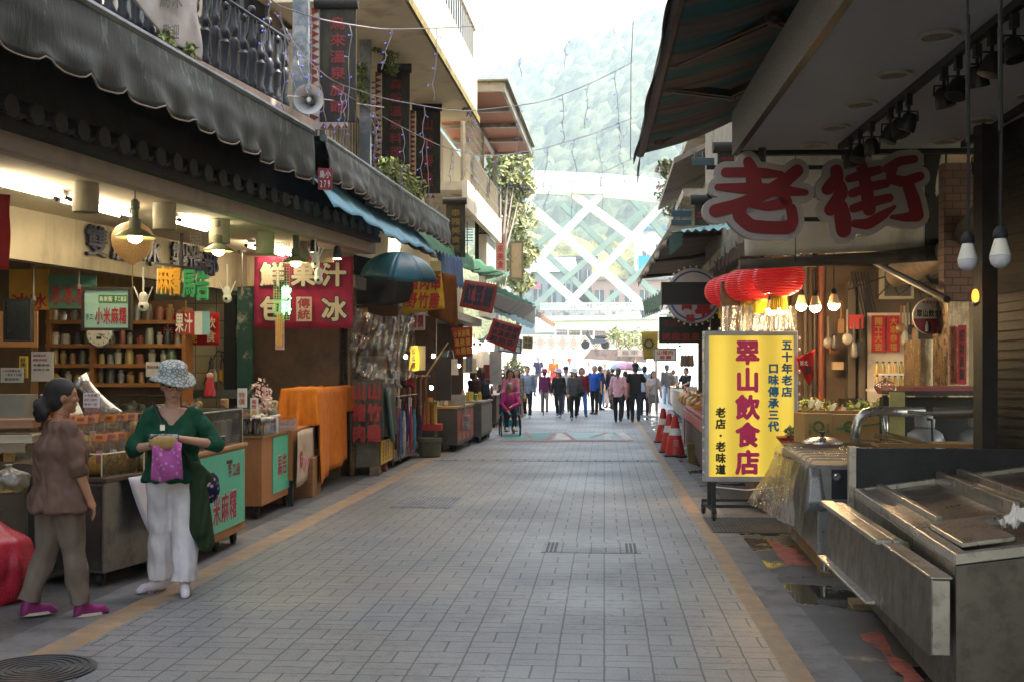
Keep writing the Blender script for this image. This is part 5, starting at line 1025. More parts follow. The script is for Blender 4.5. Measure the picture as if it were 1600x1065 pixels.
# ---- yellow lightbox sign on casters
def lightbox():
    D=12.0; t=thing('lightbox_sign','lit yellow lightbox sign on casters with pink, blue and black characters','sign',V((P(1172,800,D).x,P(1172,800,D).y,0))); al=M('#a8a8a8',.35,.5)
    ym,nt,b,co=newmat('lit_panel'); sx=nn(nt,'SeparateXYZ'); nt.links.new(co,sx.inputs[0]); gl=None
    xx=mth(nt,'ADD',mth(nt,'MULTIPLY',sx.outputs[0],cs),mth(nt,'MULTIPLY',sx.outputs[1],sn))
    for c0 in (-.33,.02,.36):
        g=mth(nt,'POWER',2.718,mth(nt,'MULTIPLY',mth(nt,'POWER',mth(nt,'SUBTRACT',xx,c0),2.0),-90)); gl=g if gl is None else mth(nt,'ADD',gl,g)
    b.inputs['Base Color'].default_value=(.72,.5,.05,1); b.inputs['Emission Color'].default_value=(1,.72,.1,1); nt.links.new(mth(nt,'ADD',mth(nt,'MULTIPLY',gl,.05),.06),b.inputs['Emission Strength']); b.inputs['Roughness'].default_value=.35
    m=MB(); slabp(m,1108,524,1241,744,D,.12); pn=m.build('panel',ym,t)
    m=MB()
    for q in ((1101,517,1247,524),(1101,744,1247,752),(1101,524,1108,744),(1241,524,1247,744)): slabp(m,*q,D-.02,.16)
    m.build('frame',al,t,bevel=.006)
    for txt,r,c,lf in (('翠山飲食店',(1149,531,1187,742),'#d4306a',.0),('五十年老店',(1221,531,1238,620),'#1f6f97',.0),('口味傳承三代',(1200,567,1217,674),'#1f6f97',.0),('老店·老味道',(1118,636,1134,741),'#262114',.0)):
        m=MB(); textp(m,txt,*r,D,True,.045,gap=.09); m.build('lettering',M(c,.5,bump=0,var=.05),pn)
    lb=M('#7a86c9',.3); m=MB()
    for i in range(13):
        for x in (1099,1249): p=P(x,528+17.5*i,D); m.ell(p,.012,.012,.02,6,4)
    for i in range(9): m.ell(P(1108+16.5*i,514,D),.012,.012,.02,6,4)
    m.build('bead_bulbs',M('#c9c9d8',.3),t)
    f=Fr(P(1104,760,D),P(1104,760,D)+CR,1); f.v=CF; f.A.z=0; W=.96; m=MB()
    for u in (.03,W): f.box(m,u-.02,u+.02,-.01,.03,.12,.42); f.box(m,u-.02,u+.02,-.3,.4,.1,.13); f.box(m,u-.02,u+.02,-.27,-.24,.13,.4)
    for v in (-.25,.3): f.box(m,.0,W,v,v+.04,.135,.165)
    m.build('stand',black,t)
    for u in (.03,W):
        for v in (-.27,.37): caster(t,f.w(u,v,0),.04)
    m=MB(); m.tube([f.w(.05,-.04,.33),f.w(.4,-.1,.3),f.w(.8,-.08,.34)],.006); m.build('cord',white,t)
lightbox()
# ---- steel counters
K2=Fr(G(1277,900),G(1226,838),1)
def cook_counter():
    st=steel('#a5a4a2',.28,.3); L=K2.L; t=thing('cooking_counter','steel cooking counter wrapped in clear plastic beside the yellow lightbox','counter',K2.w(L/2,.4,0))
    m=MB(); K2.box(m,0,L,0,.95,.16,.55); K2.box(m,-.02,L,-.03,.98,.55,.83); m.build('body',st,t,bevel=.01)
    m=MB(); K2.box(m,-.024,-.021,.1,.4,.58,.8); m.build('black_panel',M((.04,.04,.042),.35,.4),t)
    for v in (.14,.26): m=MB(); m.lathe(K2.w(-.022,v,.745),[(.028,0),(.03,.02),(.018,.03)],14,-K2.u); m.build('knob',chrome,t,1)
    for v in (.06,.85): m=MB(); m.cyl(K2.w(.06,v,.0),K2.w(.06,v,.16),.03,10); m.build('leg',st,t,1)
    m=MB(); K2.box(m,-.02,.16,.02,.16,-.0,.035); tag(m.build('wood_block',wood('#7d6a55','#5a4a3a')),'small wooden block under the leg of the cooking counter','block')
    m=MB(); K2.box(m,.12,L,.06,.14,0,.158); m.build('plinth',M('#8a6f4c',.8,dirt=.4),t)
    # clear wrap
    m=MB(); prof=[(.7,.86),(.3,.87),(.0,.86),(-.05,.8),(-.07,.62),(-.08,.4),(-.1,.18)]
    def wrap(a,b_):
        x=b_*(len(prof)-1); i=min(int(x),len(prof)-2); q=x-i; v=prof[i][0]*(1-q)+prof[i+1][0]*q; z=prof[i][1]*(1-q)+prof[i+1][1]*q; u=.05+(L+.15)*a
        return K2.w(u,v-.02*abs(math.sin(u*13+z*4))*(b_>.35),z+.012*math.sin(u*23+v*9)*(b_<.4))
    m.grid(wrap,50,36); m.build('clear_wrap',clear('#f2f2f2',.07,.08,1,16),t,2)
    m=MB(); q0=[K2.w(-.03,-.06,.82),K2.w(-.03,.02,.8),K2.w(-.06,.06,.5),K2.w(-.05,-.1,.48)]; m.grid(lambda a,b_:q0[0].lerp(q0[1],a).lerp(q0[3].lerp(q0[2],a),b_),4,4); m.build('wrap_edge',M('#8d8d8f',.3,.3),t,smooth=2,solid=.006)
    m=MB(); a0=K2.w(L+.1,-.08,.78); a1=K2.w(L+.05,-.32,.3); a2=K2.w(.5,-.12,.3); m.grid(lambda a,b_:a0.lerp(K2.w(.5,-.07,.8),a).lerp(a1.lerp(a2,a),b_)+V((.02*math.sin(9*a+5*b_),0,0)),14,10); m.build('loose_sheet',clear('#f0f0ee',.04,.08,1,9),t,2)
    # handle of bent pipe
    m=MB(); m.tube([P(1337,692,9.3),P(1337,668,9.3),P(1341,655,9.3),P(1352,645,9.3),P(1368,642,9.3),P(1444,643,9.3)],.04,12); m.tube([P(1382,645,9.3),P(1384,694,9.3)],.025,10); tag(m.build('bent_pipe',steel('#b9b9b7',.2,.1),smooth=2),'thick bent steel pipe rail over the cooking counter','pipe')
    m=MB(); m.tube([P(1418,643,9.2),P(1470,646,9.1)],.014); m.tube([P(1458,645,9),P(1566,642,8.8)],.045,12); tag(m.build('roller',M('#6d675f',.4,.3),smooth=True),'grey roller on a rod beside the bent pipe','roller')
    # cardboard box, lid, sticks
    cb=M('#b08a56',.8,var=.1,bump=.1); p=P(1320,666,10.4); t=thing('cardboard_box','open printed cardboard box behind the pot lid','box',P(1320,692,10.4)); m=MB(); slabp(m,1257,645,1302,692,10.5,.3,.1); slabp(m,1302,647,1384,692,10.5,.32,-.1); m.build('body',cb,t,bevel=.004); m=MB(); slabp(m,1256,641,1386,646,10.7,.1); m.build('flap',M('#9a7748',.8),t)
    m=MB(); textp(m,'山蘇',1263,658,1268,680,10.44,True); textp(m,'水果',1291,660,1296,678,10.44,True)
    for x in (1279,1327): m.lathe(P(x,666,10.42),[(.03,0),(.055,0),(.055,.002),(.03,.002)],18,CF,cap=False)
    m.build('print',M('#5d6a3a',.7,bump=0),t); m=MB(); m.quad(P(1306,672,10.4),P(1306,667,10.4),P(1368,661,10.4),P(1380,656,10.4),P(1378,662,10.4)); m.build('green_stripe',M('#4f7d55',.7,bump=0),t)
    p=P(1285,686,9.8); t=thing('pot_lid','round steel pot lid with a black knob on the cooking counter','pot lid',p); m=MB(); m.lathe(p-UZ*.03,[(.17,0),(.165,.015),(.1,.045),(.02,.055)],28); m.build('dome',chrome,t,1); m=MB(); m.lathe(p+UZ*.025,[(.015,0),(.015,.02),(.03,.03),(.03,.045)],14); m.build('knob',black,t,1)
    rs=random.Random(8)
    m=MB(); c=P(1440,698,8.9); m.prism([c+CR*a+CF*b_ for a,b_ in ((-.35,-.05),(.55,-.1),(.6,.25),(-.3,.3))],UZ*.03); tag(m.build('cardboard_sheet',M('#9d7a4d',.8,var=.2,sc=3)),'flat piece of brown cardboard on the counter behind the black splash board','cardboard')
    for i in range(7):
        m=MB(); c=P(1365+8*i,690+rs.uniform(-3,3),9.0-.02*i); d=CR*rs.uniform(.12,.22)-UZ*.02+CF*rs.uniform(-.05,.05); m.tube([c-d*.7+UZ*.02*i*.5,c+d],.009,5); tag(m.build('stick',M('#8d7350',.8)),'thin wooden stick in the pile on the cooking counter','stick','pile of sticks')
cook_counter()
def greens():
    rt=M('#b3181f',.4); gm=[M((.06,.12,.02),.6,bump=0),M((.12,.18,.04),.6,bump=0),M((.2,.2,.08),.6,bump=0)]
    for i,(x,y,D,r,lab) in enumerate(((1272,646,12.6,.34,'red tray heaped with leafy greens beside the yellow lightbox'),(1350,648,12.6,.34,'red tray of greens behind the cardboard box'),(1262,690,11.2,.3,'lower red tray of dark greens between lightbox and cardboard box'),(1400,642,12.8,.3,'red tray of pale sprouts in front of the white panel'))):
        p=P(x,y,D); t=thing('vegetable_tray',lab,'tray',p,'red vegetable trays'); m=MB(); m.lathe(p-UZ*.05,[(r*.75,0),(r,.09),(r*1.02,.1),(r*.9,.085)],24); m.build('tray',rt,t,1); m=MB(); leafcloud(m,p+UZ*.07,r*.85,r*.6,.1,260,.035,random.Random(i),3); m.build('greens',gm,t)
    for i,(x,y) in enumerate(((1265,628),(1276,630),(1298,636),(1314,640),(1385,636))):
        m=MB(); slabp(m,x-3,y-6,x+3,y+8,12.2,.004); o=m.build('price_tag',white); o.rotation_euler=(0,R(25),0); tag(o,'small white price stick %s in the vegetable trays'%('far left','second from left','in the middle','fourth from left','far right')[i],'price tag','price sticks in the greens')
    m=MB(); p=P(1330,700,12.9); m.box((p.x,p.y,p.z/2+.12),(2.2,.9,p.z+.22),YAW); tag(m.build('produce_table',M('#5a4636',.7,var=.3)),'dark produce table under the vegetable trays','table')
    rs=random.Random(2)
    m=MB(); slabp(m,1362,607,1432,611,13.0,.22); o=tag(m.build('wall_shelf',white),'white wall shelf carrying the sauce bottles','shelf')
    for i in range(12):
        x=1375+9.5*(i%6); y=606-22*(i//6)*0-(0 if i<6 else 21); p=P(x,y+ (0 if i<6 else 0),12.95+ .0)+CF*.1; t=thing('bottle','%s sauce bottle on the %s of the white shelf'%(('leftmost','second','third','fourth','fifth','rightmost')[i%6],('lower row','upper row')[i//6]),'bottle',p,'sauce bottles'); m=MB(); m.lathe(p,[(.026,0),(.027,.09),(.012,.12),(.012,.13)],12); m.build('glass',M(('#a88a3a','#8a7a2c','#b59a52')[i%3],.2),t,1); m=MB(); m.lathe(p+UZ*.13,[(.014,0),(.014,.022)],10); m.build('cap',black,t)
    m=MB(); slabp(m,1374,583,1432,586,13.0,.2); tag(m.build('wall_shelf',white),'upper white shelf carrying the back row of sauce bottles','shelf')
    p=P(1383,600,12.4); m=bag_blob(p-UZ*.1,.09,.17,5); tag(m.build('vegetable_bag',clear('#c98aa0',.4,.15,1,20),smooth=2),'pink tied bag of vegetables hanging beside the sauce bottles','bag')
    for x,lab in ((1334,'left dark pan standing on the produce table'),(1325,'small dark pan behind the cardboard box')): p=P(x,627,13); m=MB(); m.lathe(p-UZ*.06,[(.08,0),(.1,.02),(.1,.1),(.09,.1)],18); tag(m.build('pan',M('#2b2825',.4,.4),smooth=True),lab,'pan')
greens()
def gas_shelf():
    t=thing('metal_shelf','black metal shelf frame holding the gas cylinders at the right','shelf',P(1490,700,9.6)); D=9.6; f=Fr(P(1410,700,D),P(1410,700,D)+CR,1); f.v=CF; f.A.z=0; m=MB()
    for u in (.02,.88): f.box(m,u-.02,u+.02,0,.04,0,1.32); f.box(m,u-.02,u+.02,.5,.54,0,1.32)
    f.box(m,0,.9,0,.54,1.325,1.36); m.build('frame',black,t); m=MB(); f.box(m,0,.9,.55,.6,0,1.3); f.box(m,.02,.86,.0,.5,.6,.62); m.build('panel',M((.02,.02,.02),.6),t)
    m=MB(); f.box(m,.1,.86,.02,.45,1.362,1.4); tag(m.build('red_board',M('#8d3f44',.5)),'flat reddish board lying on the black metal shelf','board')
    m=MB(); slabp(m,1391,612,1414,694,9.45,.03); tag(m.build('acrylic_panel',M('#a89f6a',.3,var=.3,dirt=.4)),'yellowish translucent panel beside the metal shelf','panel')
    gc=M('#8d9298',.4,.2,dirt=.2)
    for x,D,lab in ((1445,9.75,'left grey gas cylinder on the black metal shelf'),(1528,9.75,'right grey gas cylinder marked with red digits on the black metal shelf')):
        p=P(x,700,D); p.z=.625; t=thing('gas_cylinder',lab,'gas cylinder',p,'gas cylinders'); m=MB(); m.lathe(p,[(.13,0),(.15,.02),(.16,.06),(.16,.32),(.14,.38),(.08,.42),(.03,.43)],24); m.build('body',gc,t,1); m=MB(); m.lathe(p+UZ*.43,[(.08,0),(.085,.1),(.08,.1),(.075,.0)],18,cap=False); m.tube([p+UZ*.43,p+UZ*.5],.02); m.build('collar',gc,t,1)
        m=MB(); m.tube([p+UZ*.5,p+UZ*.5-CF*.17,p+UZ*.3-CF*.19,p+UZ*.1-CF*.18],.012); m.build('hose',black,t,1)
        m=MB(); m.text('091' if x>1500 else '瓦斯',p-CF*.166+UZ*.27,CR,UZ,.06,.05); m.build('lettering',M('#a83a3a' if x>1500 else '#2c6f8d',.5,bump=0),t)
    for (x,y,c,r,h,lab) in ((1580,672,'#b5442a',.1,.2,'orange tied plastic bag hanging at the right edge'),(1594,655,'#4fa83f',.09,.17,'green plastic bag hanging at the right edge'),(1567,672,'#b53a2a',.05,.13,'small red plastic bag beside the orange bag'),(1553,688,'#c9c4bb',.055,.1,'small clear bag standing beside the gas cylinders')):
        p=P(x,y,8.7); m=bag_blob(p-UZ*h*.5,r,h,x%9); tag(m.build('plastic_bag',clear(c,.5,.2,1,16),smooth=2),lab,'bag')
gas_shelf()
rp_=P(1330,690,12.6); heap(lambda a,b:V((rp_.x-.6+1.5*a,rp_.y-.25+.5*b,rp_.z+.0)),18,'small packed goods crowded on the dark produce table behind the cardboard box','packed goods on the produce table',['#8f7a52','#7d3a2a','#a89a80','#5d6a40','#6d5a48','#9a8a40'],31,.1,.26,.45)
rs=random.Random(12)
for i in range(12):
    x=(1294+10*i) if i<6 else (1408+5*(i-6)); y=rs.uniform(470,520); p=P(x,y,13.3); h=rs.uniform(.14,.32); m=MB(); m.tube([p,p-UZ*h],.012,6); k=i%3
    if k==0: m.ell(p-UZ*(h+.05),.06,.02,.07,10,6)
    elif k==1: m.cap(p-UZ*h,p-UZ*(h+.12),.035,.045,8)
    else: m.box(p-UZ*(h+.08),(.07,.02,.16),YAW)
    tag(m.build('utensil',M(('#6d6860','#3a3632','#8a6a48','#9a948a')[i%4],.45,.3,dirt=.3),smooth=k<2),'kitchen utensil hanging in the row under the cables on the restaurant wall','utensil','utensils hanging on the restaurant wall')
K3=Fr(G(1493,1145),G(1335,942),1)
def near_counter():
    st=steel('#726b63',.34,.55); ed=steel('#b3aca2',.26,.25); L=K3.L; t=thing('steel_stall','large empty stainless steel market stall with a side flap at the right foreground','counter',K3.w(L/2,.9,0)); W=2.0
    T=lambda u,v,dz=0: K3.w(u,v,.757+.15*v+dz)
    def slab(m,u0,u1,v0,v1,a,b_): m.hexa([T(u,v,z) for z in (a,b_) for u,v in ((u0,v0),(u1,v0),(u1,v1),(u0,v1))])
    def body(m,u0,u1): m.hexa([K3.w(u0,0,.1),K3.w(u1,0,.1),K3.w(u1,W,.1),K3.w(u0,W,.1),T(u0,0,-.05),T(u1,0,-.05),T(u1,W,-.05),T(u0,W,-.05)])
    m=MB(); body(m,0,.88); body(m,.884,L); m.build('body',st,t,bevel=.006)
    m=MB()
    for q in ((0,.05,0,W),(.82,.94,0,W),(L-.05,L,0,W),(.051,.819,0,.05),(.941,L-.051,0,.05),(.05,.82,W-.05,W),(.94,L-.05,W-.05,W)): slab(m,*q,-.048,.0)
    m.build('rim',ed,t,bevel=.004)
    m=MB(); slab(m,.96,L-.08,.13,.16,-.046,.02); slab(m,.95,L-.06,.5,.53,-.046,.045); slab(m,.95,L-.06,.63,.66,-.046,.045); slab(m,.95,L-.06,1.3,1.33,-.046,.045); slab(m,.06,.8,.62,.65,-.046,.03); slab(m,.06,.8,1.3,1.33,-.046,.03); m.build('divider',ed,t,bevel=.003)
    dk=steel('#7d7872',.28,.6); m=MB(); slab(m,.95,L-.06,.165,.495,-.047,-.03); slab(m,.95,L-.06,.665,1.295,-.047,-.026); slab(m,.95,L-.06,.535,.625,-.047,.01); slab(m,.06,.81,.06,1.9,-.047,-.034); m.build('tray',dk,t)
    m=MB(); slab(m,.95,L-.08,.055,.125,-.046,-.012); m.build('ledge',ed,t)
    m=MB(); slab(m,.1,.72,.05,.27,.004,.026); m.build('cover_plate',ed,t,bevel=.004)
    m=MB()
    for u0,u1 in ((.02,.95),(.955,2.45)):
        a=lambda u,s,o: K3.w(u,-.08-.05*u+o-.02*s,.645+.012*u-.325*s)
        m.hexa([a(u0,1,0),a(u1,1,0),a(u1,1,.014),a(u0,1,.014),a(u0,0,0),a(u1,0,0),a(u1,0,.014),a(u0,0,.014)])
    m.build('flap',st,t); m=MB()
    b=lambda u,v,z: K3.w(u,-.08-.05*u+v,.645+.012*u+z)
    def bb(u0,u1,v0,v1,z0,z1): m.hexa([b(u,v,z) for z in (z0,z1) for u,v in ((u0,v0),(u1,v0),(u1,v1),(u0,v1))])
    bb(.0,.95,-.02,.07,.002,.014); bb(.9,2.47,-.05,.03,.002,.03); bb(.9,2.45,.04,.09,.002,.024); bb(1.05,2.47,-.07,-.005,-.33,-.315); bb(.0,.018,-.015,.06,-.32,0); m.build('flap_rim',ed,t,bevel=.004)
    m=MB(); m.tube([b(.95,.05,.02),K3.w(.93,-.02,.66),K3.w(.93,.0,.6)],.014); m.build('hinge',M('#7d7a55',.5,.3),t,1)
    m=MB(); K3.box(m,-.006,-.001,W*.36,W*.37,.4,.41); m.build('bolt',chrome,t)
    for u,v in ((L-.08,.08),(.1,.08)): m=MB(); m.cyl(K3.w(u,v,.0),K3.w(u,v,.1),.03,10); m.build('leg',st,t,1)
    m=MB(); K3.box(m,L-.2,L+.02,-.04,.14,-.0,.035); tag(m.build('wood_block',wood('#8a7350','#6b563c')),'wooden block under the far leg of the large steel stall','block')
    m=MB(); K3.box(m,L+.03,L+.09,.02,W+.6,.6,1.02); tag(m.build('splash_board',M((.02,.021,.022),.6,var=.4,bump=.6)),'rough black splash board between the two steel counters','board')
    m=MB(); K3.box(m,L+.025,L+.1,-.03,.015,.6,1.03); m.build('corner_post',ed,t)
    m=MB(); c=T(.45,.42,.0)
    m.grid(lambda a,b_:c+CR*(.24*a-.1)+CF*(.14*b_-.05)+UZ*(.02+.07*mnoise.noise(V((a*5,b_*5,1)))+.04*mnoise.noise(V((a*11,b_*11,4)))+.03*math.sin(PI*a)),16,14); tag(m.build('tissue',M('#e0dad4',.8,bump=.2),smooth=False,solid=.003),'crumpled white tissue lying on the steel stall','tissue')
    for k,(x,y) in enumerate(((1440,742),(1500,760),(1528,730),(1470,770))):
        pass
near_counter()
# ================================================================ LEFT ROW, FARTHER: carts, cloths, signs
def qsign(name,lab,cat,c4,D,mat,lines,col,t=.015,group=None,bold=.035,fill=.86,dd=(0,0,0,0),vert=False):
    "sign from four photo corners TL TR BR BL at depth D (dd: extra depth per corner)"
    q=[P(x,y,D+e) for (x,y),e in zip(c4,dd)]; n=(q[1]-q[0]).cross(q[3]-q[0]).normalized()
    if n.dot(CF)<0: n=-n
    m=MB(); m.grid(lambda a,b:q[0].lerp(q[1],a).lerp(q[3].lerp(q[2],a),b)+n*.012*math.sin(a*8+b*3),12,8); o=tag(m.build(name,mat,smooth=2,solid=t),lab,cat,group)
    Rv=(q[1]-q[0]); U=(q[0]-q[3]); W=(Rv.length+(q[2]-q[3]).length)/2*fill; Hh=U.length*fill; c=(q[0]+q[1]+q[2]+q[3])/4-n*(t/2+.018); k=len(lines); m=MB(); Un=U.normalized(); Rn=(Rv-Un*Rv.dot(Un)).normalized(); sk=Rv.normalized()
    for i,s in enumerate(lines):
        if vert: ch=Hh/(len(s)*1.06); cw=W/k*.9; m.text(s,c+sk*((k-1)/2-i)*W/k,sk,Un,ch,cw,True,.06,bold)
        else: ch=Hh/k*.9; m.text(s,c+Un*((k-1)/2-i)*Hh/k,sk,Un,ch,W/len(s)*.92,False,.087,bold)
    m.build('lettering',mats_text(col),o); return o
# grey tarpaulin cart
GCt=Fr(G(592,742),G(614,729),-1)
def grey_cart():
    f=GCt; L=f.L; t=thing('covered_stall','steel stall under a grey tarpaulin, standing on bricks','stall',f.w(L/2,.25,0)); m=MB(); f.box(m,0,L,0,.46,.13,.5); f.box(m,.02,L-.02,.02,.44,.5,1.3); m.build('body',M('#6b665c',.5,.4,dirt=.4),t,bevel=.006)
    o=draped('grey_tarpaulin','grey tarpaulin with painted red characters for boar meat and bamboo chicken','cover',f,-.06,L+.03,-.05,.5,1.4,lambda k,q:.52+.03*math.sin(9*q),cloth('#55554e',bump=.5,rough=.6),.03,3)
    m=MB(); D=16.55
    for s,x in (('山猪肉',564),('山竹雞',588)): m.text(s,P(x-3,644,D-.08),CR,UZ,.26,.2,True,.16,.05)
    m.build('lettering',mats_text('#93201c'),o)
    m=MB(); f.box(m,.1,L-.06,-.03,-.012,.15,.5); o=tag(m.build('poster',YEL),'yellow poster with dark red lines on the side of the grey covered stall','poster'); m=MB()
    for i in range(4): m.text('小米酒每杯',f.w(.22+.26*i,-.036,.33),f.R,UZ,.055,.07,True)
    m.build('lettering',mats_text('#7d1f1c'),o)
    for u,v,l in ((.1,.06,'pale brick under the near corner of the grey covered stall'),(.75,.06,'reddish brick under the far corner of the grey covered stall')): m=MB(); f.box(m,u-.12,u+.12,v-.07,v+.08,0,.06); f.box(m,u-.11,u+.12,v-.06,v+.08,.062,.128); tag(m.build('bricks',M('#7d6a5c' if u<.5 else '#7a3f34',.8,dirt=.3),bevel=.006),l,'bricks')
    sign('banner','white cloth with a blue ring emblem above the grey tarpaulin','banner',(541,556,604,598),17.2,cloth('#a39a8e'),wob=.6); o=bpy.data.objects['banner'] if False else [x for x in COL.objects if x.get('label','').startswith('white cloth with a blue ring')][0]
    m=MB(); m.lathe(P(570,575,17.14),[(.125,0),(.138,0),(.138,.004),(.125,.004)],32,-CF,cap=False); textp(m,'燒',560,565,580,585,17.14,bold=.06,lift=.01); m.build('lettering',mats_text('#2f4379'),o)
    m=MB(); a=P(545,474,16.8); b_=P(648,488,17.0); W=(b_-a).length
    m.grid(lambda x,y:a.lerp(b_,x)-UZ*(.9+.2*math.sin(x*3))*y-UZ*.12*math.sin(x*PI)*(1-y)+CF*(.09*mnoise.noise(V((x*4,y*3,0)))+.03*math.sin(x*30+y*7)),40,30); tag(m.build('plastic_sheet',clear('#d9d2c6',.35,.14,1,7),smooth=2),'crumpled clear plastic sheet hung above the grey tarpaulin','plastic sheet')
    qsign('banner','narrow yellow banner seen through the clear plastic above the grey tarpaulin','banner',((546,482),(574,480),(577,520),(548,527)),17.1,cloth('#b78a2a'),['竹雞'],'#a3261f',vert=True)
    m=MB(); q=[P(x,y,D) for x,y,D in ((602,605,17),(612,600,18.5),(622,670,18.6),(612,690,17.2))]; m.grid(lambda a,b:q[0].lerp(q[1],a).lerp(q[3].lerp(q[2],a),b)+CR*.03*math.sin(a*9),10,10); tag(m.build('green_sheet',cloth('#3c5a54',rough=.5),smooth=2,solid=.005),'dark green sheet at the street side of the grey tarpaulin','cover')
grey_cart()
# black tarpaulin and umbrella
m=MB(); a=P(552,398,17.0); b_=P(645,415,17.6); m.grid(lambda x,y:a.lerp(b_,x)-UZ*(.72*y*(1-.3*x**3))+CF*(.12*math.sin(x*5+y*2)),20,14); tag(m.build('black_tarpaulin',M((.022,.022,.021),.6,var=.5,bump=.4),smooth=2,solid=.008),'sagging black tarpaulin behind the blue green umbrella','tarpaulin')
def umbrella(name,lab,p,r,h,tilt,mats,handle=True,ribs=8):
    t=thing(name,lab,'umbrella',p); Rm=Matrix.Rotation(tilt[0],3,'X')@Matrix.Rotation(tilt[1],3,'Y'); m=MB(); n=ribs*6
    for k in range(ribs):
        m.m=k%len(mats)
        m.grid(lambda a,b:V(p)+Rm@V((math.cos(2*PI*(k+a)/ribs)*r*math.sin(b*PI/2*.92)*(1-.07*math.sin(PI*a)*b),math.sin(2*PI*(k+a)/ribs)*r*math.sin(b*PI/2*.92)*(1-.07*math.sin(PI*a)*b),h*(math.cos(b*PI/2*.92)-1)-.02*math.sin(PI*a)*b)),6,8)
    m.build('canopy',mats,t,smooth=2,solid=.004); m=MB()
    for k in range(ribs):
        m.tube([V(p)+Rm@V((math.cos(2*PI*k/ribs)*r*math.sin(b*PI/2*.92),math.sin(2*PI*k/ribs)*r*math.sin(b*PI/2*.92),h*(math.cos(b*PI/2*.92)-1)-.006)) for b in [j/6 for j in range(7)]],.004,4)
    m.build('ribs',steel('#777777'),t); m=MB(); m.tube([V(p)+Rm@V((0,0,.05)),V(p)+Rm@V((0,0,-.75))],.008,6); m.tube([V(p)+Rm@V((0,0,-.75)),V(p)+Rm@V((.03,0,-.82)),V(p)+Rm@V((.07,0,-.78))],.012,6); m.build('shaft',black,t,1); return t
umbrella('umbrella','blue green umbrella hung open over the stalls beside the magenta banner',P(626,394,16.4),.56,.42,(.12,.1),[M('#235566',.4,var=.25,bump=.05),M('#1f4a55',.4,var=.25,bump=.05)])
# blue and green tarpaulin roofs
def tarp(name,lab,px,mat,nu=24,nv=8,sag=.06,fold=.02,cat='tarpaulin'):
    q=[P(*p) for p in px]; m=MB(); m.grid(lambda a,b:q[0].lerp(q[1],a).lerp(q[3].lerp(q[2],a),b)-UZ*sag*math.sin(PI*b)*math.sin(PI*a)+UZ*fold*math.sin(a*47+b*5),nu*2,nv); return tag(m.build(name,mat,smooth=2,solid=.006),lab,cat)
def trans(col,f=.4):
    m=cloth(col,bump=.3,rough=.6).copy(); nt=m.node_tree; b=nt.nodes['Principled BSDF']; tr=nn(nt,'BsdfTranslucent'); tr.inputs[0].default_value=(*lin(col),1); mx=nn(nt,'MixShader'); mx.inputs[0].default_value=f; nt.links.new(b.outputs[0],mx.inputs[1]); nt.links.new(tr.outputs[0],mx.inputs[2]); nt.links.new(mx.outputs[0],nt.nodes['Material Output'].inputs[0]); return m
l0=P(522,324,13.1); l1=P(680,400,19.2); ins=V((-.5,.03,.55)); m=MB(); m.grid(lambda a,b:l0.lerp(l1,a)+ins*b+V((.05*math.sin(PI*b),0,.02*math.sin(a*40)*(1-b)+.03*math.sin(a*9)))+V((.012*math.sin(a*70+b*3),0,0)),60,8); tag(m.build('blue_tarpaulin',trans('#a9dcfa',.5),smooth=2,solid=.006),'long light blue tarpaulin roof above the umbrella','tarpaulin')
tarp('blue_tarpaulin','blue cloth corner hanging down beside the 紅豆餅 sign',((680,392,20.4),(722,404,21.4),(725,452,21.3),(694,440,20.4)),cloth('#4b6286',bump=.6),sag=0,fold=.03)
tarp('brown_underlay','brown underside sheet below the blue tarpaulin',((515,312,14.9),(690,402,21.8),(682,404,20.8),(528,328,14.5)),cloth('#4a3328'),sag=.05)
tarp('green_tarpaulin','long faded green tarpaulin roof below the grey awning',((588,326,18),(790,428,31),(755,432,28),(640,377,18.6)),trans('#5f9277'),sag=.1,fold=.03)
tarp('green_flap','dull green hanging edge at the end of the green tarpaulin',((756,428,28.5),(791,430,31),(789,446,31),(760,442,28.5)),cloth('#6b7d66'),sag=0,fold=.05)
tarp('teal_tarpaulin','teal tarpaulin roof over the far left stalls',((776,446,26),(836,476,40),(820,475,36),(775,458,26)),trans('#3f8f7c'),sag=.05)
tarp('dark_roof','dark corrugated stall roof under the teal tarpaulin',((768,455,25),(838,480,40),(815,500,36),(766,478,25)),M('#3a322d',.7,dirt=.3),sag=.02)
tarp('grey_flap','grey cloth hanging from the end of the far left stall roof',((813,476,37),(836,482,39.5),(836,507,39.5),(812,500,37)),cloth('#7d7f76'),sag=0,fold=.04)
tarp('blue_roof_sheet','pale blue translucent roof sheet below the dark corrugated roof',((772,476,27),(835,508,40),(832,514,40),(772,488,27)),trans('#9fc4d3'),sag=.02)
tarp('brown_roof','brown slanting end roof over the last left stall',((838,484,42),(868,506,52),(866,512,52),(838,494,42)),M('#6a4c3a',.7),sag=0,cat='roof')
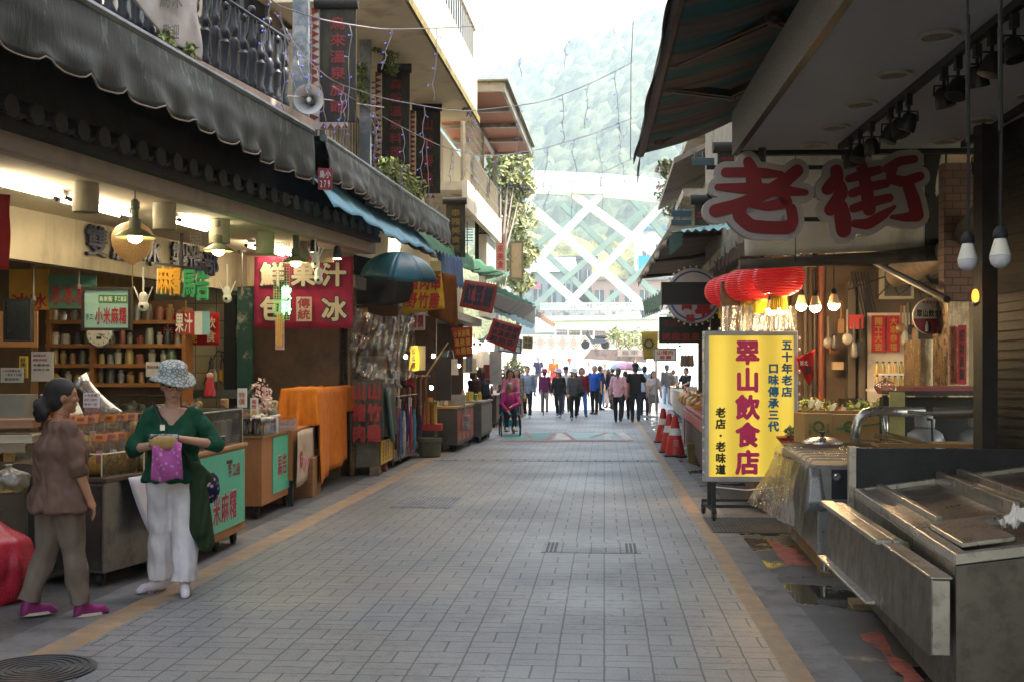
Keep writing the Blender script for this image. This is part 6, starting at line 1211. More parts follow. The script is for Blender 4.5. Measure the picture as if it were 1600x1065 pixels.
# banners
qsign('banner','yellow banner with red characters for pork skewers and bamboo chicken','banner',((634,424),(690,426),(695,482),(628,491)),17.6,cloth('#c49a2a',bump=.2),['豬肉串','野竹雞'],'#a82018',dd=(0,.2,.2,0))
m=MB(); q=[P(x,y,18.2) for x,y in ((672,424),(713,430),(716,512),(668,492))]; m.grid(lambda a,b:q[0].lerp(q[1],a).lerp(q[3].lerp(q[2],a),b)+CF*.05*math.sin(a*9+b),14,10); tag(m.build('orange_cloth',cloth('#7d4a1c'),smooth=2,solid=.005),'dull orange cloth behind the yellow skewers banner','cloth')
m=MB(); slabp(m,672,408,688,424,17.6,.2); tag(m.build('carton',M('#a89a5d',.8)),'small yellow carton tucked above the yellow skewers banner','box')
qsign('hanging_sign','tilted orange red hanging sign with dark characters 紅豆餅','sign',((726,437),(778,445),(769,490),(718,479)),20,M('#9c3420',.55,bump=0),['紅豆餅'],'#1d1a33',bold=.06)
qsign('hanging_sign','tilted red hanging sign with three lines of black characters','sign',((771,497),(816,510),(805,550),(759,532)),24,M('#8f231f',.55,bump=0),['烏來高家','冰溫泉蛋','創始店'],'#1b1720',bold=.045)
qsign('banner','red orange cloth banner with yellow writing over the left stalls','banner',((705,513),(738,510),(738,556),(710,559)),22.5,cloth('#94301d'),['小米麻糬','溫泉蛋','木桶飯'],'#b8892c')
qsign('poster','blue grey poster below the tilted red sign','poster',((779,526),(816,530),(815,553),(778,549)),26,M('#3a5a73',.5,bump=0),['烏來小吃','歡迎光臨'],'#a9b4b9')
qsign('poster','yellow grid poster at the end of the left stalls','poster',((817,525),(833,526),(832,545),(816,544)),32,M('#b9a04a',.5,bump=0),['清蒸','涼茶'],'#5a5a6a')
qsign('lit_sign','yellow vertical light box with dark characters behind the clear plastic','sign',((643,541),(651,540),(651,578),(643,579)),18.6,emit('#d8b32c',.5),['公山館'],'#3a2318',vert=True,t=.1)
m=MB(); slabp(m,651,540,664,578,18.7,.1); tag(m.build('sign_box',white),'white side of a light box beside the yellow vertical sign','sign box')
qsign('poster','white poster with a red triangle behind the yellow skewers banner','poster',((640,490),(664,488),(664,516),(640,516)),19,M('#b5aba2',.5,bump=0),['特價'],'#9d2c35')
# ---- building 2: open shops with white walls and balconies
B2=Fr((-3.55,16.6),(-3.3,31),-1)
def building3():
    t=thing('balcony_building','cream house with overhanging balconies behind the wooden blade signs on the left','building',B2.w(7,1,0)); L=B2.L
    m=MB(); B2.box(m,-.3,9.2,.9,7,2.75,6.45); B2.box(m,-1.5,9.2,.3,7,6.595,10.5); B2.box(m,9.204,L,.5,7,2.9,7.2); m.build('upper_wall',cream,t)
    m=MB(); B2.box(m,.2,L,1.9,2.1,0,2.75); m.build('back_wall',M('#a79a97',.7,dirt=.2),t)
    m=MB(); B2.box(m,-.3,L,.0,1.2,2.72,2.9); m.build('ceiling',M('#9c948a',.8),t)
    for u in (-.3,4.1,8.3,12.5): m=MB(); B2.box(m,u,u+.14,.25,2.0,0,2.72); m.build('party_wall',M('#5d4a3a',.7,var=.2,dirt=.3),t)
    # second balcony (third floor) with stained soffit and parapet
    BU=Fr(B2.w(0,-1.1,0),B2.w(31,-1.1,0),-1)
    z=6.45; m=MB(); BU.box(m,-1.5,6.0,.15,1.99,z,z+.14); m.build('balcony_slab',M('#efe2c4',.8,var=.08,sc=1,dirt=.3,dcol=(.5,.33,.18),ds=1.2),t)
    m=MB(); BU.box(m,-1.5,6.0,.15,.27,z+.142,z+1.05); m.build('parapet',M('#cfc9b8',.8,var=.1,dirt=.5,dcol=(.3,.3,.2),ds=1.5,st=(1,1,.4)),t)
    m=MB(); BU.box(m,-1.5,6.05,.1,.145,z-.04,z+.08); m.build('mossy_edge',M('#7d7040',.9,var=.3,dirt=.4),t)
    m=MB()
    for i in range(26): BU.box(m,-1.3+.28*i,-1.27+.28*i,.18,.21,z+1.06,z+1.75)
    BU.box(m,-1.4,6,.17,.22,z+1.76,z+1.8); m.build('railing',M('#8a8578',.5,.4),t)
    m=MB(); m.prism([BU.w(-2,-.3,8.75),BU.w(3.2,-.3,8.75),BU.w(3.2,1.2,9.5),BU.w(-2,1.2,9.5)],UZ*.08); m.build('eave',M('#7d6a5a',.8,dirt=.5,dcol=(.25,.1,.05)),t)
    # first balcony (second floor)
    z=4.3; m=MB(); B2.box(m,-1.2,6.4,.1,.95,z,z+.14); m.build('balcony_slab',M('#a89c86',.8,dirt=.5),t)
    m=MB()
    for i in range(44): m.tube([B2.w(-1.1+.17*i,.16,z+.14),B2.w(-1.1+.17*i,.16,z+1.0)],.018,5)
    m.tube([B2.w(-1.2,.16,z+1.0),B2.w(6.4,.16,z+1.0)],.03,6); m.build('railing',M('#8d7d66',.6,dirt=.3),t)
    for k,(u,z0,w_) in enumerate(((.8,4.6,.9),(2.6,4.6,.9),(4.8,4.6,1.0),(.8,6.8,1.0),(3,6.8,1.0),(7.4,4.6,1.0))):
        o_=0 if z0<6 else -.6
        m=MB(); B2.box(m,u-w_/2,u+w_/2,.86+o_,.91+o_,z0,z0+1.7); wv=m.build('window',M('#4a5250',.15),t); m=MB(); B2.box(m,u-w_/2-.05,u+w_/2+.05,.83+o_,.858+o_,z0-.06,z0-.0); B2.box(m,u-w_/2-.05,u+w_/2+.05,.83+o_,.858+o_,z0+1.7,z0+1.76); B2.box(m,u-.02,u+.02,.83+o_,.858+o_,z0,z0+1.7); m.build('frame',white,wv)
    BT=Fr(B2.w(0,-.65,0),B2.w(31,-.65,0),-1)
    # building end: terrace with picket rail, white parapet beam
    z=5.55; m=MB(); BT.box(m,8.0,L+.2,.25,1.4,z-.14,z+.05); m.build('terrace_slab',M('#cfc8b8',.8,dirt=.3),t)
    m=MB(); BT.box(m,7.9,L+.3,.15,.27,z-.55,z+.06); m.build('terrace_beam',M('#d8d3c6',.8,var=.06,dirt=.3,dcol=(.4,.3,.2),ds=1.5,st=(1,1,.4)),t)
    m=MB()
    for i in range(34): m.tube([BT.w(8+.19*i,.2,z+.06),BT.w(8+.19*i,.2,z+.8)],.012,4)
    for h in (.35,.8): m.tube([BT.w(7.9,.2,z+h),BT.w(L+.2,.2,z+h)],.02,5)
    m.build('railing',M('#a39b8a',.5,.3,dirt=.3),t)
    m=MB(); BT.box(m,12.6,L+.3,.3,.5,2.9,5.0); m.build('end_wall',M('#d6d1c4',.8,var=.05,dirt=.2,dcol=(.4,.35,.3)),t)
    # wood lined roof on posts
    z=7.6; m=MB(); BT.box(m,8.3,15.4,-.55,1.3,z,z+.09); m.build('wood_ceiling',wood('#a8632c','#7d4420',5,ax='Y'),t)
    m=MB(); BT.box(m,8.2,15.5,-.62,-.56,z-.06,z+.16); BT.box(m,8.2,8.28,-.56,1.3,z-.04,z+.16); BT.box(m,15.42,15.5,-.56,1.3,z-.04,z+.16)
    for u in (9.9,11.6,13.4): BT.box(m,u,u+.1,-.555,1.3,z-.1,z-.005)
    BT.box(m,8.28,15.42,.35,.45,z-.11,z-.004); m.build('roof_frame',M('#8a8478',.5,.3,dirt=.3),t)
    m=MB(); BT.box(m,8.1,15.6,-.7,1.5,z+.165,z+.2); m.build('roof_sheet',M('#77725f',.7,dirt=.4,dcol=(.2,.25,.1)),t)
    for u in (8.6,12,15): m=MB(); BT.box(m,u,u+.1,.3,.4,5.6,z-.02); m.build('roof_post',M('#8d877b',.5,.3),t)
    m=MB()
    for i in range(16): BT.box(m,8.3+.2*i,8.315+.2*i,.28,.295,5.65,7.3)
    for j in range(9): BT.box(m,8.3,11.4,.262,.277,5.7+.2*j,5.715+.2*j)
    m.build('cage_grille',M('#b5b0a4',.4,.5),t)
    return t
building3()
# loud speaker, poles, trellises
def column(x,w_,y0,y1,D,c,lab,name='steel_post'):
    a=P(x,y0,D); b_=P(x,y1,D); m=MB(); ww=w_/FPX*D; m.box((a+b_)/2,(ww,ww*.8,(a-b_).length),YAW); m.box(b_+UZ*.03,(ww*1.3,ww*1.1,.05),YAW); return tag(m.build(name,M(c,.5,.3,var=.15,sc=2,dirt=.5,dcol=(.45,.46,.46),ds=3)),lab,'post')
column(471,24,-40,200,13.9,'#56636d','blue grey weathered steel post behind the horn loudspeaker')
column(571,17,-40,268,17.2,'#6d757a','grey steel post between the first two wooden blade signs')
column(625,17,-40,112,18.6,'#8d9194','pale steel post above the second wooden blade sign')
m=MB(); m.tube([P(634,-40,18.9),P(634,8,18.9),P(634,112,18.9)],.05,10); m.tube([P(628,4,18.9),P(634,6,18.9)],.06); tag(m.build('drain_pipe',white,smooth=True),'white drain pipe beside the pale steel post','pipe')
p=P(483,156,13.4); t=thing('loudspeaker','grey horn loudspeaker fixed to the blue grey post','loudspeaker',p); ax=(CR*.05-CF-UZ*.08).normalized()
m=MB(); m.lathe(p-ax*.26,[(.05,0),(.05,.06),(.06,.12),(.09,.2),(.14,.27),(.17,.3),(.175,.3),(.145,.265),(.08,.17),(.05,.1)],28,ax,cap=False); m.build('horn',M('#b9bdbf',.45),t,1); m=MB(); m.lathe(p-ax*.2,[(.045,0),(.05,.1),(.035,.16),(.03,.2)],16,ax); m.build('driver',M('#6b6f73',.45),t,1); m=MB(); m.ell(p+ax*.005,.028,.028,.028); m.build('centre_cap',white,t,1); m=MB(); m.tube([p-ax*.2,p-ax*.2-UZ*.2,P(473,185,13.8)],.02); m.build('bracket',dkgrey,t)
# wooden blade signs
mossw=wood('#33291f','#1f1914',4)
def mossy():
    m=mossw.copy(); nt=m.node_tree; b=nt.nodes['Principled BSDF']; co=nn(nt,'TexCoord').outputs['Object']; l=b.inputs['Base Color'].links[0].from_socket; nt.links.new(mix(nt,rng(nt,noi(nt,co,4,6,.7,(1.5,1.5,.4)),.5,.66,0,.8),l,(.07,.075,.02)),b.inputs['Base Color']); return m
mossw=mossy()
def blade(x0,y0,x1,y1,D,lab,txt,strip=True,c='#7d1f1c'):
    t=thing('wooden_sign',lab,'wooden sign',P((x0+x1)/2,y1,D),'wooden blade signs along the left houses'); px=lambda w_:w_*FPX/D
    m=MB(); slabp(m,x0,y0,x1,y1,D,.06); m.build('board',mossw,t)
    m=MB()
    for i in range(1,4): x=x0+(x1-x0)*i/4; slabp(m,x-.3,y0,x+.3,y1,D-.061+.06,.006)
    m.build('plank_gaps',INK,t); a=P(x0-px(.07),y0-px(.05),D); b_=P(x1+px(.03),y0-px(.05),D); m=MB(); m.tube([a,b_],.075,10); m.build('cap',M('#23201e',.6,dirt=.3),t,1)
    m=MB(); textp(m,txt,(x0+x1)/2-px(.1),y0+px(.12),(x0+x1)/2+px(.1),y1-px(.1),D,True,.02,gap=.25,lift=.012); m.build('lettering',mats_text(c),t)
    if strip:
        m=MB(); slabp(m,x0-px(.11),y0,x0-1,y1+px(.1),D+.01,.03); slabp(m,x0-1,y1+1,x1-px(.1),y1+px(.1),D+.012,.03); m.build('trim_board',M('#cfc9c2',.7,dirt=.3),t); m=MB(); n=max(6,int((y1-y0)/px(.09)))
        for k in range(n): y=y0+(y1-y0)*k/n; s=(y1-y0)/n; m.quad(P(x0-px(.105),y+s,D-.0),P(x0-px(.005),y+s/2,D-.0),P(x0-px(.105),y,D-.0))
        nb=max(3,int((x1-x0)/px(.1)))
        for k in range(nb): x=x0+(x1-x0)*.8*k/nb; s=(x1-x0)*.8/nb; m.quad(P(x,y1+px(.09),D),P(x+s,y1+px(.09),D),P(x+s/2,y1+px(.02),D))
        m.build('triangles',M('#8a3a30',.7),t)
    m=MB()
    for k in range(5):
        y=y0+10+(y1-y0)*(.05+.06*k); m.tube([P(x0-px(.34),y,D+.06),P(x0-px(.05),y,D+.06)],.012,5); y2=y1-(y1-y0)*.02-(y1-y0)*.05*k; m.tube([P(x0-px(.34),y2,D+.06),P(x0-px(.05),y2,D+.06)],.012,5)
    for x in (x0-px(.3),x0-px(.2)): m.tube([P(x,y0,D+.07),P(x,y1,D+.07)],.014,5)
    m.build('bracket',M('#4f6670',.5,.3),t)
for q in ((500,12,556,190,14.3,'nearest wooden blade sign with red characters beside the loudspeaker','烏來溫泉旅館',True,'#8f2320'),(597,112,640,256,18.2,'second wooden blade sign, hung with a red light string','森谷溫泉料理',True,'#8f2320'),(650,172,688,302,21.3,'third wooden blade sign, mossy green, under the balcony corner','山林泰雅',True,'#8a2a1c'),(697,318,727,402,24,'fourth wooden blade sign, just above the grey awning end','泰雅美食館',False,'#7d6a2a'),(742,345,765,418,30,'fifth wooden blade sign with a faded figure, before the white end wall','原味小館',False,'#a89f96')): blade(*q)
sign('red_plate','faded red shop plate with red characters on the white end wall','sign',(775,367,789,422),33.5,M('#b98a76',.6),[('烏來美食',777,370,787,420,'#b3302c',True)],frame=M('#c9c4ba',.6),fw=.05)
sign('plant_board','tall narrow wooden board overgrown with greenery at the end of the left row','board',(799,380,815,434),38,M('#a88a5d',.7,dirt=.4),frame=wood('#7d6a4a','#5d4a33'),fw=.05)
# plants on balconies
def plant(lab,pts,sz,n,seed,name='hanging_plant'):
    rs=random.Random(seed); c=pts[0]; t=thing(name,lab,'plant',P(c[0],c[1],c[2])); m=MB()
    for x,y,D,r in pts: leafcloud(m,P(x,y,D),r,r,r*1.3,n,sz,rs,2)
    m.build('leaves',[M((.14,.2,.05),.6,bump=0),M((.22,.27,.08),.6,bump=0)],t); m=MB()
    for x,y,D,r in pts:
        p=P(x,y,D)
        for k in range(4): m.tube([p+V((rs.uniform(-r,r)*.4,0,r)),p,p+V((rs.uniform(-r,r),0,-r*1.3))],.008,4)
    m.build('stems',M('#5d5a33',.8),t)
plant('leafy plant spilling over the rail below the first two blade signs',[(618,272,18,.22),(632,288,18.4,.22),(650,296,18.8,.18),(600,262,17.6,.14)],.05,130,3)
plant('dry vine hanging from the balcony beside the pale post',[(606,40,17.8,.16),(610,75,17.8,.17),(612,105,17.8,.12),(588,70,17.6,.1)],.035,150,4)
plant('small climbing plant on the grey steel post',[(566,112,17,.12),(563,135,17,.12),(570,155,17,.08)],.04,70,5)
plant('grass tufts growing on the mossy balcony edge',[(716,142,21,.12),(728,160,21.6,.12),(735,172,22,.1)],.04,60,6)
plant('weeds along the edge of the near grey awning',[(262,62,9.9,.08),(370,134,11.8,.07),(298,80,10.3,.06)],.03,50,7,'weeds')
# awnings on the left
def awning_left(a,b_,drop,lab,dn,scal,patch=True,ext=0):
    a=P(*a); b_=P(*b_); d=(b_-a); a=a-d.normalized()*ext; d=b_-a; L=d.length; u=d.normalized(); n=UZ.cross(u).normalized()*-1
    n=V((u.y,-u.x,0)).normalized()   # towards the street
    t=thing('awning',lab,'awning',a.lerp(b_,.5)); fm,nt,b,co=newmat('old_awning')
    sx=nn(nt,'SeparateXYZ'); nt.links.new(co,sx.inputs[0]); z=sx.outputs[2]; n1=noi(nt,co,1.6,6,.65,(1,1,.5)); n2=noi(nt,co,5,6,.75,(1.5,1.5,.35))
    g=mth(nt,'ADD',rng(nt,z,0,drop,-.1,.1),n2); c=mix(nt,rng(nt,n1,.3,.7),dn[0],dn[1]); c=mix(nt,rng(nt,g,.6,.64,0,.55),c,dn[2]); nt.links.new(c,b.inputs['Base Color']); b.inputs['Roughness'].default_value=.55; bumpn(nt,b,n2,.35,.03)
    nsc=max(3,int(L/scal))
    def val(x,y):
        s=x*L; ph=(s/scal)%1.0; e=.06*min(1,1.6*math.sin(PI*ph)**.7); w_=.05*math.sin(s*1.3)+.02*math.sin(s*4.1+1+2*y)+.02*mnoise.noise(V((s*3,y*3,2)))*2+.03*math.cos(2*PI*s/scal)*y**4
        return a+u*s+n*(.02+.05*y+w_*y)-UZ*(drop*y*(.86)+e*y**6*1.0)
    m=MB(); m.grid(val,nsc*10,16); m.build('valance',fm,t,smooth=2,solid=.006)
    m=MB(); m.tube([val(i/(nsc*10),1) for i in range(nsc*10+1)],.008,5); m.build('hem',M('#8a7d70',.7),t)
    m=MB(); m.tube([a,b_],.045,8); m.build('bar',M('#6b7376',.45,.3,dirt=.4),t,1)
    m=MB(); m.grid(lambda x,y:a+u*x*L-n*(1.25*y)+UZ*(.02+.1*y-.05*math.sin(PI*y)),24,5); m.build('canopy',fm,t,smooth=2,solid=.006)
    m=MB(); k=b_; m.grid(lambda x,y:b_-n*(.55*x)+UZ*(.04*x-drop*.95*y*(1-.8*x)),8,8); m.build('side_flap',cloth(('#3f5f66')),t,smooth=2,solid=.006)
    for x in (.2,.5,.8):
        m=MB(); q=a.lerp(b_,x); m.tube([q-UZ*.05,q-n*.7-UZ*.12+u*.4,q-n*1.3-UZ*.02],.03,6); m.build('folding_arm',M('#4a4a48',.5,.4),t,1)
    return a,b_,n,u
ga=((.011,.015,.015),(.03,.039,.039),(.14,.18,.18))
a,b_,n,u=awning_left((125,0,8.4),(487,206,13),.62,'long faded grey green awning with a scalloped edge over the left shop',ga,.5,ext=4.5)
a2,b2,n2,u2=awning_left((505,215,13.3),(699,346,20.7),.5,'second grey awning with a scalloped edge, farther down the left row',((.017,.017,.016),(.038,.038,.036),(.2,.25,.23)),.4)
for q,lab,tx in (((-22,4),'red patch with pale characters at the near end of the left awning','烏小'),((508,280),'red patch with white characters 烏小 279 on the second grey awning','烏小')):
    D=8.0 if q[0]<100 else 13.2; w_=(34 if q[0]<100 else 11); h=(60 if q[0]<100 else 17); m=MB(); slabp(m,q[0]-w_,q[1]-h,q[0]+w_,q[1]+h,D-.2,.008,.25); o=tag(m.build('number_patch',M('#8f2a30',.6,dirt=.2,dcol=(.5,.45,.45))),lab,'patch'); m=MB(); textp(m,tx,q[0]-w_*.8,q[1]-h*.8,q[0]+w_*.8,q[1]-1,D-.22); textp(m,'279',q[0]-w_*.8,q[1]+1,q[0]+w_*.8,q[1]+h*.8,D-.22); m.build('lettering',white,o)
# white banner over the balustrade
ob=lambda x,y: (lambda h: B1.w(h[0],-.36,h[1]))(B1.hit(x,y,-.36))
m=MB(); qq=[ob(196,-12),ob(308,-8),ob(316,96),ob(262,64)]; m.grid(lambda a_,b__:qq[0].lerp(qq[1],a_).lerp(qq[3].lerp(qq[2],a_),b__)+CF*.05*math.sin(a_*9+b__*7),16,16); o=tag(m.build('banner',cloth('#b9b8ba'),smooth=2,solid=.005),'crumpled white banner with grey characters tied over the dark balustrade','banner'); m=MB(); dR=(qq[1]-qq[0]).normalized(); dU=(qq[0]-qq[3]).normalized(); cc=(qq[0]+qq[1]+qq[2]+qq[3])/4-CF*.1+UZ*.05; m.text('烏來',cc+UZ*.14,dR,UZ,.2); m.text('歡迎',cc-UZ*.16,dR,UZ,.14); m.build('lettering',mats_text('#77767a'),o)
# ---- goods on the left, farther
def umbrella_rack():
    f=Fr(G(616,731),G(655,712),-1); L=f.L; t=thing('display_rack','steel rack on the left kerb hung with folded umbrellas','rack',f.w(L/2,.2,0)); m=MB()
    for u in (0,L):
        for v in (.02,.4): m.tube([f.w(u,v,.04),f.w(u,v,1.15)],.014,6)
    for z in (.12,.6,1.12): m.tube([f.w(0,.02,z),f.w(L,.02,z)],.01,5); m.tube([f.w(0,.4,z),f.w(L,.4,z)],.01,5)
    m.build('frame',steel('#77746e'),t); m=MB(); f.box(m,-.02,L+.02,0,.42,.1,.118); m.build('base_shelf',M('#5d5a55',.5),t)
    cols=['#7d4a6a','#5a6fa8','#c9c4c4','#2f3a7d','#a83a5d','#3f8fae','#23242b','#6a3a7a','#c9508a','#4a7a4a','#b58a3a','#2a6f9a','#8f2a3a','#d4d0d0','#1f2026','#4a4a8f']; nm_=['plum','periwinkle','white','navy','crimson','sky blue','black','violet','pink','green','ochre','blue','dark red','ivory','jet black','indigo']
    for i in range(16):
        u=.04+(L-.08)*(i%8)/7; v=-.03 if i<8 else .06; p=f.w(u,v,.98-.05*(i%3)); h=.55+.12*((i*5)%3); t2=thing('folded_umbrella','%s folded umbrella hanging on the left rack'%nm_[i],'umbrella',p-UZ*h,'folded umbrellas on the rack'); m=MB(); m.lathe(p-UZ*h,[(.008,-.06),(.012,0),(.03,.1),(.036,h*.6),(.02,h*.9),(.012,h)],10); m.build('cloth',M(cols[i],.5,var=.3,sc=20),t2,1); m=MB(); m.tube([p,p+UZ*.1,p+UZ*.14+f.u*.02,p+UZ*.12+f.u*.05],.012,6); m.build('handle',M(('#3a2418','#c9c4bd','#23211f')[i%3],.4),t2,1)
    for i in range(10):
        p=P(628+4.2*i,690,20.2+.12*(i%3)); p.z=.75; m=MB(); m.tube([p,p+UZ*.62,p+UZ*.7+CR*.03,p+UZ*.68+CR*.07],.015,6); tag(m.build('walking_stick',M(('#5d2f1c','#8a5a33','#3a2a20','#a5755a')[i%4],.4),smooth=True),'brown walking stick, %s from the left in the upright row behind the umbrellas'%nm[min(i,9)].replace('nearest','first').replace('tenth','last'),'stick','walking sticks')
    for i,(x,c,l) in enumerate(((611,'#1d1c1f','black socks hanging left under the clear plastic'),(621,'#b5b0ad','white socks hanging under the clear plastic'),(630,'#2a2527','dark socks hanging under the clear plastic'),(640,'#8f1f2a','red socks hanging right under the clear plastic'))):
        p=P(x,600,18.4); m=MB(); m.box(p+UZ*.1,(.08,.03,.24),YAW); m.cap(p,p+CR*.05-UZ*.03,.035,.03,8); tag(m.build('socks',cloth(c)),l,'socks')
umbrella_rack()
for i,(x,c) in enumerate(((663,'#b5622a'),(669,'#a8742c'),(675,'#8f4a2a'),(680,'#c9a53a'))):
    p=P(x,662,20.6); t=thing('snack_tube',('first','second','third','last')[i]+' tall clear tube of snacks with a green lid beside the umbrella rack','snack tube',p,'snack tubes'); m=MB(); m.lathe(p,[(.035,0),(.035,.36)],12); m.build('tube',M(c,.3,var=.4,sc=30),t,1); m=MB(); m.lathe(p+UZ*.36,[(.038,0),(.038,.04)],12); m.build('lid',GRN,t)
m=MB(); slabp(m,654,662,690,672,20.7,.3); tag(m.build('snack_box',redp),'red edged tray under the snack tubes','tray')
m=MB(); q=G(676,704); m.box((q.x-.05,q.y+.5,.42),(.5,.9,.84),YAW*0); tag(m.build('stall_table',steel('#6d6a66',.35,.3)),'grey steel stall table behind the round stone planter','table')
p=G(672,713); m=MB(); m.lathe((p.x,p.y,0),[(.17,0),(.19,.02),(.2,.26),(.215,.27),(.215,.34),(.19,.345),(.18,.3),(.02,.3)],26); tag(m.build('stone_planter',M('#5d5a48',.85,var=.25,dirt=.4,dcol=(.05,.06,.03),bump=.6),smooth=True),'mossy round concrete planter on the left kerb before the umbrellas','planter')
m=MB(); m.lathe((p.x+.05,p.y+.35,0),[(.03,.02),(.03,.9)],10); tag(m.build('grey_tube',M('#77787a',.5),smooth=True),'upright grey cardboard tube behind the planter','tube')
def stall(nr,fr,dep,z1,name,lab,mats,top,goods,seed,trays=True):
    f=Fr(G(*nr),G(*fr),-1 if nr[0]<900 else 1); L=f.L; t=thing(name,lab,'stall',f.w(L/2,dep/2,0)); m=MB(); f.box(m,0,L,0,dep,.13,z1); m.build('body',mats[0],t,bevel=.006); m=MB(); f.box(m,-.03,L+.03,-.03,dep+.03,z1+.002,z1+.04); m.build('top',top,t)
    n=max(2,int(L/.5)); 
    for k in range(n): m=MB(); f.box(m,L*k/n+.02,L*(k+1)/n-.02,-.012,-.002,.2,z1-.05); m.build('door',mats[1%len(mats)],t)
    for u in (.08,L-.08): caster(t,f.w(u,.06,0),.045)
    rs=random.Random(seed)
    for k in range(goods[0]):
        u=rs.uniform(.05,L-.05); v=rs.uniform(.05,dep-.08); p=f.w(u,v,z1+.042); h=rs.uniform(.08,.24); r=rs.uniform(.04,.08); c=rs.choice(goods[1]); m=MB()
        if k%3==0: m.box(p+UZ*h*.4,(r*2,r*1.5,h*.8),rs.random()); nm__='box'
        elif k%3==1: m.lathe(p,[(r*.8,0),(r*.85,h*.7),(r*.5,h*.85),(r*.5,h)],10); nm__='jar'
        else: m.cap(p+UZ*r*.6,p+UZ*h*.7,r*.6,r*.35,8); nm__='bag'
        tag(m.build('goods_'+nm__,M(c,.45,var=.3,sc=15),smooth=k%3>0),'small %s of goods on %s'%(nm__,lab),nm__,'small goods on '+lab)
    return f,t
gc_=['#b5a58a','#a8382c','#c9b04a','#8d8f8a','#7d4a2a','#4a6a4a','#c9bfb0','#b56a3a','#d0a0a0']
f1,_=stall((714,706),(739,694),.75,.82,'market_stall','dark steel stall with orange doors and a wooden top',[M('#3f3d3c',.5,.4,dirt=.3),M('#a5482a',.5,dirt=.3)],wood('#a8814a','#8a6433',3,ax='X'),(16,gc_),1)
f2,_=stall((752,692),(768,683),.6,.85,'market_stall','grey wheeled stall beside the woman with the backpack',[M('#5d5854',.5,.3,dirt=.4),M('#77716a',.5)],M('#8d8880',.5),(8,gc_),2)
f3,_=stall((775,668),(800,651),.8,.85,'market_stall','low dark stall behind the wheelchair, covered with small goods',[M('#453d38',.6,dirt=.3),M('#5d4a3d',.6)],M('#7d6f60',.6),(14,gc_),3)
f4,_=stall((812,645),(826,632),.8,.85,'market_stall','last stall of the left row before the sunlit plaza',[M('#5d4a3d',.6),M('#6d5a4a',.6)],M('#8d7f70',.6),(10,gc_),4)
sign('cloth','white cloth with faint writing hanging on the orange doors of the dark stall','cloth',(721,647,734,672),22.3,cloth('#b5aeaa'),[('愛玉',724,650,731,668,'#8d8582',True)],wob=.4)
# things hanging or standing behind those stalls
for i,(x0,y0,x1,y1,D,c,name,lab,cat) in enumerate(((681,557,705,625,20.5,'#3a2f28','louvre_door','dark louvred door behind the snack tubes','door'),(688,616,727,648,22.4,'#8b8a84','steel_screen','low steel screen on the dark stall with orange doors','screen'),(747,553,765,600,27,'#9c2f22','red_shelf','red wall shelf with goods behind the backpack woman','shelf'),(765,548,784,600,28,'#b9b2a8','white_board','pale board beside the red wall shelf','board'),(728,548,738,580,24,'#3c5a6a','framed_picture','small blue framed picture under the red orange banner','picture'),(690,548,702,567,22,'#31525e','framed_picture','dark teal framed picture left of the red orange banner','picture'))):
    m=MB(); slabp(m,x0,y0,x1,y1,D,.05)
    if name=='louvre_door':
        for k in range(12): slabp(m,x0+2,y0+3+k*5.4,x1-2,y0+5.5+k*5.4,D-.03,.03)
    tag(m.build(name,M(c,.5,var=.25,dirt=.2)),lab,cat)
for i,(x,y,D,c,l) in enumerate(((704,572,22,'#c9c3b8','white tote bag with black marks hanging under the red orange banner'),(734,570,24,'#bdb09a','beige tote bag hanging right of the white one'),(745,562,25.5,'#d0cfd0','white shirt hanging beside the red wall shelf'),(755,558,26,'#aeb3b8','pale grey shirt hanging in front of the red wall shelf'))):
    p=P(x,y,D); t=thing('hanging_bag' if i<2 else 'hanging_shirt',l,'bag' if i<2 else 'shirt',p-UZ*.16); m=MB(); m.prism([p+CR*a_+UZ*b__ for a_,b__ in ((-.13,.14),(.13,.14),(.15,-.16),(-.15,-.16))],CF*.05); m.build('cloth',cloth(c),t); m=MB(); m.tube([p+CR*-.07+UZ*.14,p+CR*-.04+UZ*.3,p+CR*.04+UZ*.3,p+CR*.07+UZ*.14],.008,5); m.build('strap',cloth(c),t)
for x,y,D,st,l in ((634,557,19.3,3,'short lit tube above the left stall beside the clear plastic'),(674,605,21,6,'small lit bulb in the shop behind the louvred door'),(741,543,25,7,'white lit lamp above the red wall shelf'),(750,543,25.5,9,'warm lit lamp under the tilted red sign'),(717,571,23,5,'lit tube behind the tote bags'),(677,556,20.5,6,'bare lit bulb left of the louvred door')):
    p=P(x,y,D); t=thing('lamp',l,'lamp',p); m=MB(); m.ell(p,.03,.03,.035,10,6); m.build('bulb',emit('#ffe0b0',st*7),t,1); m=MB(); m.lathe(p+UZ*.045,[(.03,0),(.03,.05),(.01,.06)],10); m.tube([p+UZ*.1,p+UZ*.3],.006); m.build('socket',rubber,t,1)
m=MB(); m.tube([P(665,588,20.3),P(700,535,20.6)],.018,6); tag(m.build('bamboo_pole',wood('#a8906a','#8a7350'),smooth=True),'slanting bamboo pole across the left shop front','pole')
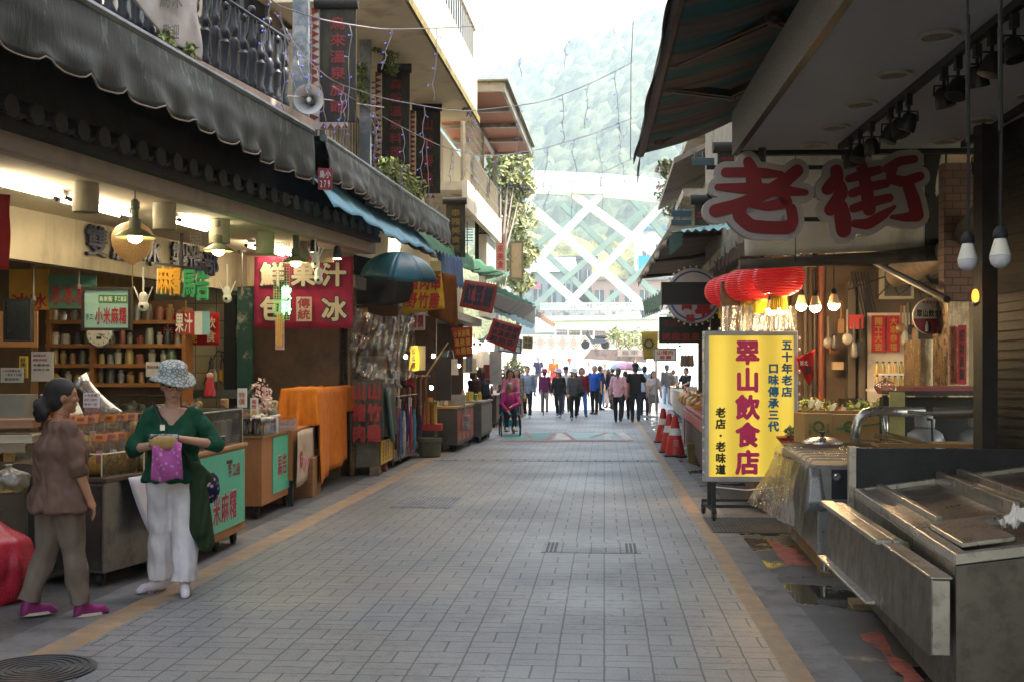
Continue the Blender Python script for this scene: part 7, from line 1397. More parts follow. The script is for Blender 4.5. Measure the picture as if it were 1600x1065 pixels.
# ================================================================ RIGHT ROW, FARTHER
R2=Fr((1.75,14.2),(1.75,28),1)
def building4():
    t=thing('grille_building','pale right hand house with latticed balcony grilles above the brown awning','building',R2.w(7,1,0)); L=R2.L
    m=MB(); R2.box(m,0,L,.6,7,2.9,13); m.build('upper_wall',pale,t); m=MB(); R2.box(m,0,L,2.2,2.4,0,2.9); m.build('back_wall',M('#6a5a4a',.7,var=.3),t)  # top of the wall is unseen, raised to shade the street
    m=MB(); R2.box(m,-.1,L+.1,.0,2.3,2.78,2.9); m.build('ceiling',M('#4a423c',.8),t)
    m=MB()
    for i in range(26): R2.box(m,1.2+.2*i,1.23+.2*i,.02,.05,3.4,6.3)
    for j in range(19): R2.box(m,1.2,6.3,.052,.08,3.4+.16*j,3.43+.16*j)
    m.build('grille',M('#b3a999',.5,.2,dirt=.2),t)
    m=MB(); R2.box(m,1.1,6.5,.0,.6,3.2,3.38); R2.box(m,1.1,6.5,-.05,.6,6.32,6.45); R2.box(m,8,13.6,-.25,.6,4.85,5.0); R2.box(m,8,13.6,-.1,.6,6.1,6.25); m.build('balcony_slab',M('#bdb5a6',.8,dirt=.4),t)
    m=MB(); m.prism([R2.w(7.5,-.45,5.4),R2.w(13.9,-.45,5.4),R2.w(13.9,.8,6.0),R2.w(7.5,.8,6.0)],UZ*.1); m.build('eave',M('#8d857a',.8,dirt=.4),t)
    for u in (-.1,3.4,7,10.5,13.6): m=MB(); R2.box(m,u,u+.18,.5,2.2,0,2.8); m.build('party_wall',M('#5a4b3f',.7,dirt=.3),t)
    for k,u in enumerate((8.8,11.2)): m=MB(); R2.box(m,u-.6,u+.6,.55,.61,3.5,4.7); wv=m.build('window',M('#4d5655',.2),t); m=MB(); R2.box(m,u-.66,u+.66,.52,.548,3.44,3.5); R2.box(m,u-.66,u+.66,.52,.548,4.7,4.76); m.build('frame',white,wv)
building4()
def building5():
    f=Fr((3.9,28.6),(3.9,46.5),1); t=thing('shadow_house','tall pale house added beyond the latticed house to shade the street','building',f.w(9,3,0)); m=MB(); f.box(m,0,17.9,0,7,0,13); m.build('wall',pale,t)  # mostly hidden house, added to cast shade over the far street
    m=MB(); f.box(m,-.2,18.1,-.25,7.2,13.004,13.3); m.build('roof',M('#8a8278',.8),t)
    for k in range(12):
        u=1.5+4.2*(k%4); z=1.4+4*(k//4); m=MB(); f.box(m,u-.6,u+.6,-.02,.05,z,z+1.5); wv=m.build('window',M('#4d5655',.2),t); m=MB(); f.box(m,u-.66,u+.66,-.05,-.022,z-.07,z); f.box(m,u-.66,u+.66,-.05,-.022,z+1.5,z+1.57); f.box(m,u-.02,u+.02,-.05,-.022,z,z+1.5); m.build('frame',white,wv)
building5()
def awning_far():
    t=thing('awning','brown undersided folding awning over the right row behind the red lanterns','awning',P(1060,400,20)); o0=P(1046,364,17.3); o1=P(999,436,26); i0=o0+V((1.5,0,.28)); i1=o1+V((1.5,0,.28)); fm=trans('#6b5d50',.25)
    m=MB(); m.grid(lambda a,b:o0.lerp(o1,a).lerp(i0.lerp(i1,a),b)-UZ*.05*math.sin(PI*b)+UZ*.012*math.sin(a*50),60,8); m.build('canopy',fm,t,smooth=2,solid=.008); m=MB(); m.tube([o0,o1],.05,8); m.build('front_bar',M('#8d877c',.5,.3,dirt=.3),t,1)
    m=MB(); m.grid(lambda a,b:o0.lerp(o1,a)+V((-.05*b+.03*math.sin(a*40)*b,0,.02-.22*b*(.8+.2*math.sin(a*60)))),60,4); m.build('valance',M('#a39a8c',.7,dirt=.4),t,smooth=2,solid=.006)
    for x in (.08,.5,.92): q=o0.lerp(o1,x); m=MB(); m.tube([q,q+V((.7,-.5,.0)),q+V((1.45,0,.2))],.035,6); m.build('folding_arm',M('#4d443c',.5,.4),t,1)
    m=MB(); m.grid(lambda a,b:o0+V((-.0+.2*a,.02,-.35*b*(1-.5*a))),3,4); m.build('side_flap',cloth('#4f6660'),t,solid=.006)
    tarp('roof_sheet','teal roof sheet edge above the brown awning',((1060,362,17.2),(1168,356,13.5),(1168,347,13.9),(1100,356,17.6)),M('#7fb0ab',.6),sag=0)
    tarp('green_tarpaulin','green patterned tarpaulin hanging under the far right awnings',((1003,470,30),(1036,455,27),(1036,482,27),(1008,492,30)),cloth('#4d6a58','cells','#7d917d',ps=14),sag=0,fold=.04)
    tarp('white_roof','pale corrugated roof over the far right stalls',((1000,486,33),(1034,478,27),(1034,486,27),(1004,498,34)),M('#b5bcb8',.5),sag=0,cat='roof')
    tarp('tiled_eave','dark tiled eave between the brown awning and the canvas blind',((1115,410,14.6),(1165,376,12.6),(1165,398,12.6),(1120,424,14.6)),M('#3a2a26',.7,var=.3),sag=0,cat='eave')
awning_far()
def boards_right():
    sign('led_board','black LED board hanging left of the red lanterns','led board',(1036,443,1117,474),17.0,M((.012,.012,.012),.4),frame=M('#2a2a2a',.4),fw=.02,t=.08)
    p=P(1084,462,17.9); t=thing('round_sign','round white sign with a blue ring and red characters under the black LED board','sign',p); m=MB(); m.lathe(p,[(0,0),(.42,0),(.43,.01),(.43,.09)],48,CF); m.build('disc',M('#b9b0aa',.5,bump=0),t,1)
    m=MB(); m.lathe(p-CF*.004,[(.36,0),(.385,0),(.385,.003),(.36,.003)],48,CF,cap=False); m.build('ring',mats_text('#2a3f86'),t); m=MB(); textp(m,'口',1064,452,1082,486,17.9,bold=.07,lift=.01); textp(m,'草',1086,455,1112,498,17.9,bold=.06,lift=.01); textp(m,'味',1072,491,1086,505,17.9,bold=.06,lift=.01); m.build('lettering',mats_text('#a82a2c'),t)
    m=MB()
    for k in range(30): a_=2*PI*k/30; m.ell(p+CR*math.cos(a_)*.455+UZ*math.sin(a_)*.455+CF*.04,.02,.02,.02,6,4)
    m.build('edge_bulbs',M('#d8d4cc',.3),t)
    sign('menu_board','dark green board with red characters under the round white sign','sign',(1030,495,1098,536),19.5,M('#22301f',.5,dirt=.3),[('烤雞溫泉',1034,520,1094,533,'#96221f'),('羊肉店',1036,500,1070,512,'#7a2a22')])
    qsign('banner','yellow banner with a black sun face emblem outside the right stalls','banner',((1002,519),(1028,518),(1028,560),(1006,561)),31,cloth('#b59a3f'),['烤'],'#b59a3f'); p=P(1014,537,30.9); m=MB()
    for k in range(14): a_=2*PI*k/14; m.quad(p+CR*math.cos(a_-.14)*.12+UZ*math.sin(a_-.14)*.12,p+CR*math.cos(a_)*.2+UZ*math.sin(a_)*.2,p+CR*math.cos(a_+.14)*.12+UZ*math.sin(a_+.14)*.12)
    m.lathe(p,[(.08,0),(.13,0),(.13,.004),(.08,.004)],20,CF,cap=False); m.ell(p-CR*.03+UZ*.02,.015,.01,.015); m.ell(p+CR*.03+UZ*.02,.015,.01,.015); tag(m.build('sun_emblem',M('#4a4238',.6)),'dark sun emblem on the yellow banner','emblem')
    sign('hanging_sign','white hanging sign with red characters 山猪肉香腸 over the crowd','sign',(1023,545,1055,562),30,M('#d3cdc6',.5,bump=0),[('山猪肉',1026,547,1052,554,'#b02a2a'),('香腸',1030,555,1049,561,'#b02a2a')],frame=M('#7d7a76',.5),fw=.03)
    m=MB(); m.tube([P(1025,562,30),P(1025,640,30)],.025,6); tag(m.build('sign_post',steel('#9d9a96'),smooth=True),'thin steel post below the white 山猪肉 sign','post')
    blade(1122,237,1150,258,14.9,'small brown wooden sign board above the left end of the 老街 sign','館',False); blade(1086,318,1108,352,16.5,'dark wooden board with red characters left of the 老街 sign','烏來',False,'#a3201c')
    for x,y,D,st,l in ((1043,549,31,8,'lit bulb above the white 山猪肉 sign'),(1034,560,33,5,'small lit bulb among the far right stalls'),(1062,545,28,4,'dim lit bulb behind the round white sign')):
        p=P(x,y,D); t=thing('lamp',l,'lamp',p); m=MB(); m.ell(p,.035,.035,.04,10,6); m.build('bulb',emit('#ffd79a',st*6),t,1); m=MB(); m.lathe(p+UZ*.045,[(.03,0),(.03,.05)],10); m.tube([p+UZ*.09,p+UZ*.3],.006); m.build('socket',rubber,t,1)
    for i,x in enumerate((1066,1071,1076,1081)): p=P(x,556,22); m=MB(); m.cap(p,p-UZ*.16,.03,.045,8); tag(m.build('hanging_pouch',M(('#b5a58a','#a39a8d','#b58a5a','#c9b9a0')[i],.5),smooth=True),'small pouch, %s of the row hanging in the right stall under the dark green board'%('first','second','third','last')[i],'pouch','pouches in the right stall')
boards_right()
# red table, bags of snacks, planter, cones
def right_goods():
    f=Fr(G(1100,745),G(1070,702),1); t=thing('red_table','red cloth covered table with an open dark front beside the traffic cones','table',f.w(.6,.3,0)); L=f.L; m=MB(); f.box(m,.05,L,.03,.9,.05,.8); m.build('body',M('#2f2420',.6,dirt=.3),t); rc=M('#a8302c',.5,var=.15,dirt=.25)
    m=MB(); f.box(m,0,L+.05,0,.95,.802,.86); f.box(m,0,L+.04,-.02,.0,.62,.8); f.box(m,0,.16,-.02,.0,.1,.62); f.box(m,L-.1,L+.04,-.02,.0,.1,.62); m.build('red_cover',rc,t,bevel=.01); m=MB(); f.box(m,.2,L-.2,-.0,.02,.15,.6); m.build('wood_panel',wood('#4a3020','#33211a'),t)
    f=Fr(G(1090,715),G(1062,672),1); L=f.L; m=MB(); f.box(m,0,L,.05,.8,0,.72); o=tag(m.build('snack_stand',M('#5d5348',.6,dirt=.3)),'low stand carrying the snack bags behind the cones','stand')
    rs=random.Random(9)
    for i in range(12):
        u=.1+(L-.2)*(i%6)/5; v=.1+.25*(i//6); p=f.w(u,v,.722); m=bag_blob(p,.13,.34,i+20,14,6); tag(m.build('snack_sack',M(('#b5823a','#a8702c','#c9a05a')[i%3],.35,var=.4,sc=25),smooth=2),'clear sack of golden crackers, %s of the %s row on the right stand'%(nm[i%6].replace('nearest','first'),('street side','wall side')[i//6]),'snack bag','cracker sacks on the right stand')
    p=G(1088,724); m=MB(); m.lathe((p.x,p.y+.2,0),[(.11,0),(.12,.02),(.14,.3),(.15,.33),(.13,.335),(.12,.29)],20); tag(m.build('planter_pot',M('#6d5c33',.8,var=.3,dirt=.4,bump=.5),smooth=True),'small mossy pot between the red table and the lightbox','pot')
    cm=M('#b3241f',.45,var=.12,dirt=.2,dcol=(.12,.05,.04))
    def cone(x,y,lab,ch):
        p=G(x,y); t=thing('traffic_cone',lab,'traffic cone',(p.x,p.y,0),'red traffic cones on the right kerb'); o=V((p.x,p.y,0)); m=MB(); m.box(o+UZ*.015,(.4,.4,.03)); m.build('base',rubber,t,bevel=.01); m=MB(); m.lathe(o+UZ*.03,[(.18,0),(.175,.03),(.045,.68),(.03,.7)],26); m.build('body',cm,t,1); m=MB(); m.lathe(o+UZ*.03,[(.1135,.35),(.089,.475)],26,cap=False); m.build('white_band',white,t,1)
        m=MB(); m.text(ch,o+V((0,-.155,.24)),CR,(UZ+V((0,.21,0))).normalized(),.16,.12); m.build('lettering',M('#c97a72',.6,bump=0),t)
    cone(1055,712,'nearest red traffic cone with a white band, in front of the red table','來'); cone(1046,706,'red traffic cone half hidden between the other two cones','來'); cone(1036,690,'farther red traffic cone with a painted character, at the kerb edge','烏')
right_goods()
stall((1075,668),(1052,645),.8,.85,'market_stall','right side stall behind the cracker sacks',[M('#5d5045',.6,dirt=.3),M('#6d5c4c',.6)],M('#8a7a66',.6),(12,gc_),12)
stall((1052,640),(1038,622),.8,.85,'market_stall','farthest right side stall beside the man in jeans',[M('#54483e',.6),M('#7d5a45',.6)],M('#8d7d6a',.6),(10,gc_),14)
# ================================================================ STRING LIGHTS
def string(lab,pts,drops,seed,lit=True):
    rs=random.Random(seed); q=[P(*p) for p in pts]; t=thing('string_lights',lab,'string lights',q[0]); n=40; path=[]
    for i in range(len(q)-1):
        for k in range(10): path.append(q[i].lerp(q[i+1],k/10))
    path.append(q[-1])
    for _ in range(6): path=[path[0]]+[(path[i-1]+path[i]*2+path[i+1])/4 for i in range(1,len(path)-1)]+[path[-1]]
    wm_=M('#9a939c' if lit else '#5d5a66',.5); m=MB(); m.tube(path,.007 if lit else .006,5); m.build('cable',wm_,t,1); lm_=emit('#6a78ff',.16)
    for k in range(drops):
        p=path[int((k+.5)/drops*(len(path)-1))]; L=rs.uniform(.5,1.1); pp=[p]; nseg=9
        for i in range(nseg): pp.append(pp[-1]+V((rs.uniform(-.035,.035),rs.uniform(-.03,.03),-L/nseg)))
        m=MB(); m.m=0; m.tube(pp,.0055,5); m.m=1
        for i in range(1,nseg,2): d=V((rs.choice((-1,1))*rs.uniform(.02,.05),0,rs.uniform(-.03,.02))); m.m=0; m.tube([pp[i],pp[i]+d],.005,4); m.m=1; m.ell(pp[i]+d,.008,.008,.011,6,4)
        m.build('strand',[wm_,lm_],t)
string('upper light string from the balustrade past the first blade sign up to the right',((410,-10,11),(436,10,11.6),(505,32,12.4),(600,47,14),(700,44,15),(800,36,16),(900,15,17),(1010,-20,17)),10,1)
string('middle light string crossing the street in front of the hill',((430,20,12),(470,85,12.6),(520,128,13.4),(600,155,14.5),(720,176,16),(850,160,17),(920,132,18),(988,98,19)),11,2)
string('lower light string between the third blade sign and the right roofs',((520,135,13.6),(610,190,15.5),(690,230,17),(760,246,18.5),(840,235,20),(920,212,21),(988,185,22)),12,3)
string('lowest thin light string near the bridge top',((760,250,22),(800,290,24),(860,292,24),(930,275,25),(990,247,26)),7,4,False)
m=MB(); m.tube([P(992,-20,20),P(986,100,20),P(985,250,20)],.008,5); tag(m.build('wire',M('#5d5a66',.5)),'thin vertical wire hanging in front of the hill','wire')
m=MB(); m.tube([P(-10,128,9),P(150,135,10),P(480,152,13.5),P(600,168,16)],.006,5); tag(m.build('wire',M('#77747a',.5)),'thin grey cable running from the balustrade to the horn loudspeaker','wire')
# motor scooter on the plaza
def scooter():
    p=P(930,545,76); t=thing('motor_scooter','dark motor scooter parked before the patterned wall','motor scooter',p); m=MB()
    for s in (-.65,.65): m=MB(); m.lathe(p+CR*s+UZ*.28-CF*.06,[(.1,0),(.28,.01),(.28,.1),(.1,.12)],18,CF); m.build('wheel',rubber,t,1)
    m=MB(); m.cap(p+CR*.6+UZ*.55,p+CR*-.05+UZ*.5,.18,.16); m.cap(p-CR*.1+UZ*.4,p-CR*.5+UZ*.9,.1,.12); m.cap(p-CR*.45+UZ*.9,p-CR*.5+UZ*1.15,.14,.1); m.build('body',M('#3f434a',.3),t,1); m=MB(); m.cap(p+CR*.65+UZ*.8,p+CR*.05+UZ*.78,.13,.1); m.build('saddle',black,t,1); m=MB(); m.tube([p-CR*.45+UZ*1.1-CF*.25,p-CR*.45+UZ*1.1+CF*.25],.03); m.build('handlebar',black,t)
scooter()
# ================================================================ PEOPLE
skin=M('#b98a70',.55,var=.08,bump=.05); skinS={'a':skin,'b':M('#a87658',.55,var=.08,bump=.05)}; hairM=M('#1a1514',.4,var=.5,sc=30,bump=1); hairG=M('#8d8a86',.5,var=.3,sc=20,bump=.4); hairB=M('#2e1d17',.45,var=.3,sc=20,bump=.4)
def linkp(me,name,mat,par,org=None):
    o=link(me,name,mat,par,WL[par.name] if par else org,2); return o
def loft(m,rings,n=16):
    "rings of (centre, rx, ry, yaw)"
    return m.skin([[V(c)+V((rx*math.cos(2*PI*i/n),ry*math.sin(2*PI*i/n),0)) for i in range(n)] for c,rx,ry in rings])
def hand(m,w_,d,side,H,k=1.0,curl=.5,up=V((0,0,1))):
    d=d.normalized(); lat=d.cross(up); lat=lat.normalized() if lat.length>.1 else V((1,0,0)); nrm=lat.cross(d).normalized(); s=H/1.6*k
    pc=w_+d*.045*s; m.cap(w_,pc,.024*s,.028*s,8,3)
    for i,(o,l) in enumerate(((-.026,.062),(-.009,.072),(.009,.068),(.025,.052))):
        b=w_+d*.075*s+lat*o*s; m.cap(w_+d*.03*s+lat*o*.7*s,b,.013*s,.0105*s,6,2); e1=b+(d-nrm*curl*.5).normalized()*l*.5*s; m.cap(b,e1,.0105*s,.009*s,6,2); m.cap(e1,e1+(d-nrm*curl*1.6).normalized()*l*.5*s,.009*s,.0075*s,6,2)
    tb=w_+d*.03*s-lat*.025*s*side; te=tb+(d*.6-lat*side*.8-nrm*.3*curl).normalized()*.04*s; m.cap(tb,te,.012*s,.0105*s,6,2); m.cap(te,te+(d-lat*side*.2-nrm*.5*curl).normalized()*.028*s,.0105*s,.008*s,6,2)
def person(lab,pos,H,rz,top,bot,shoe='#2a2726',hair='short',hairm=None,sl='long',bottom='trousers',hat=None,arms=None,legs=(.25,-.25),knees=(.1,.25),vox=.016,fem=True,look=(0,0),sk='a',J=None,extra=None,hem=.47,wide=1.0,fat=1.0,group=None,toppat=None,shoecol2=None,cuff=None,kneel=None,hatm=None,glasses=False,flare=0,undress=None,lean=0,neck=False):
    pos=V(pos); s=H; X=lambda x,y,z: V((x*s,y*s,z*s)); sw=(.098 if fem else .112)*fat**.5
    hips=[X(-.05,0,.51),X(.05,0,.51)]; kn=[];an=[]; J=J or {}
    if 'legs' in J: kn=[X(*J['legs'][0][0]),X(*J['legs'][1][0])]; an=[X(*J['legs'][0][1]),X(*J['legs'][1][1])]; hips=[X(*J.get('hips',((-.05,0,.51),(.05,0,.51)))[i]) for i in (0,1)]
    else:
        for i in (0,1):
            a,k=legs[i],knees[i]; q=hips[i]+X(.004*(i*2-1),.232*math.sin(a),-.232*math.cos(a)); kn.append(q); an.append(q+X(.0,.235*math.sin(a-k),-.235*math.cos(a-k)))
        dz=min(an[0].z,an[1].z)-.043*s
        for l in (hips,kn,an):
            for v in l: v.z-=dz
    hc=(hips[0]+hips[1])/2; sz=J.get('shz',(hc.z/s)+.3); off=V((0,math.sin(lean)*.3*s,0)); cx=lambda f: V((hc.x,hc.y,0))+off*f
    sh=[cx(1)+X(-sw,0,sz),cx(1)+X(sw,0,sz)]; el=[];wr=[]
    arms=arms or ((-.2,.12,.25,0),(.25,.12,.35,0))
    for i in (0,1):
        sg=i*2-1
        if 'arms' in J and J['arms'][i]: e,w_=J['arms'][i]; el.append(X(*e)); wr.append(X(*w_)); continue
        f,o,e,inn=arms[i]; d=V((sg*math.sin(o),math.sin(f)*math.cos(o),-math.cos(f)*math.cos(o))); q=sh[i]+d*.172*s; el.append(q); d2=V((sg*math.sin(o)*.4-sg*math.sin(inn),math.sin(f+e)*math.cos(inn),-math.cos(f+e)*math.cos(inn))).normalized(); wr.append(q+d2*.148*s)
    nk=cx(1)+X(0,-.005,sz+.01); hd=cx(1.1)+X(0,.008,sz+.108); Rh=Matrix.Rotation(look[0],3,'Z')@Matrix.Rotation(-look[1],3,'X'); HP=lambda x,y,z: hd+Rh@X(x,y,z)
    m=MB()
    for i in (0,1):
        m.cap(hips[i],kn[i],.052*s*fat,.034*s,10); m.cap(kn[i],an[i],.033*s,.02*s,10); ft=an[i]+(X(.0,.06,-.025) if not J.get('toe') else X(*J['toe'][i])*.6+X(0,0,-.025)); m.cap(an[i]+X(0,-.012,-.022),ft,.021*s,.019*s,8); 
        m.cap(sh[i]-X((i*2-1)*.01,0,.012),el[i],.027*s,.022*s,10); m.cap(el[i],wr[i],.0235*s,.0155*s,10); hand(m,wr[i],wr[i]-el[i],(i*2-1),H)
    loft(m,[(hc-V((0,0,.03*s)),.06*s,.05*s),(hc,.088*s*fat,.062*s*fat),(hc+X(0,0,.09)+off*.3,.075*s*fat,.056*s*fat),(hc+X(0,.0,.18)+off*.6,.085*s*fat,.06*s*fat),(cx(.95)+X(0,0,sz-.035),.098*s,.055*s),(cx(1)+X(0,0,sz+.01),.06*s,.04*s)])
    m.cap(nk-V((0,0,.03*s)),hd-V((0,0,.03*s)),.033*s,.03*s,10)
    m.ell(hd+Rh@X(0,0,.008),.046*s,.057*s,.06*s,16,12,Rh); m.ell(HP(0,.014,-.03),.036*s,.04*s,.04*s,14,8,Rh); m.cap(HP(0,.05,.006),HP(0,.058,-.013),.006*s,.0085*s,8,3); m.ell(HP(0,.038,-.056),.016*s,.016*s,.013*s,10,6)
    for g in (-1,1): m.ell(HP(g*.046,-.002,-.004),.006*s,.013*s,.019*s,8,6,Rh); m.ell(HP(g*.02,.045,.019),.014*s,.008*s,.005*s,8,6); m.ell(HP(g*.024,.04,-.012),.014*s,.012*s,.012*s,8,6)
    m.ell(HP(0,.051,-.033),.014*s,.008*s,.007*s,8,6)
    body=linkp(blob(m,.0062 if vox<.012 else .012,4),'person',skinS[sk],None,pos); tag(body,lab,'person',group); body.rotation_euler=(0,0,rz)
    # face
    ch=lambda mb,n,mt,sm=2: mb_link(mb,n,mt,body,pos,sm)
    def mb_link(mb,n,mt,par,p0,sm):
        me=bpy.data.meshes.new(n); me.from_pydata([tuple(q) for q in mb.v],[],mb.f); return link(me,n,mt,par,p0 if par is None else WL[par.name],sm,mi=mb.mi)
    if rz and abs(abs(rz)-PI)<1.6: [ch(MB().ell(HP(g*.02,.0515,.008),.0085*s,.004*s,.0042*s,8,6,Rh).ell(HP(g*.021,.053,.023),.011*s,.004*s,.0022*s,8,4,Rh),'eye',M('#17110f',.3)) for g in (-1,1)]; m=MB(); m.ell(HP(0,.0545,-.034),.014*s,.004*s,.004*s,8,6,Rh); ch(m,'mouth',M('#8a4a44',.5))
    # hair
    hm=hairm or hairM; m=MB(); m.ell(HP(0,-.01,.022),.053*s,.064*s,.06*s,16,10,Rh); m.ell(HP(0,-.03,-.012),.051*s,.044*s,.052*s,14,8,Rh)
    if hair=='short': pass
    if hair=='bob':
        for g in (-1,1): m.cap(HP(g*.042,-.004,.02),HP(g*.046,.0,-.05),.022*s,.02*s,8)
        m.cap(HP(0,-.045,0),HP(0,-.045,-.06),.04*s,.036*s,10)
    if hair=='long':
        for g in (-1,1): m.cap(HP(g*.043,-.004,.02),HP(g*.047,-.006,-.13),.022*s,.018*s,8)
        m.cap(HP(0,-.045,0),HP(0,-.055,-.15),.045*s,.035*s,10)
    if hair=='pony': m.cap(HP(0,-.06,.01),HP(0,-.085,-.03),.022*s,.026*s,8); m.cap(HP(0,-.085,-.03),HP(0,-.08,-.12),.026*s,.012*s,8)
    if hair=='bun': m.cap(HP(0,-.05,-.01),HP(0,-.075,-.05),.034*s,.036*s,10)
    if hair=='bun':
        for k in range(9): m.ell(HP(.03*math.cos(k*2.3),-.088+.014*math.sin(k*1.7),-.055+.03*math.sin(k*2.3)),.022*s,.02*s,.022*s,8,6)
    # keep the face free of hair
    for v in m.v: 
        q=Rh.transposed()@(v-hd)
        if q.y>.036*s and q.z<.036*s: v-=Rh@V((0,q.y-.036*s,0))
    linkp(blob(m,.011 if vox<.012 else .016,3),'hair',hm,body)
    # clothing
    tm=top if not isinstance(top,str) else cloth(top,*(toppat or ())); g_=.012*s+.004; m=MB()
    if undress: hem_z=undress
    hz=hc.z-(.51-hem)*s if 'legs' not in J else hc.z-.02*s
    loft(m,[(V((hc.x,hc.y,hz)),(.094+flare)*s*fat+g_*.6,(.068+flare)*s*fat+g_*.6),(hc+X(0,0,.05),.086*s*fat+g_,.064*s*fat+g_),(hc+X(0,0,.1)+off*.3,.08*s*fat+g_,.062*s*fat+g_),(hc+X(0,.004,.19)+off*.6,.09*s*fat+g_,.066*s*fat+g_),(cx(.95)+X(0,0,sz-.03),.1*s+g_*.4,.056*s+g_*.6),(cx(1)+X(0,-.004,sz+.008),.066*s,.045*s),(cx(1)+X(0,-.006,sz+.026),.042*s,.036*s)])
    for i in (0,1):
        m.cap(sh[i]-X((i*2-1)*(.016 if vox<.012 else .006),0,.02 if vox<.012 else .008),el[i],(.033*s+g_*.2) if vox<.012 else (.038*s+g_*.5),(.027*s+g_*.2) if vox<.012 else (.03*s+g_*.5),10)
        if sl=='short': pass
        elif sl=='mid': q=el[i].lerp(wr[i],.12); m.cap(el[i],q,.029*s+g_*.3,.03*s+g_*.2,10)
        else: m.cap(el[i],el[i].lerp(wr[i],.95),.03*s+g_*.35,.024*s+g_*.2,10)
    if sl=='short':
        # cut the sleeve at mid upper arm by rebuilding only the top half
        m2=MB(); m2.v=list(m.v); m=MB(); loft(m,[(V((hc.x,hc.y,hz)),(.094+flare)*s*fat+g_*.6,(.068+flare)*s*fat+g_*.6),(hc+X(0,0,.1)+off*.3,.08*s*fat+g_,.062*s*fat+g_),(hc+X(0,.004,.19)+off*.6,.09*s*fat+g_,.066*s*fat+g_),(cx(.95)+X(0,0,sz-.03),.1*s+g_*.4,.056*s+g_*.6),(cx(1)+X(0,-.004,sz+.008),.066*s,.045*s),(cx(1)+X(0,-.006,sz+.026),.042*s,.036*s)])
        for i in (0,1): m.cap(sh[i]-X((i*2-1)*.012,0,.008),sh[i].lerp(el[i],.6),.038*s+g_*.3,.036*s+g_*.3,10)
    me=blob(m,vox*.9,4)
    nr=[V(v.normal) for v in me.vertices]; kf=1.45 if vox<.012 else 1
    for v in me.vertices:
        c=V(v.co); w_=mnoise.noise(c*11)*.008*kf+mnoise.noise(V((c.x*26+c.z*9,c.y*26,c.z*17)))*.006*kf
        low=max(0,1-(c.z-hz)/(.12*s)); w_+=low*flare*.25*s*math.sin(math.atan2(c.y-hc.y,c.x-hc.x)*9)
        v.co=c+nr[v.index]*w_
    if vox<.012:
        zt=(cx(1).z+(sz+.0)*s); r=MB(); r.v=[V(v.co) for v in me.vertices]
        ok=[not (abs(v.x-hc.x)<.075*s and ((v.y>-.01*s and v.z>zt-(.062*s if neck else .012*s)+abs(v.x-hc.x)*(1.15 if neck else .5)) or v.z>zt+.012*s)) for v in r.v]
        f=[tuple(p.vertices) for p in me.polygons if all(ok[k] for k in p.vertices)]; m3=bpy.data.meshes.new('q'); m3.from_pydata([tuple(v) for v in r.v],[],f); bb_=bmesh.new(); bb_.from_mesh(m3); bmesh.ops.delete(bb_,geom=[v for v in bb_.verts if not v.link_faces],context='VERTS'); be=[v for v in bb_.verts if v.is_boundary]
        for _ in range(6): bmesh.ops.smooth_vert(bb_,verts=be,factor=.5,use_axis_x=True,use_axis_y=True,use_axis_z=True)
        bb_.to_mesh(m3); bb_.free(); me=m3
    so2=linkp(me,'shirt',tm,body)
    if vox<.012: sd=so2.modifiers.new('s','SOLIDIFY'); sd.thickness=.006; sd.offset=1
    bm_=bot if not isinstance(bot,str) else cloth(bot); m=MB()
    if bottom=='skirt' or bottom=='dress':
        zb=(.3 if bottom=='skirt' else .13)*s; loft(m,[(V((hc.x,hc.y,zb)),.125*s,.1*s),(V((hc.x,hc.y,(zb+hc.z)/2)),.112*s,.088*s),(hc,.096*s+.006,.07*s+.006),(hc+X(0,0,.07),.08*s,.062*s)])
    else:
        loft(m,[(hc-V((0,0,.045*s)),.075*s,.06*s),(hc,.093*s*fat,.068*s*fat),(hc+X(0,0,.06),.08*s*fat,.06*s*fat)])
        for i in (0,1): m.cap(hips[i],kn[i],.058*s*fat,.043*s*wide,10); e=an[i] if cuff is None else kn[i].lerp(an[i],cuff); m.cap(kn[i],e+V((0,-.004*s,.012*s)),.042*s*wide,.033*s*wide**2,10)
    me=blob(m,vox,4)
    sk_=(bottom=='trousers'); nr=[V(v.normal) for v in me.vertices]
    for v in me.vertices:
        c=V(v.co); v.co=c+nr[v.index]*(mnoise.noise(V((c.x*16,c.y*16,c.z*8)))*.009*kf+mnoise.noise(V((c.x*30,c.y*30,c.z*9)))*.004*kf)
        if sk_:
            i=0 if (c-an[0]).length<(c-an[1]).length else 1; d=(an[i]-kn[i]).normalized(); t_=(v.co-an[i]).dot(d)+(.016 if vox<.012 else -.012)*s
            if t_>0 and (v.co-an[i]).length<.16*s: v.co-=d*t_
    linkp(me,'skirt' if bottom!='trousers' else 'trousers',bm_,body)
    for i in (0,1):
        m=MB(); a=an[i]; fl=0 if a.z<.07*s else min((a.z-.043*s)*2,.05*s); dr=X(0,.095,0) if not J.get('toe') else X(*J['toe'][i]); gz=a.z-.043*s
        m.cap(a+X(0,-.012,-.02),a+dr*.85+V((0,0,-.022*s)),.0245*s,.021*s,10); m.cap(a+X(0,-.008,-.008),a+dr*.35+V((0,0,-.012*s)),.026*s,.022*s,10); m.cap(a+X(0,-.006,-.006),a+X(0,-.003,.022),.027*s,.025*s,10); m.cap(a+X(0,-.018,-.034),a+dr*1.0+V((0,0,-.034*s)),.02*s,.02*s,8)
        for v in m.v: v.z=max(v.z,gz+.001)
        so_=linkp(blob(m,min(vox,.01),2),'shoe',M(shoe,.55,var=.08),body)
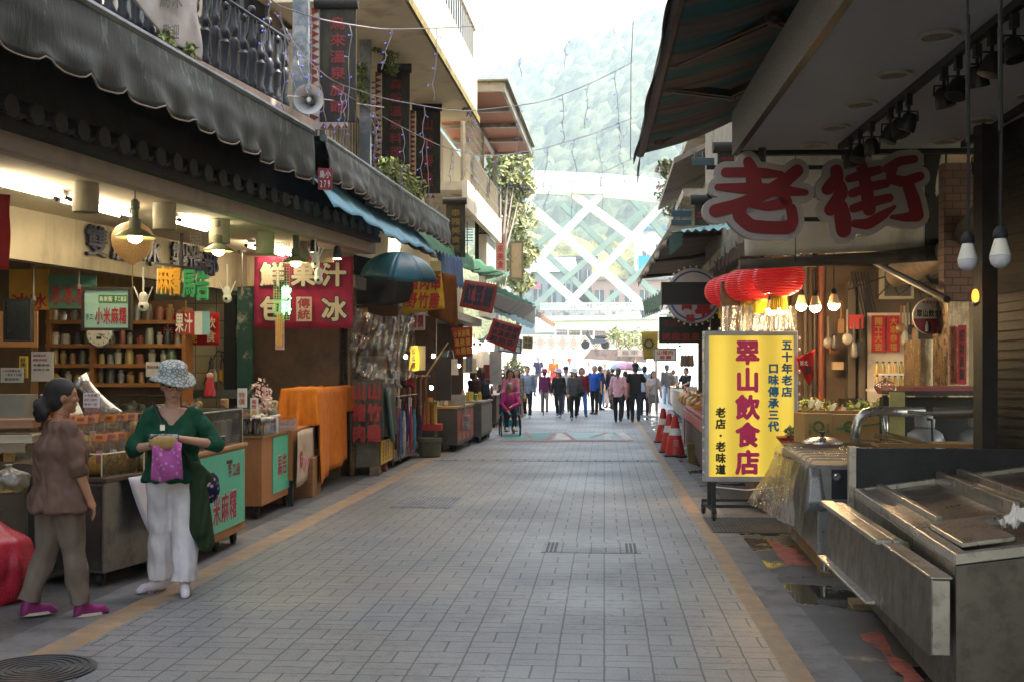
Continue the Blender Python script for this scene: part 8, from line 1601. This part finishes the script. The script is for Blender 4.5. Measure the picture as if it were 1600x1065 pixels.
        if shoecol2: m=MB(); m.skin([[a+X(0,-.016,0)+dr*.5+V((math.cos(2*PI*k/18)*.0265*s,math.sin(2*PI*k/18)*(.062*s),-a.z+gz+z_)) for k in range(18)] for z_ in (.001,.018)]); mb_link(m,'sole',M(shoecol2,.6),so_,None,1) if False else mb_link(m,'sole',M(shoecol2,.6),body,pos,1)
    if hat:
        hm2=hatm or cloth(hat[1]); m=MB(); Ht=lambda x,y,z: HP(x,y,z)
        if hat[0]=='bucket': pr=[(.1,.024),(.097,.032),(.067,.052),(.064,.058),(.06,.092),(.045,.106),(.0,.109)]; ring=[[Ht(r*math.cos(2*PI*i/24),r*1.08*math.sin(2*PI*i/24)-.004,z-.0+(.012*math.sin(4*PI*i/24) if r>.078 else 0)) for i in range(24)] for r,z in pr]
        else: pr=[(.058,.03),(.059,.06),(.05,.085),(.03,.097),(0,.1)]; ring=[[Ht(r*math.cos(2*PI*i/24),r*1.1*math.sin(2*PI*i/24)-.004,z) for i in range(24)] for r,z in pr]
        m.skin(ring,True,False)
        if hat[0]=='cap': m.skin([[Ht(.045*math.cos(PI*i/12),.058+(.045)*t*math.sin(PI*i/12),.033-.012*t) for i in range(13)] for t in (0,.5,1)],False,False)
        o=ch(m,'hat',hm2); sd=o.modifiers.new('s','SOLIDIFY'); sd.thickness=.006
    if glasses:
        m=MB()
        for g in (-1,1): m.tube([HP(g*.021+.015*math.cos(2*PI*i/12),.058,.006+.012*math.sin(2*PI*i/12)) for i in range(13)],.0016*s,5); m.tube([HP(g*.036,.058,.01),HP(g*.05,.0,.01)],.0014*s,4)
        m.tube([HP(-.006,.059,.01),HP(.006,.059,.01)],.0015*s,4); ch(m,'glasses',M('#5d2a26',.3))
    info=dict(body=body,pos=pos,s=s,sh=sh,el=el,wr=wr,hc=hc,hd=hd,X=X,HP=HP,ch=ch,an=an)
    if extra: extra(info)
    return info
def toworld(I,v): return I['pos']+Matrix.Rotation(I['body'].rotation_euler.z,3,'Z')@V(v)
def held(m,name,mat,I,lab,cat,smooth=2,solid=0):
    "a thing that is held or carried: built in the person's own frame, top-level"
    m.v=[toworld(I,v) for v in m.v]; return tag(m.build(name,mat,smooth=smooth,solid=solid),lab,cat)
# ---- the two women in front
g=G(270,925)
def hat_extra(I):
    X=I['X']; s=I['s']; m=MB(); w0,w1=I['wr']; c=(w0+w1)/2+X(0,.045,-.035)
    m.grid(lambda a,b:c+X(.115*(a-.5)*(1+.12*b),.012+.012*math.sin(a*9+b*5)+.02*math.sin(PI*b),.03-.155*b+.008*math.sin(a*7)),18,14); held(m,'pink_bag',cloth('#b35a9a','dots','#c98ab8',bump=.5,ps=30),I,'pink spotted plastic bag held by the woman in the bucket hat','bag',solid=.012)
    m=MB(); m.ell(c+X(.012,.02,.035),.06*s,.012*s,.03*s,16,8); held(m,'rice_cracker',M('#a8854a',.7,var=.2,sc=30),I,'tan round cracker packet in the hands of the woman in the bucket hat','food')
    m=MB(); m.grid(lambda a,b:c+X(.125*(a-.5)+.015,-.005+.006*math.sin(a*8),.015+.055*b),10,5); held(m,'clear_pouch',clear('#cfe0ea',.35,.1,.8,20),I,'clear pale blue zip pouch above the pink bag','pouch',solid=.003)
    # strap and bags at her side
    m=MB(); p=[I['sh'][1]+X(-.03,.045,.03),X(.03,.085,.74),X(-.05,.085,.64),X(-.1,.06,.52)]; q=[]
    for i in range(len(p)-1): q+=[p[i].lerp(p[i+1],k/5) for k in range(5)]
    q.append(p[-1]); m.skin([[a+X(-.012,0,-.012),a+X(.012,0,.012),a+X(.012,.005,.012),a+X(-.012,.005,-.012)] for a in q]); I['ch'](m,'strap',black); m=MB(); m.box(X(.035,.093,.735),(.032,.01,.04)); I['ch'](m,'buckle',chrome,1)
    m=MB(); m.cap(X(-.155,.0,.49),X(-.155,.0,.45),.045*s,.05*s,12); m.cap(X(-.16,.02,.47),X(-.15,-.02,.43),.04*s,.045*s,12); held(MBcopy(m,.014),'handbag',cloth('#1d2142','dots','#b58a94',ps=26),I,'navy flowered handbag hanging at the hip of the woman in the bucket hat','bag')
    m=MB(); m.cap(X(-.11,.05,.52),X(-.12,.05,.28),.036*s,.05*s,12); m.cap(X(-.125,.045,.45),X(-.145,.04,.22),.032*s,.04*s,12); m.cap(X(-.1,.05,.55),X(-.15,.03,.5),.035*s,.032*s,10); me=MBcopy(m,.013)
    for v in me.v: v+=V((0,.006*math.sin(v.x*120+v.z*20),0))
    held(me,'cardigan',cloth('#28381f',bump=.6),I,'dark olive knitted cardigan tied to the bag strap of the woman in the bucket hat','cardigan')
def MBcopy(m,vx):
    me=blob(m,vx,4); r=MB(); r.v=[V(v.co) for v in me.vertices]; r.f=[tuple(p.vertices) for p in me.polygons]; r.mi=[0]*len(r.f); return r
person('older woman in a green top, white trousers and bucket hat holding a pink bag',(g.x,g.y,0),1.56,PI+.28,'#14472f','#d8d2d4',shoe='#c4bcc0',shoecol2='#7d6a72',hair='short',hairm=hairB,sl='mid',hat=('bucket','#9fb3b5'),hatm=cloth('#bdbcb3','cells','#6f7876',ps=36),vox=.009,look=(.25,.28),legs=(.1,-.1),knees=(.02,.03),wide=1.32,flare=.012,hem=.5,glasses=True,fat=1.15,neck=True,
    J={'toe':[(-.01,.1,0),(.085,.06,0)],'arms':[((-.19,.03,.655),(-.035,.155,.69)),((.165,.03,.64),(.045,.15,.665))]},extra=hat_extra)
g=G(95,962)
def brown_extra(I):
    X=I['X']; HP=I['HP']; m=MB(); m.box(HP(-.02,-.075,.0),(.04,.02,.018)); m.ell(HP(-.03,-.08,.004),.012,.012,.012); I['ch'](m,'hair_clip',M('#8d5a6a',.3,var=.5,sc=60),1)
    m=MB(); m.tube([X(.05*math.cos(a),.045*math.sin(a)-.01,.84-.012*math.sin(a)) for a in [2*PI*i/20 for i in range(21)]],.0022,5); I['ch'](m,'necklace',redp)
person('dark haired woman in a brown blouse, taupe trousers and magenta shoes',(g.x,g.y,0),1.5,R(-47),'#6b5145','#75665b',shoe='#7d1f5e',shoecol2='#c9b9a8',hair='bun',hairm=hairM,sl='mid',vox=.009,look=(-.2,0),legs=(-.17,.16),knees=(.14,.02),wide=1.15,hem=.45,flare=.02,fat=1.38,arms=((.05,.14,.15,0),(.12,.14,.22,0)),sk='b',extra=brown_extra)
# ---- backpack pair
g=G(752,685); 
def backpack(col,lab):
    def f(I):
        X=I['X']; s=I['s']; m=MB(); m.cap(X(0,-.1,.64),X(0,-.1,.74),.07*s,.06*s,12); m.cap(X(0,-.13,.62),X(0,-.13,.66),.055*s,.05*s,10); held(MBcopy(m,.018),'backpack',cloth(col),I,lab,'backpack')
        m=MB()
        for g_ in (-1,1): m.tube([X(g_*.05,-.06,.8),X(g_*.06,.02,.84),X(g_*.062,.075,.76),X(g_*.075,.04,.66)],.012,6)
        I['ch'](m,'strap',black)
    return f
def shoulderbag(col,lab,side=1,z=.47,sz=1.0,strapc='#1a1819'):
    def f(I):
        X=I['X']; s=I['s']; m=MB(); c=X(.13*side,.045,z); m.cap(c+X(0,0,-.03),c+X(0,0,.03),.05*s*sz,.042*s*sz,10); m.cap(c+X(.0,.03,-.03),c+X(0,-.03,-.02),.045*s*sz,.045*s*sz,10); held(MBcopy(m,.02),'bag',cloth(col),I,lab,'bag')
        m=MB(); m.tube([X(-.06*side,.03,.83),X(.0,.08,.7),X(.1*side,.07,z+.05)],.007,5); m.tube([X(-.06*side,.0,.835),X(.0,-.07,.7),X(.1*side,-.03,z+.05)],.007,5); I['ch'](m,'strap',M(strapc,.6))
    return f
A2=lambda a,b:(a,b)
person('woman with shoulder length hair and a dark backpack standing at the grey wheeled stall',(g.x,g.y,0),1.62,R(40),'#2b2224','#1b1a1b',hair='bob',hairm=hairB,vox=.018,legs=(.05,-.05),knees=(0,0),arms=((.4,.1,.7,.1),(.3,.1,.8,.1)),toppat=('plaid','#5a2a33'),extra=backpack('#1f2430','dark backpack with a blue label on the back of the woman at the stall'),hem=.46)
g=G(739,682); person('person in a dark cap and jeans leaning over the grey wheeled stall',(g.x,g.y+.1,0),1.56,R(-50),'#232124','#3a4c66',hat=('cap','#1d1c1f'),vox=.018,legs=(.05,-.05),knees=(0,0),arms=((.6,.1,.6,.1),(.6,.1,.6,.1)),shoe='#6d3a44')
# ---- wheelchair group
g=G(797,679); wx=V((g.x,g.y,0))
def wheelchair(pos,rz):
    t=thing('wheelchair','turquoise wheelchair being pushed down the left of the street','wheelchair',pos); t.rotation_euler=(0,0,rz); q=lambda x,y,z: pos+V((x,y,z)); tq=cloth('#1f8aa5'); fr=M('#2a2c30',.35,.5)
    m=MB(); m.box(q(0,-.02,.5),(.42,.42,.05)); m.build('seat',tq,t,bevel=.015); m=MB(); m.box(q(0,-.24,.76),(.42,.04,.5)); m.build('backrest',tq,t,bevel=.015); m=MB(); m.box(q(0,.24,.3),(.36,.02,.14)); m.build('calf_strap',tq,t)
    for s in (-1,1):
        m=MB(); m.lathe(q(s*.25-.015,-.12,.2),[(.15,0),(.2,0),(.2,.03),(.15,.03)],24,(1,0,0)); w_=m.build('wheel',rubber,t,1); m=MB(); m.lathe(q(s*.25-.01,-.12,.2),[(.0,0),(.03,0),(.03,.02)],12,(1,0,0))
        for k in range(8): a=PI*k/4; m.tube([q(s*.25,-.12,.2),q(s*.25,-.12+.17*math.cos(a),.2+.17*math.sin(a))],.004,4)
        m.build('rim',chrome,w_); m=MB(); m.lathe(q(s*.22-.015,.36,.085),[(.02,0),(.085,0),(.085,.03),(.02,.03)],16,(1,0,0)); m.build('front_wheel',rubber,t,1)
        m=MB(); m.tube([q(s*.22,-.26,.35),q(s*.22,-.26,1.0),q(s*.22,-.38,1.0)],.014,6); m.tube([q(s*.22,-.26,.48),q(s*.22,.22,.48),q(s*.22,.34,.14)],.014,6); m.tube([q(s*.22,-.26,.35),q(s*.22,-.12,.2),q(s*.22,.3,.25)],.014,6); m.tube([q(s*.25,-.24,.7),q(s*.25,.12,.7),q(s*.25,.14,.5)],.014,6); m.build('side_frame',fr,t,1)
        m=MB(); m.box(q(s*.1,.42,.12),(.14,.16,.015)); m.build('footrest',black,t); m=MB(); m.box(q(s*.25,-.05,.725),(.05,.3,.03)); m.build('armrest',black,t,bevel=.008)
wheelchair(wx,PI+.12)
person('elderly woman in a magenta jacket sitting in the turquoise wheelchair',(wx.x,wx.y,0),1.48,PI+.12,'#a8326f','#1f222e',hair='short',hairm=hairG,vox=.016,shoe='#b5aaa3',J={'hips':((-.055,-.08,.375),(.055,-.08,.375)),'legs':[((-.07,.13,.36),(-.06,.2,.13)),((.07,.13,.36),(.06,.2,.13))],'shz':.66,'arms':[((-.14,.0,.5),(-.03,.14,.47)),((.14,.0,.5),(.05,.16,.4))]},look=(.5,.05))
person('woman in a pink cardigan over an olive top pushing the wheelchair',(wx.x-.06,wx.y+.72,0),1.6,PI+.12,'#b5687a','#3a3438',hair='bob',hairm=hairB,vox=.017,look=(.05,.3),arms=((.5,.1,.5,0),(.5,.1,.5,0)),legs=(.15,-.15))
g=G(820,662); person('woman in a grey plaid coat walking beside the wheelchair with a beige bag',(g.x-.2,g.y-.4,0),1.62,PI+.1,'#8d8886','#8a8583',hair='long',hairm=hairB,bottom='dress',toppat=('plaid','#4d4a4c'),vox=.018,shoe='#4a5a78',extra=shoulderbag('#a8946f','beige round bag of the woman in the plaid coat',-1,.5,.8))
g=G(824,652); person('man in a pale blue shirt behind the woman in the plaid coat',(g.x+.0,g.y,0),1.72,PI,'#77849a','#26262c',fem=False,vox=.02,shoe='#9aa0a8'); g=G(792,660); person('dark haired woman half hidden behind the woman in the pink cardigan',(g.x,g.y,0),1.66,PI-.3,'#3a3336','#2a282b',hair='long',vox=.02)
# ---- the crowd
def at(x,y,D=None):
    if D is None: q=G(x,y); return V((q.x,q.y,0))
    q=P(x,y,D); return V((q.x,q.y,ramp(q.y)))
W1=dict(legs=(.3,-.22),knees=(.08,.3)); W2=dict(legs=(-.22,.3),knees=(.3,.08)); ST=dict(legs=(.04,-.04),knees=(0,0))
person('woman in a maroon blouse and maroon hat seen from behind, leaning on a black umbrella',at(851,643),1.58,.15,'#5a1f44','#8a8078',hat=('bucket','#7d1f4a'),vox=.018,**ST,arms=((0,.1,.2,0),(.1,.15,.2,0)))
q=at(849,650); m=MB(); m.lathe((q.x,q.y,.02),[(.008,0),(.015,.1),(.04,.5),(.03,.75),(.012,.8),(.012,.9)],10); tag(m.build('folded_umbrella',M('#17161a',.5),smooth=True),'black folded umbrella used as a cane by the woman in maroon','umbrella')
person('woman in a black jacket, lilac sun hat and glasses walking toward the camera',at(873,651),1.6,PI-.15,'#1d1c1e','#252a3a',hair='bob',hat=('bucket','#b59ab5'),vox=.017,shoe='#8d8a8c',**W1,extra=backpack('#2a2a2e','grey backpack of the woman in the lilac hat'),glasses=True)
person('man in a cap and pale shirt behind the woman in the lilac hat',at(884,645),1.7,PI,'#a5a3a3','#4a443f',fem=False,hat=('cap','#2a2f3f'),vox=.02,**W2)
person('woman in a white bucket hat and grey vest carrying a large black bag',at(897,655),1.6,PI+.1,'#4a484a','#1f1d1f',hair='bob',hat=('bucket','#c9d2d2'),vox=.017,shoe='#6d5a6d',**W2,extra=shoulderbag('#17171b','large black shoulder bag of the woman in the white bucket hat',-1,.56,1.6),glasses=True)
person('man in a maroon sweater and blue jeans with a shoulder strap',at(909,650),1.7,PI+.2,'#6a1c2a','#2f568a',hair='bob',fem=False,vox=.017,legs=(.34,-.3),knees=(.05,.3),shoe='#24222a')
person('man in a bright blue polo shirt and black trousers looking to the left',at(929,646.5),1.74,PI-.5,'#1f4a9a','#1c1b1d',fem=False,sl='short',hairm=hairG,vox=.017,**ST)
person('man in a navy sweatshirt turned to the right behind the blue polo man',at(938,640),1.76,-R(70),'#1c2440','#24262e',fem=False,vox=.02,**ST)
person('woman in a light top and blue jeans carrying a small red bag',at(946,636),1.62,PI-.2,'#a89f98','#3f6a9a',hair='long',vox=.02,extra=shoulderbag('#a82a3a','small red bag of the woman in jeans',-1,.5,.6),**ST)
person('woman with long hair in a beige dress beside the man in a black shirt',at(951,637),1.62,.5,'#a8988c','#a58f86',hair='long',hairm=hairB,bottom='dress',vox=.02,**ST)
person('man in a black shirt seen from behind, left of the pink sweater woman',at(957,640),1.74,.2,'#1d1c1f','#2c2b2f',fem=False,vox=.02,**W2)
person('woman in a pale pink sweater and charcoal trousers walking away with a ponytail',at(966,659),1.66,-.1,'#c79aa8','#232226',hair='pony',hairm=hairB,vox=.016,arms=((.1,.2,.3,0),(-.15,.2,.3,0)),**W1)
u=person('person in a rust shirt under a pink and blue parasol, mostly hidden',at(977,654),1.56,-.1,'#8a4a34','#1f1d20',hair='short',hairm=hairB,vox=.018,**W2,arms=((.3,.1,1.9,0),(0,.1,.3,0)),extra=shoulderbag('#b5508a','bright pink patterned bag beside the rust shirt',-1,.42,1.1))
umbrella('parasol','pink and pale blue parasol carried in the crowd',u['pos']+V((.05,.05,1.82)),.52,.28,(0,.06),[M('#c98aa8',.5),M('#8fb3d3',.5),M('#d9a5bd',.5)])
person('man in a black tee shirt and dark jeans walking away with his arm out',at(993,659),1.76,-.05,'#1a1a1c','#27303f',fem=False,sl='short',hat=('cap','#1a1a1c'),vox=.016,legs=(.2,-.2),knees=(.02,.25),arms=((0,.12,.2,0),(.0,.35,.15,0)))
person('man in a pale blue shirt with a dark strap beyond the black tee shirt man',at(1007,648),1.72,.1,'#9fb0c9','#2f3340',fem=False,vox=.02,**ST)
person('young woman in a pale blouse and short grey skirt walking this way',at(1021,651),1.56,PI+.15,'#b5a3a0','#6d6862',hair='long',hairm=hairB,bottom='skirt',vox=.017,shoe='#c9bcc0',arms=((.0,.25,.25,0),(.1,.2,.3,0)),legs=(.22,-.2),knees=(.02,.25),extra=shoulderbag('#2a2529','small dark bag of the woman in the grey skirt',1,.5,.4))
person('man in a grey sweater and light jeans standing at the right stalls',at(1042,633),1.78,.25,'#3f4143','#7d95b0',fem=False,hat=('cap','#2f3440'),vox=.018,**ST,extra=shoulderbag('#8a6a3f','tan bag on the back of the man in light jeans',-1,.6,.6,'#5d4a33'))
person('person in a dark jacket beside the man in light jeans',at(1052,634),1.6,.3,'#3a3638','#5d6a7a',vox=.02,**ST)
person('stall keeper in a black shirt and dark face mask at the right stalls',at(1072,646),1.66,PI*.75,'#17161a','#1c1b1d',fem=False,sl='short',vox=.018,**ST,arms=((.5,.1,.8,.2),(.5,.1,.8,.2)))
person('man in a sleeveless dark blue vest walking on the sunlit plaza',at(841,600,61),1.72,PI+.1,'#2f2f4d','#5d5650',fem=False,sl='short',hairm=hairG,vox=.022,**W1)
person('person in an orange jacket with open front on the plaza',at(865,590,60),1.72,PI,'#b5692a','#4d4038',fem=False,sl='long',vox=.022,**W2)
person('child in a red shirt in front of the orange jacket on the plaza',at(867,600,57),1.35,PI,'#b5403a','#5d4a4a',hair='bob',vox=.022,**ST)
person('woman in white with a red sun hat on the sunlit plaza',at(890,594,60),1.62,PI-.1,'#d3cdcb','#a89f9a',hat=('bucket','#b54a3f'),vox=.022,**ST)
person('person in a white tee shirt standing beyond the blue polo man',at(920,600,58),1.64,PI,'#d0cbc9','#5d5a5a',hat=('cap','#c9c4c4'),vox=.022,**ST)
person('woman with a pale hat far back between the navy man and the parasol',at(945,600,57),1.62,PI,'#c9bdb5','#6d6360',hat=('bucket','#cfc9bf'),vox=.022,**ST)
person('dark haired woman far back on the plaza to the right of the parasol',at(992,603,60),1.64,PI,'#c4bfc9','#77716d',hair='bob',vox=.022,**ST)
for i,(x,c,p_) in enumerate(((868,'#4a4a78','left'),(893,'#3f4a5a','second'),(950,'#8a3a4a','third'),(972,'#5a4a7a','right'))):
    p=P(x,498,129.5); person('distant walker on the bridge deck, %s of the four'%p_,(p.x,p.y+2,p.z-.2),1.7,-PI/2 if i%2 else PI/2,c,'#3a3a44',vox=.03,**W1)
clean_side()
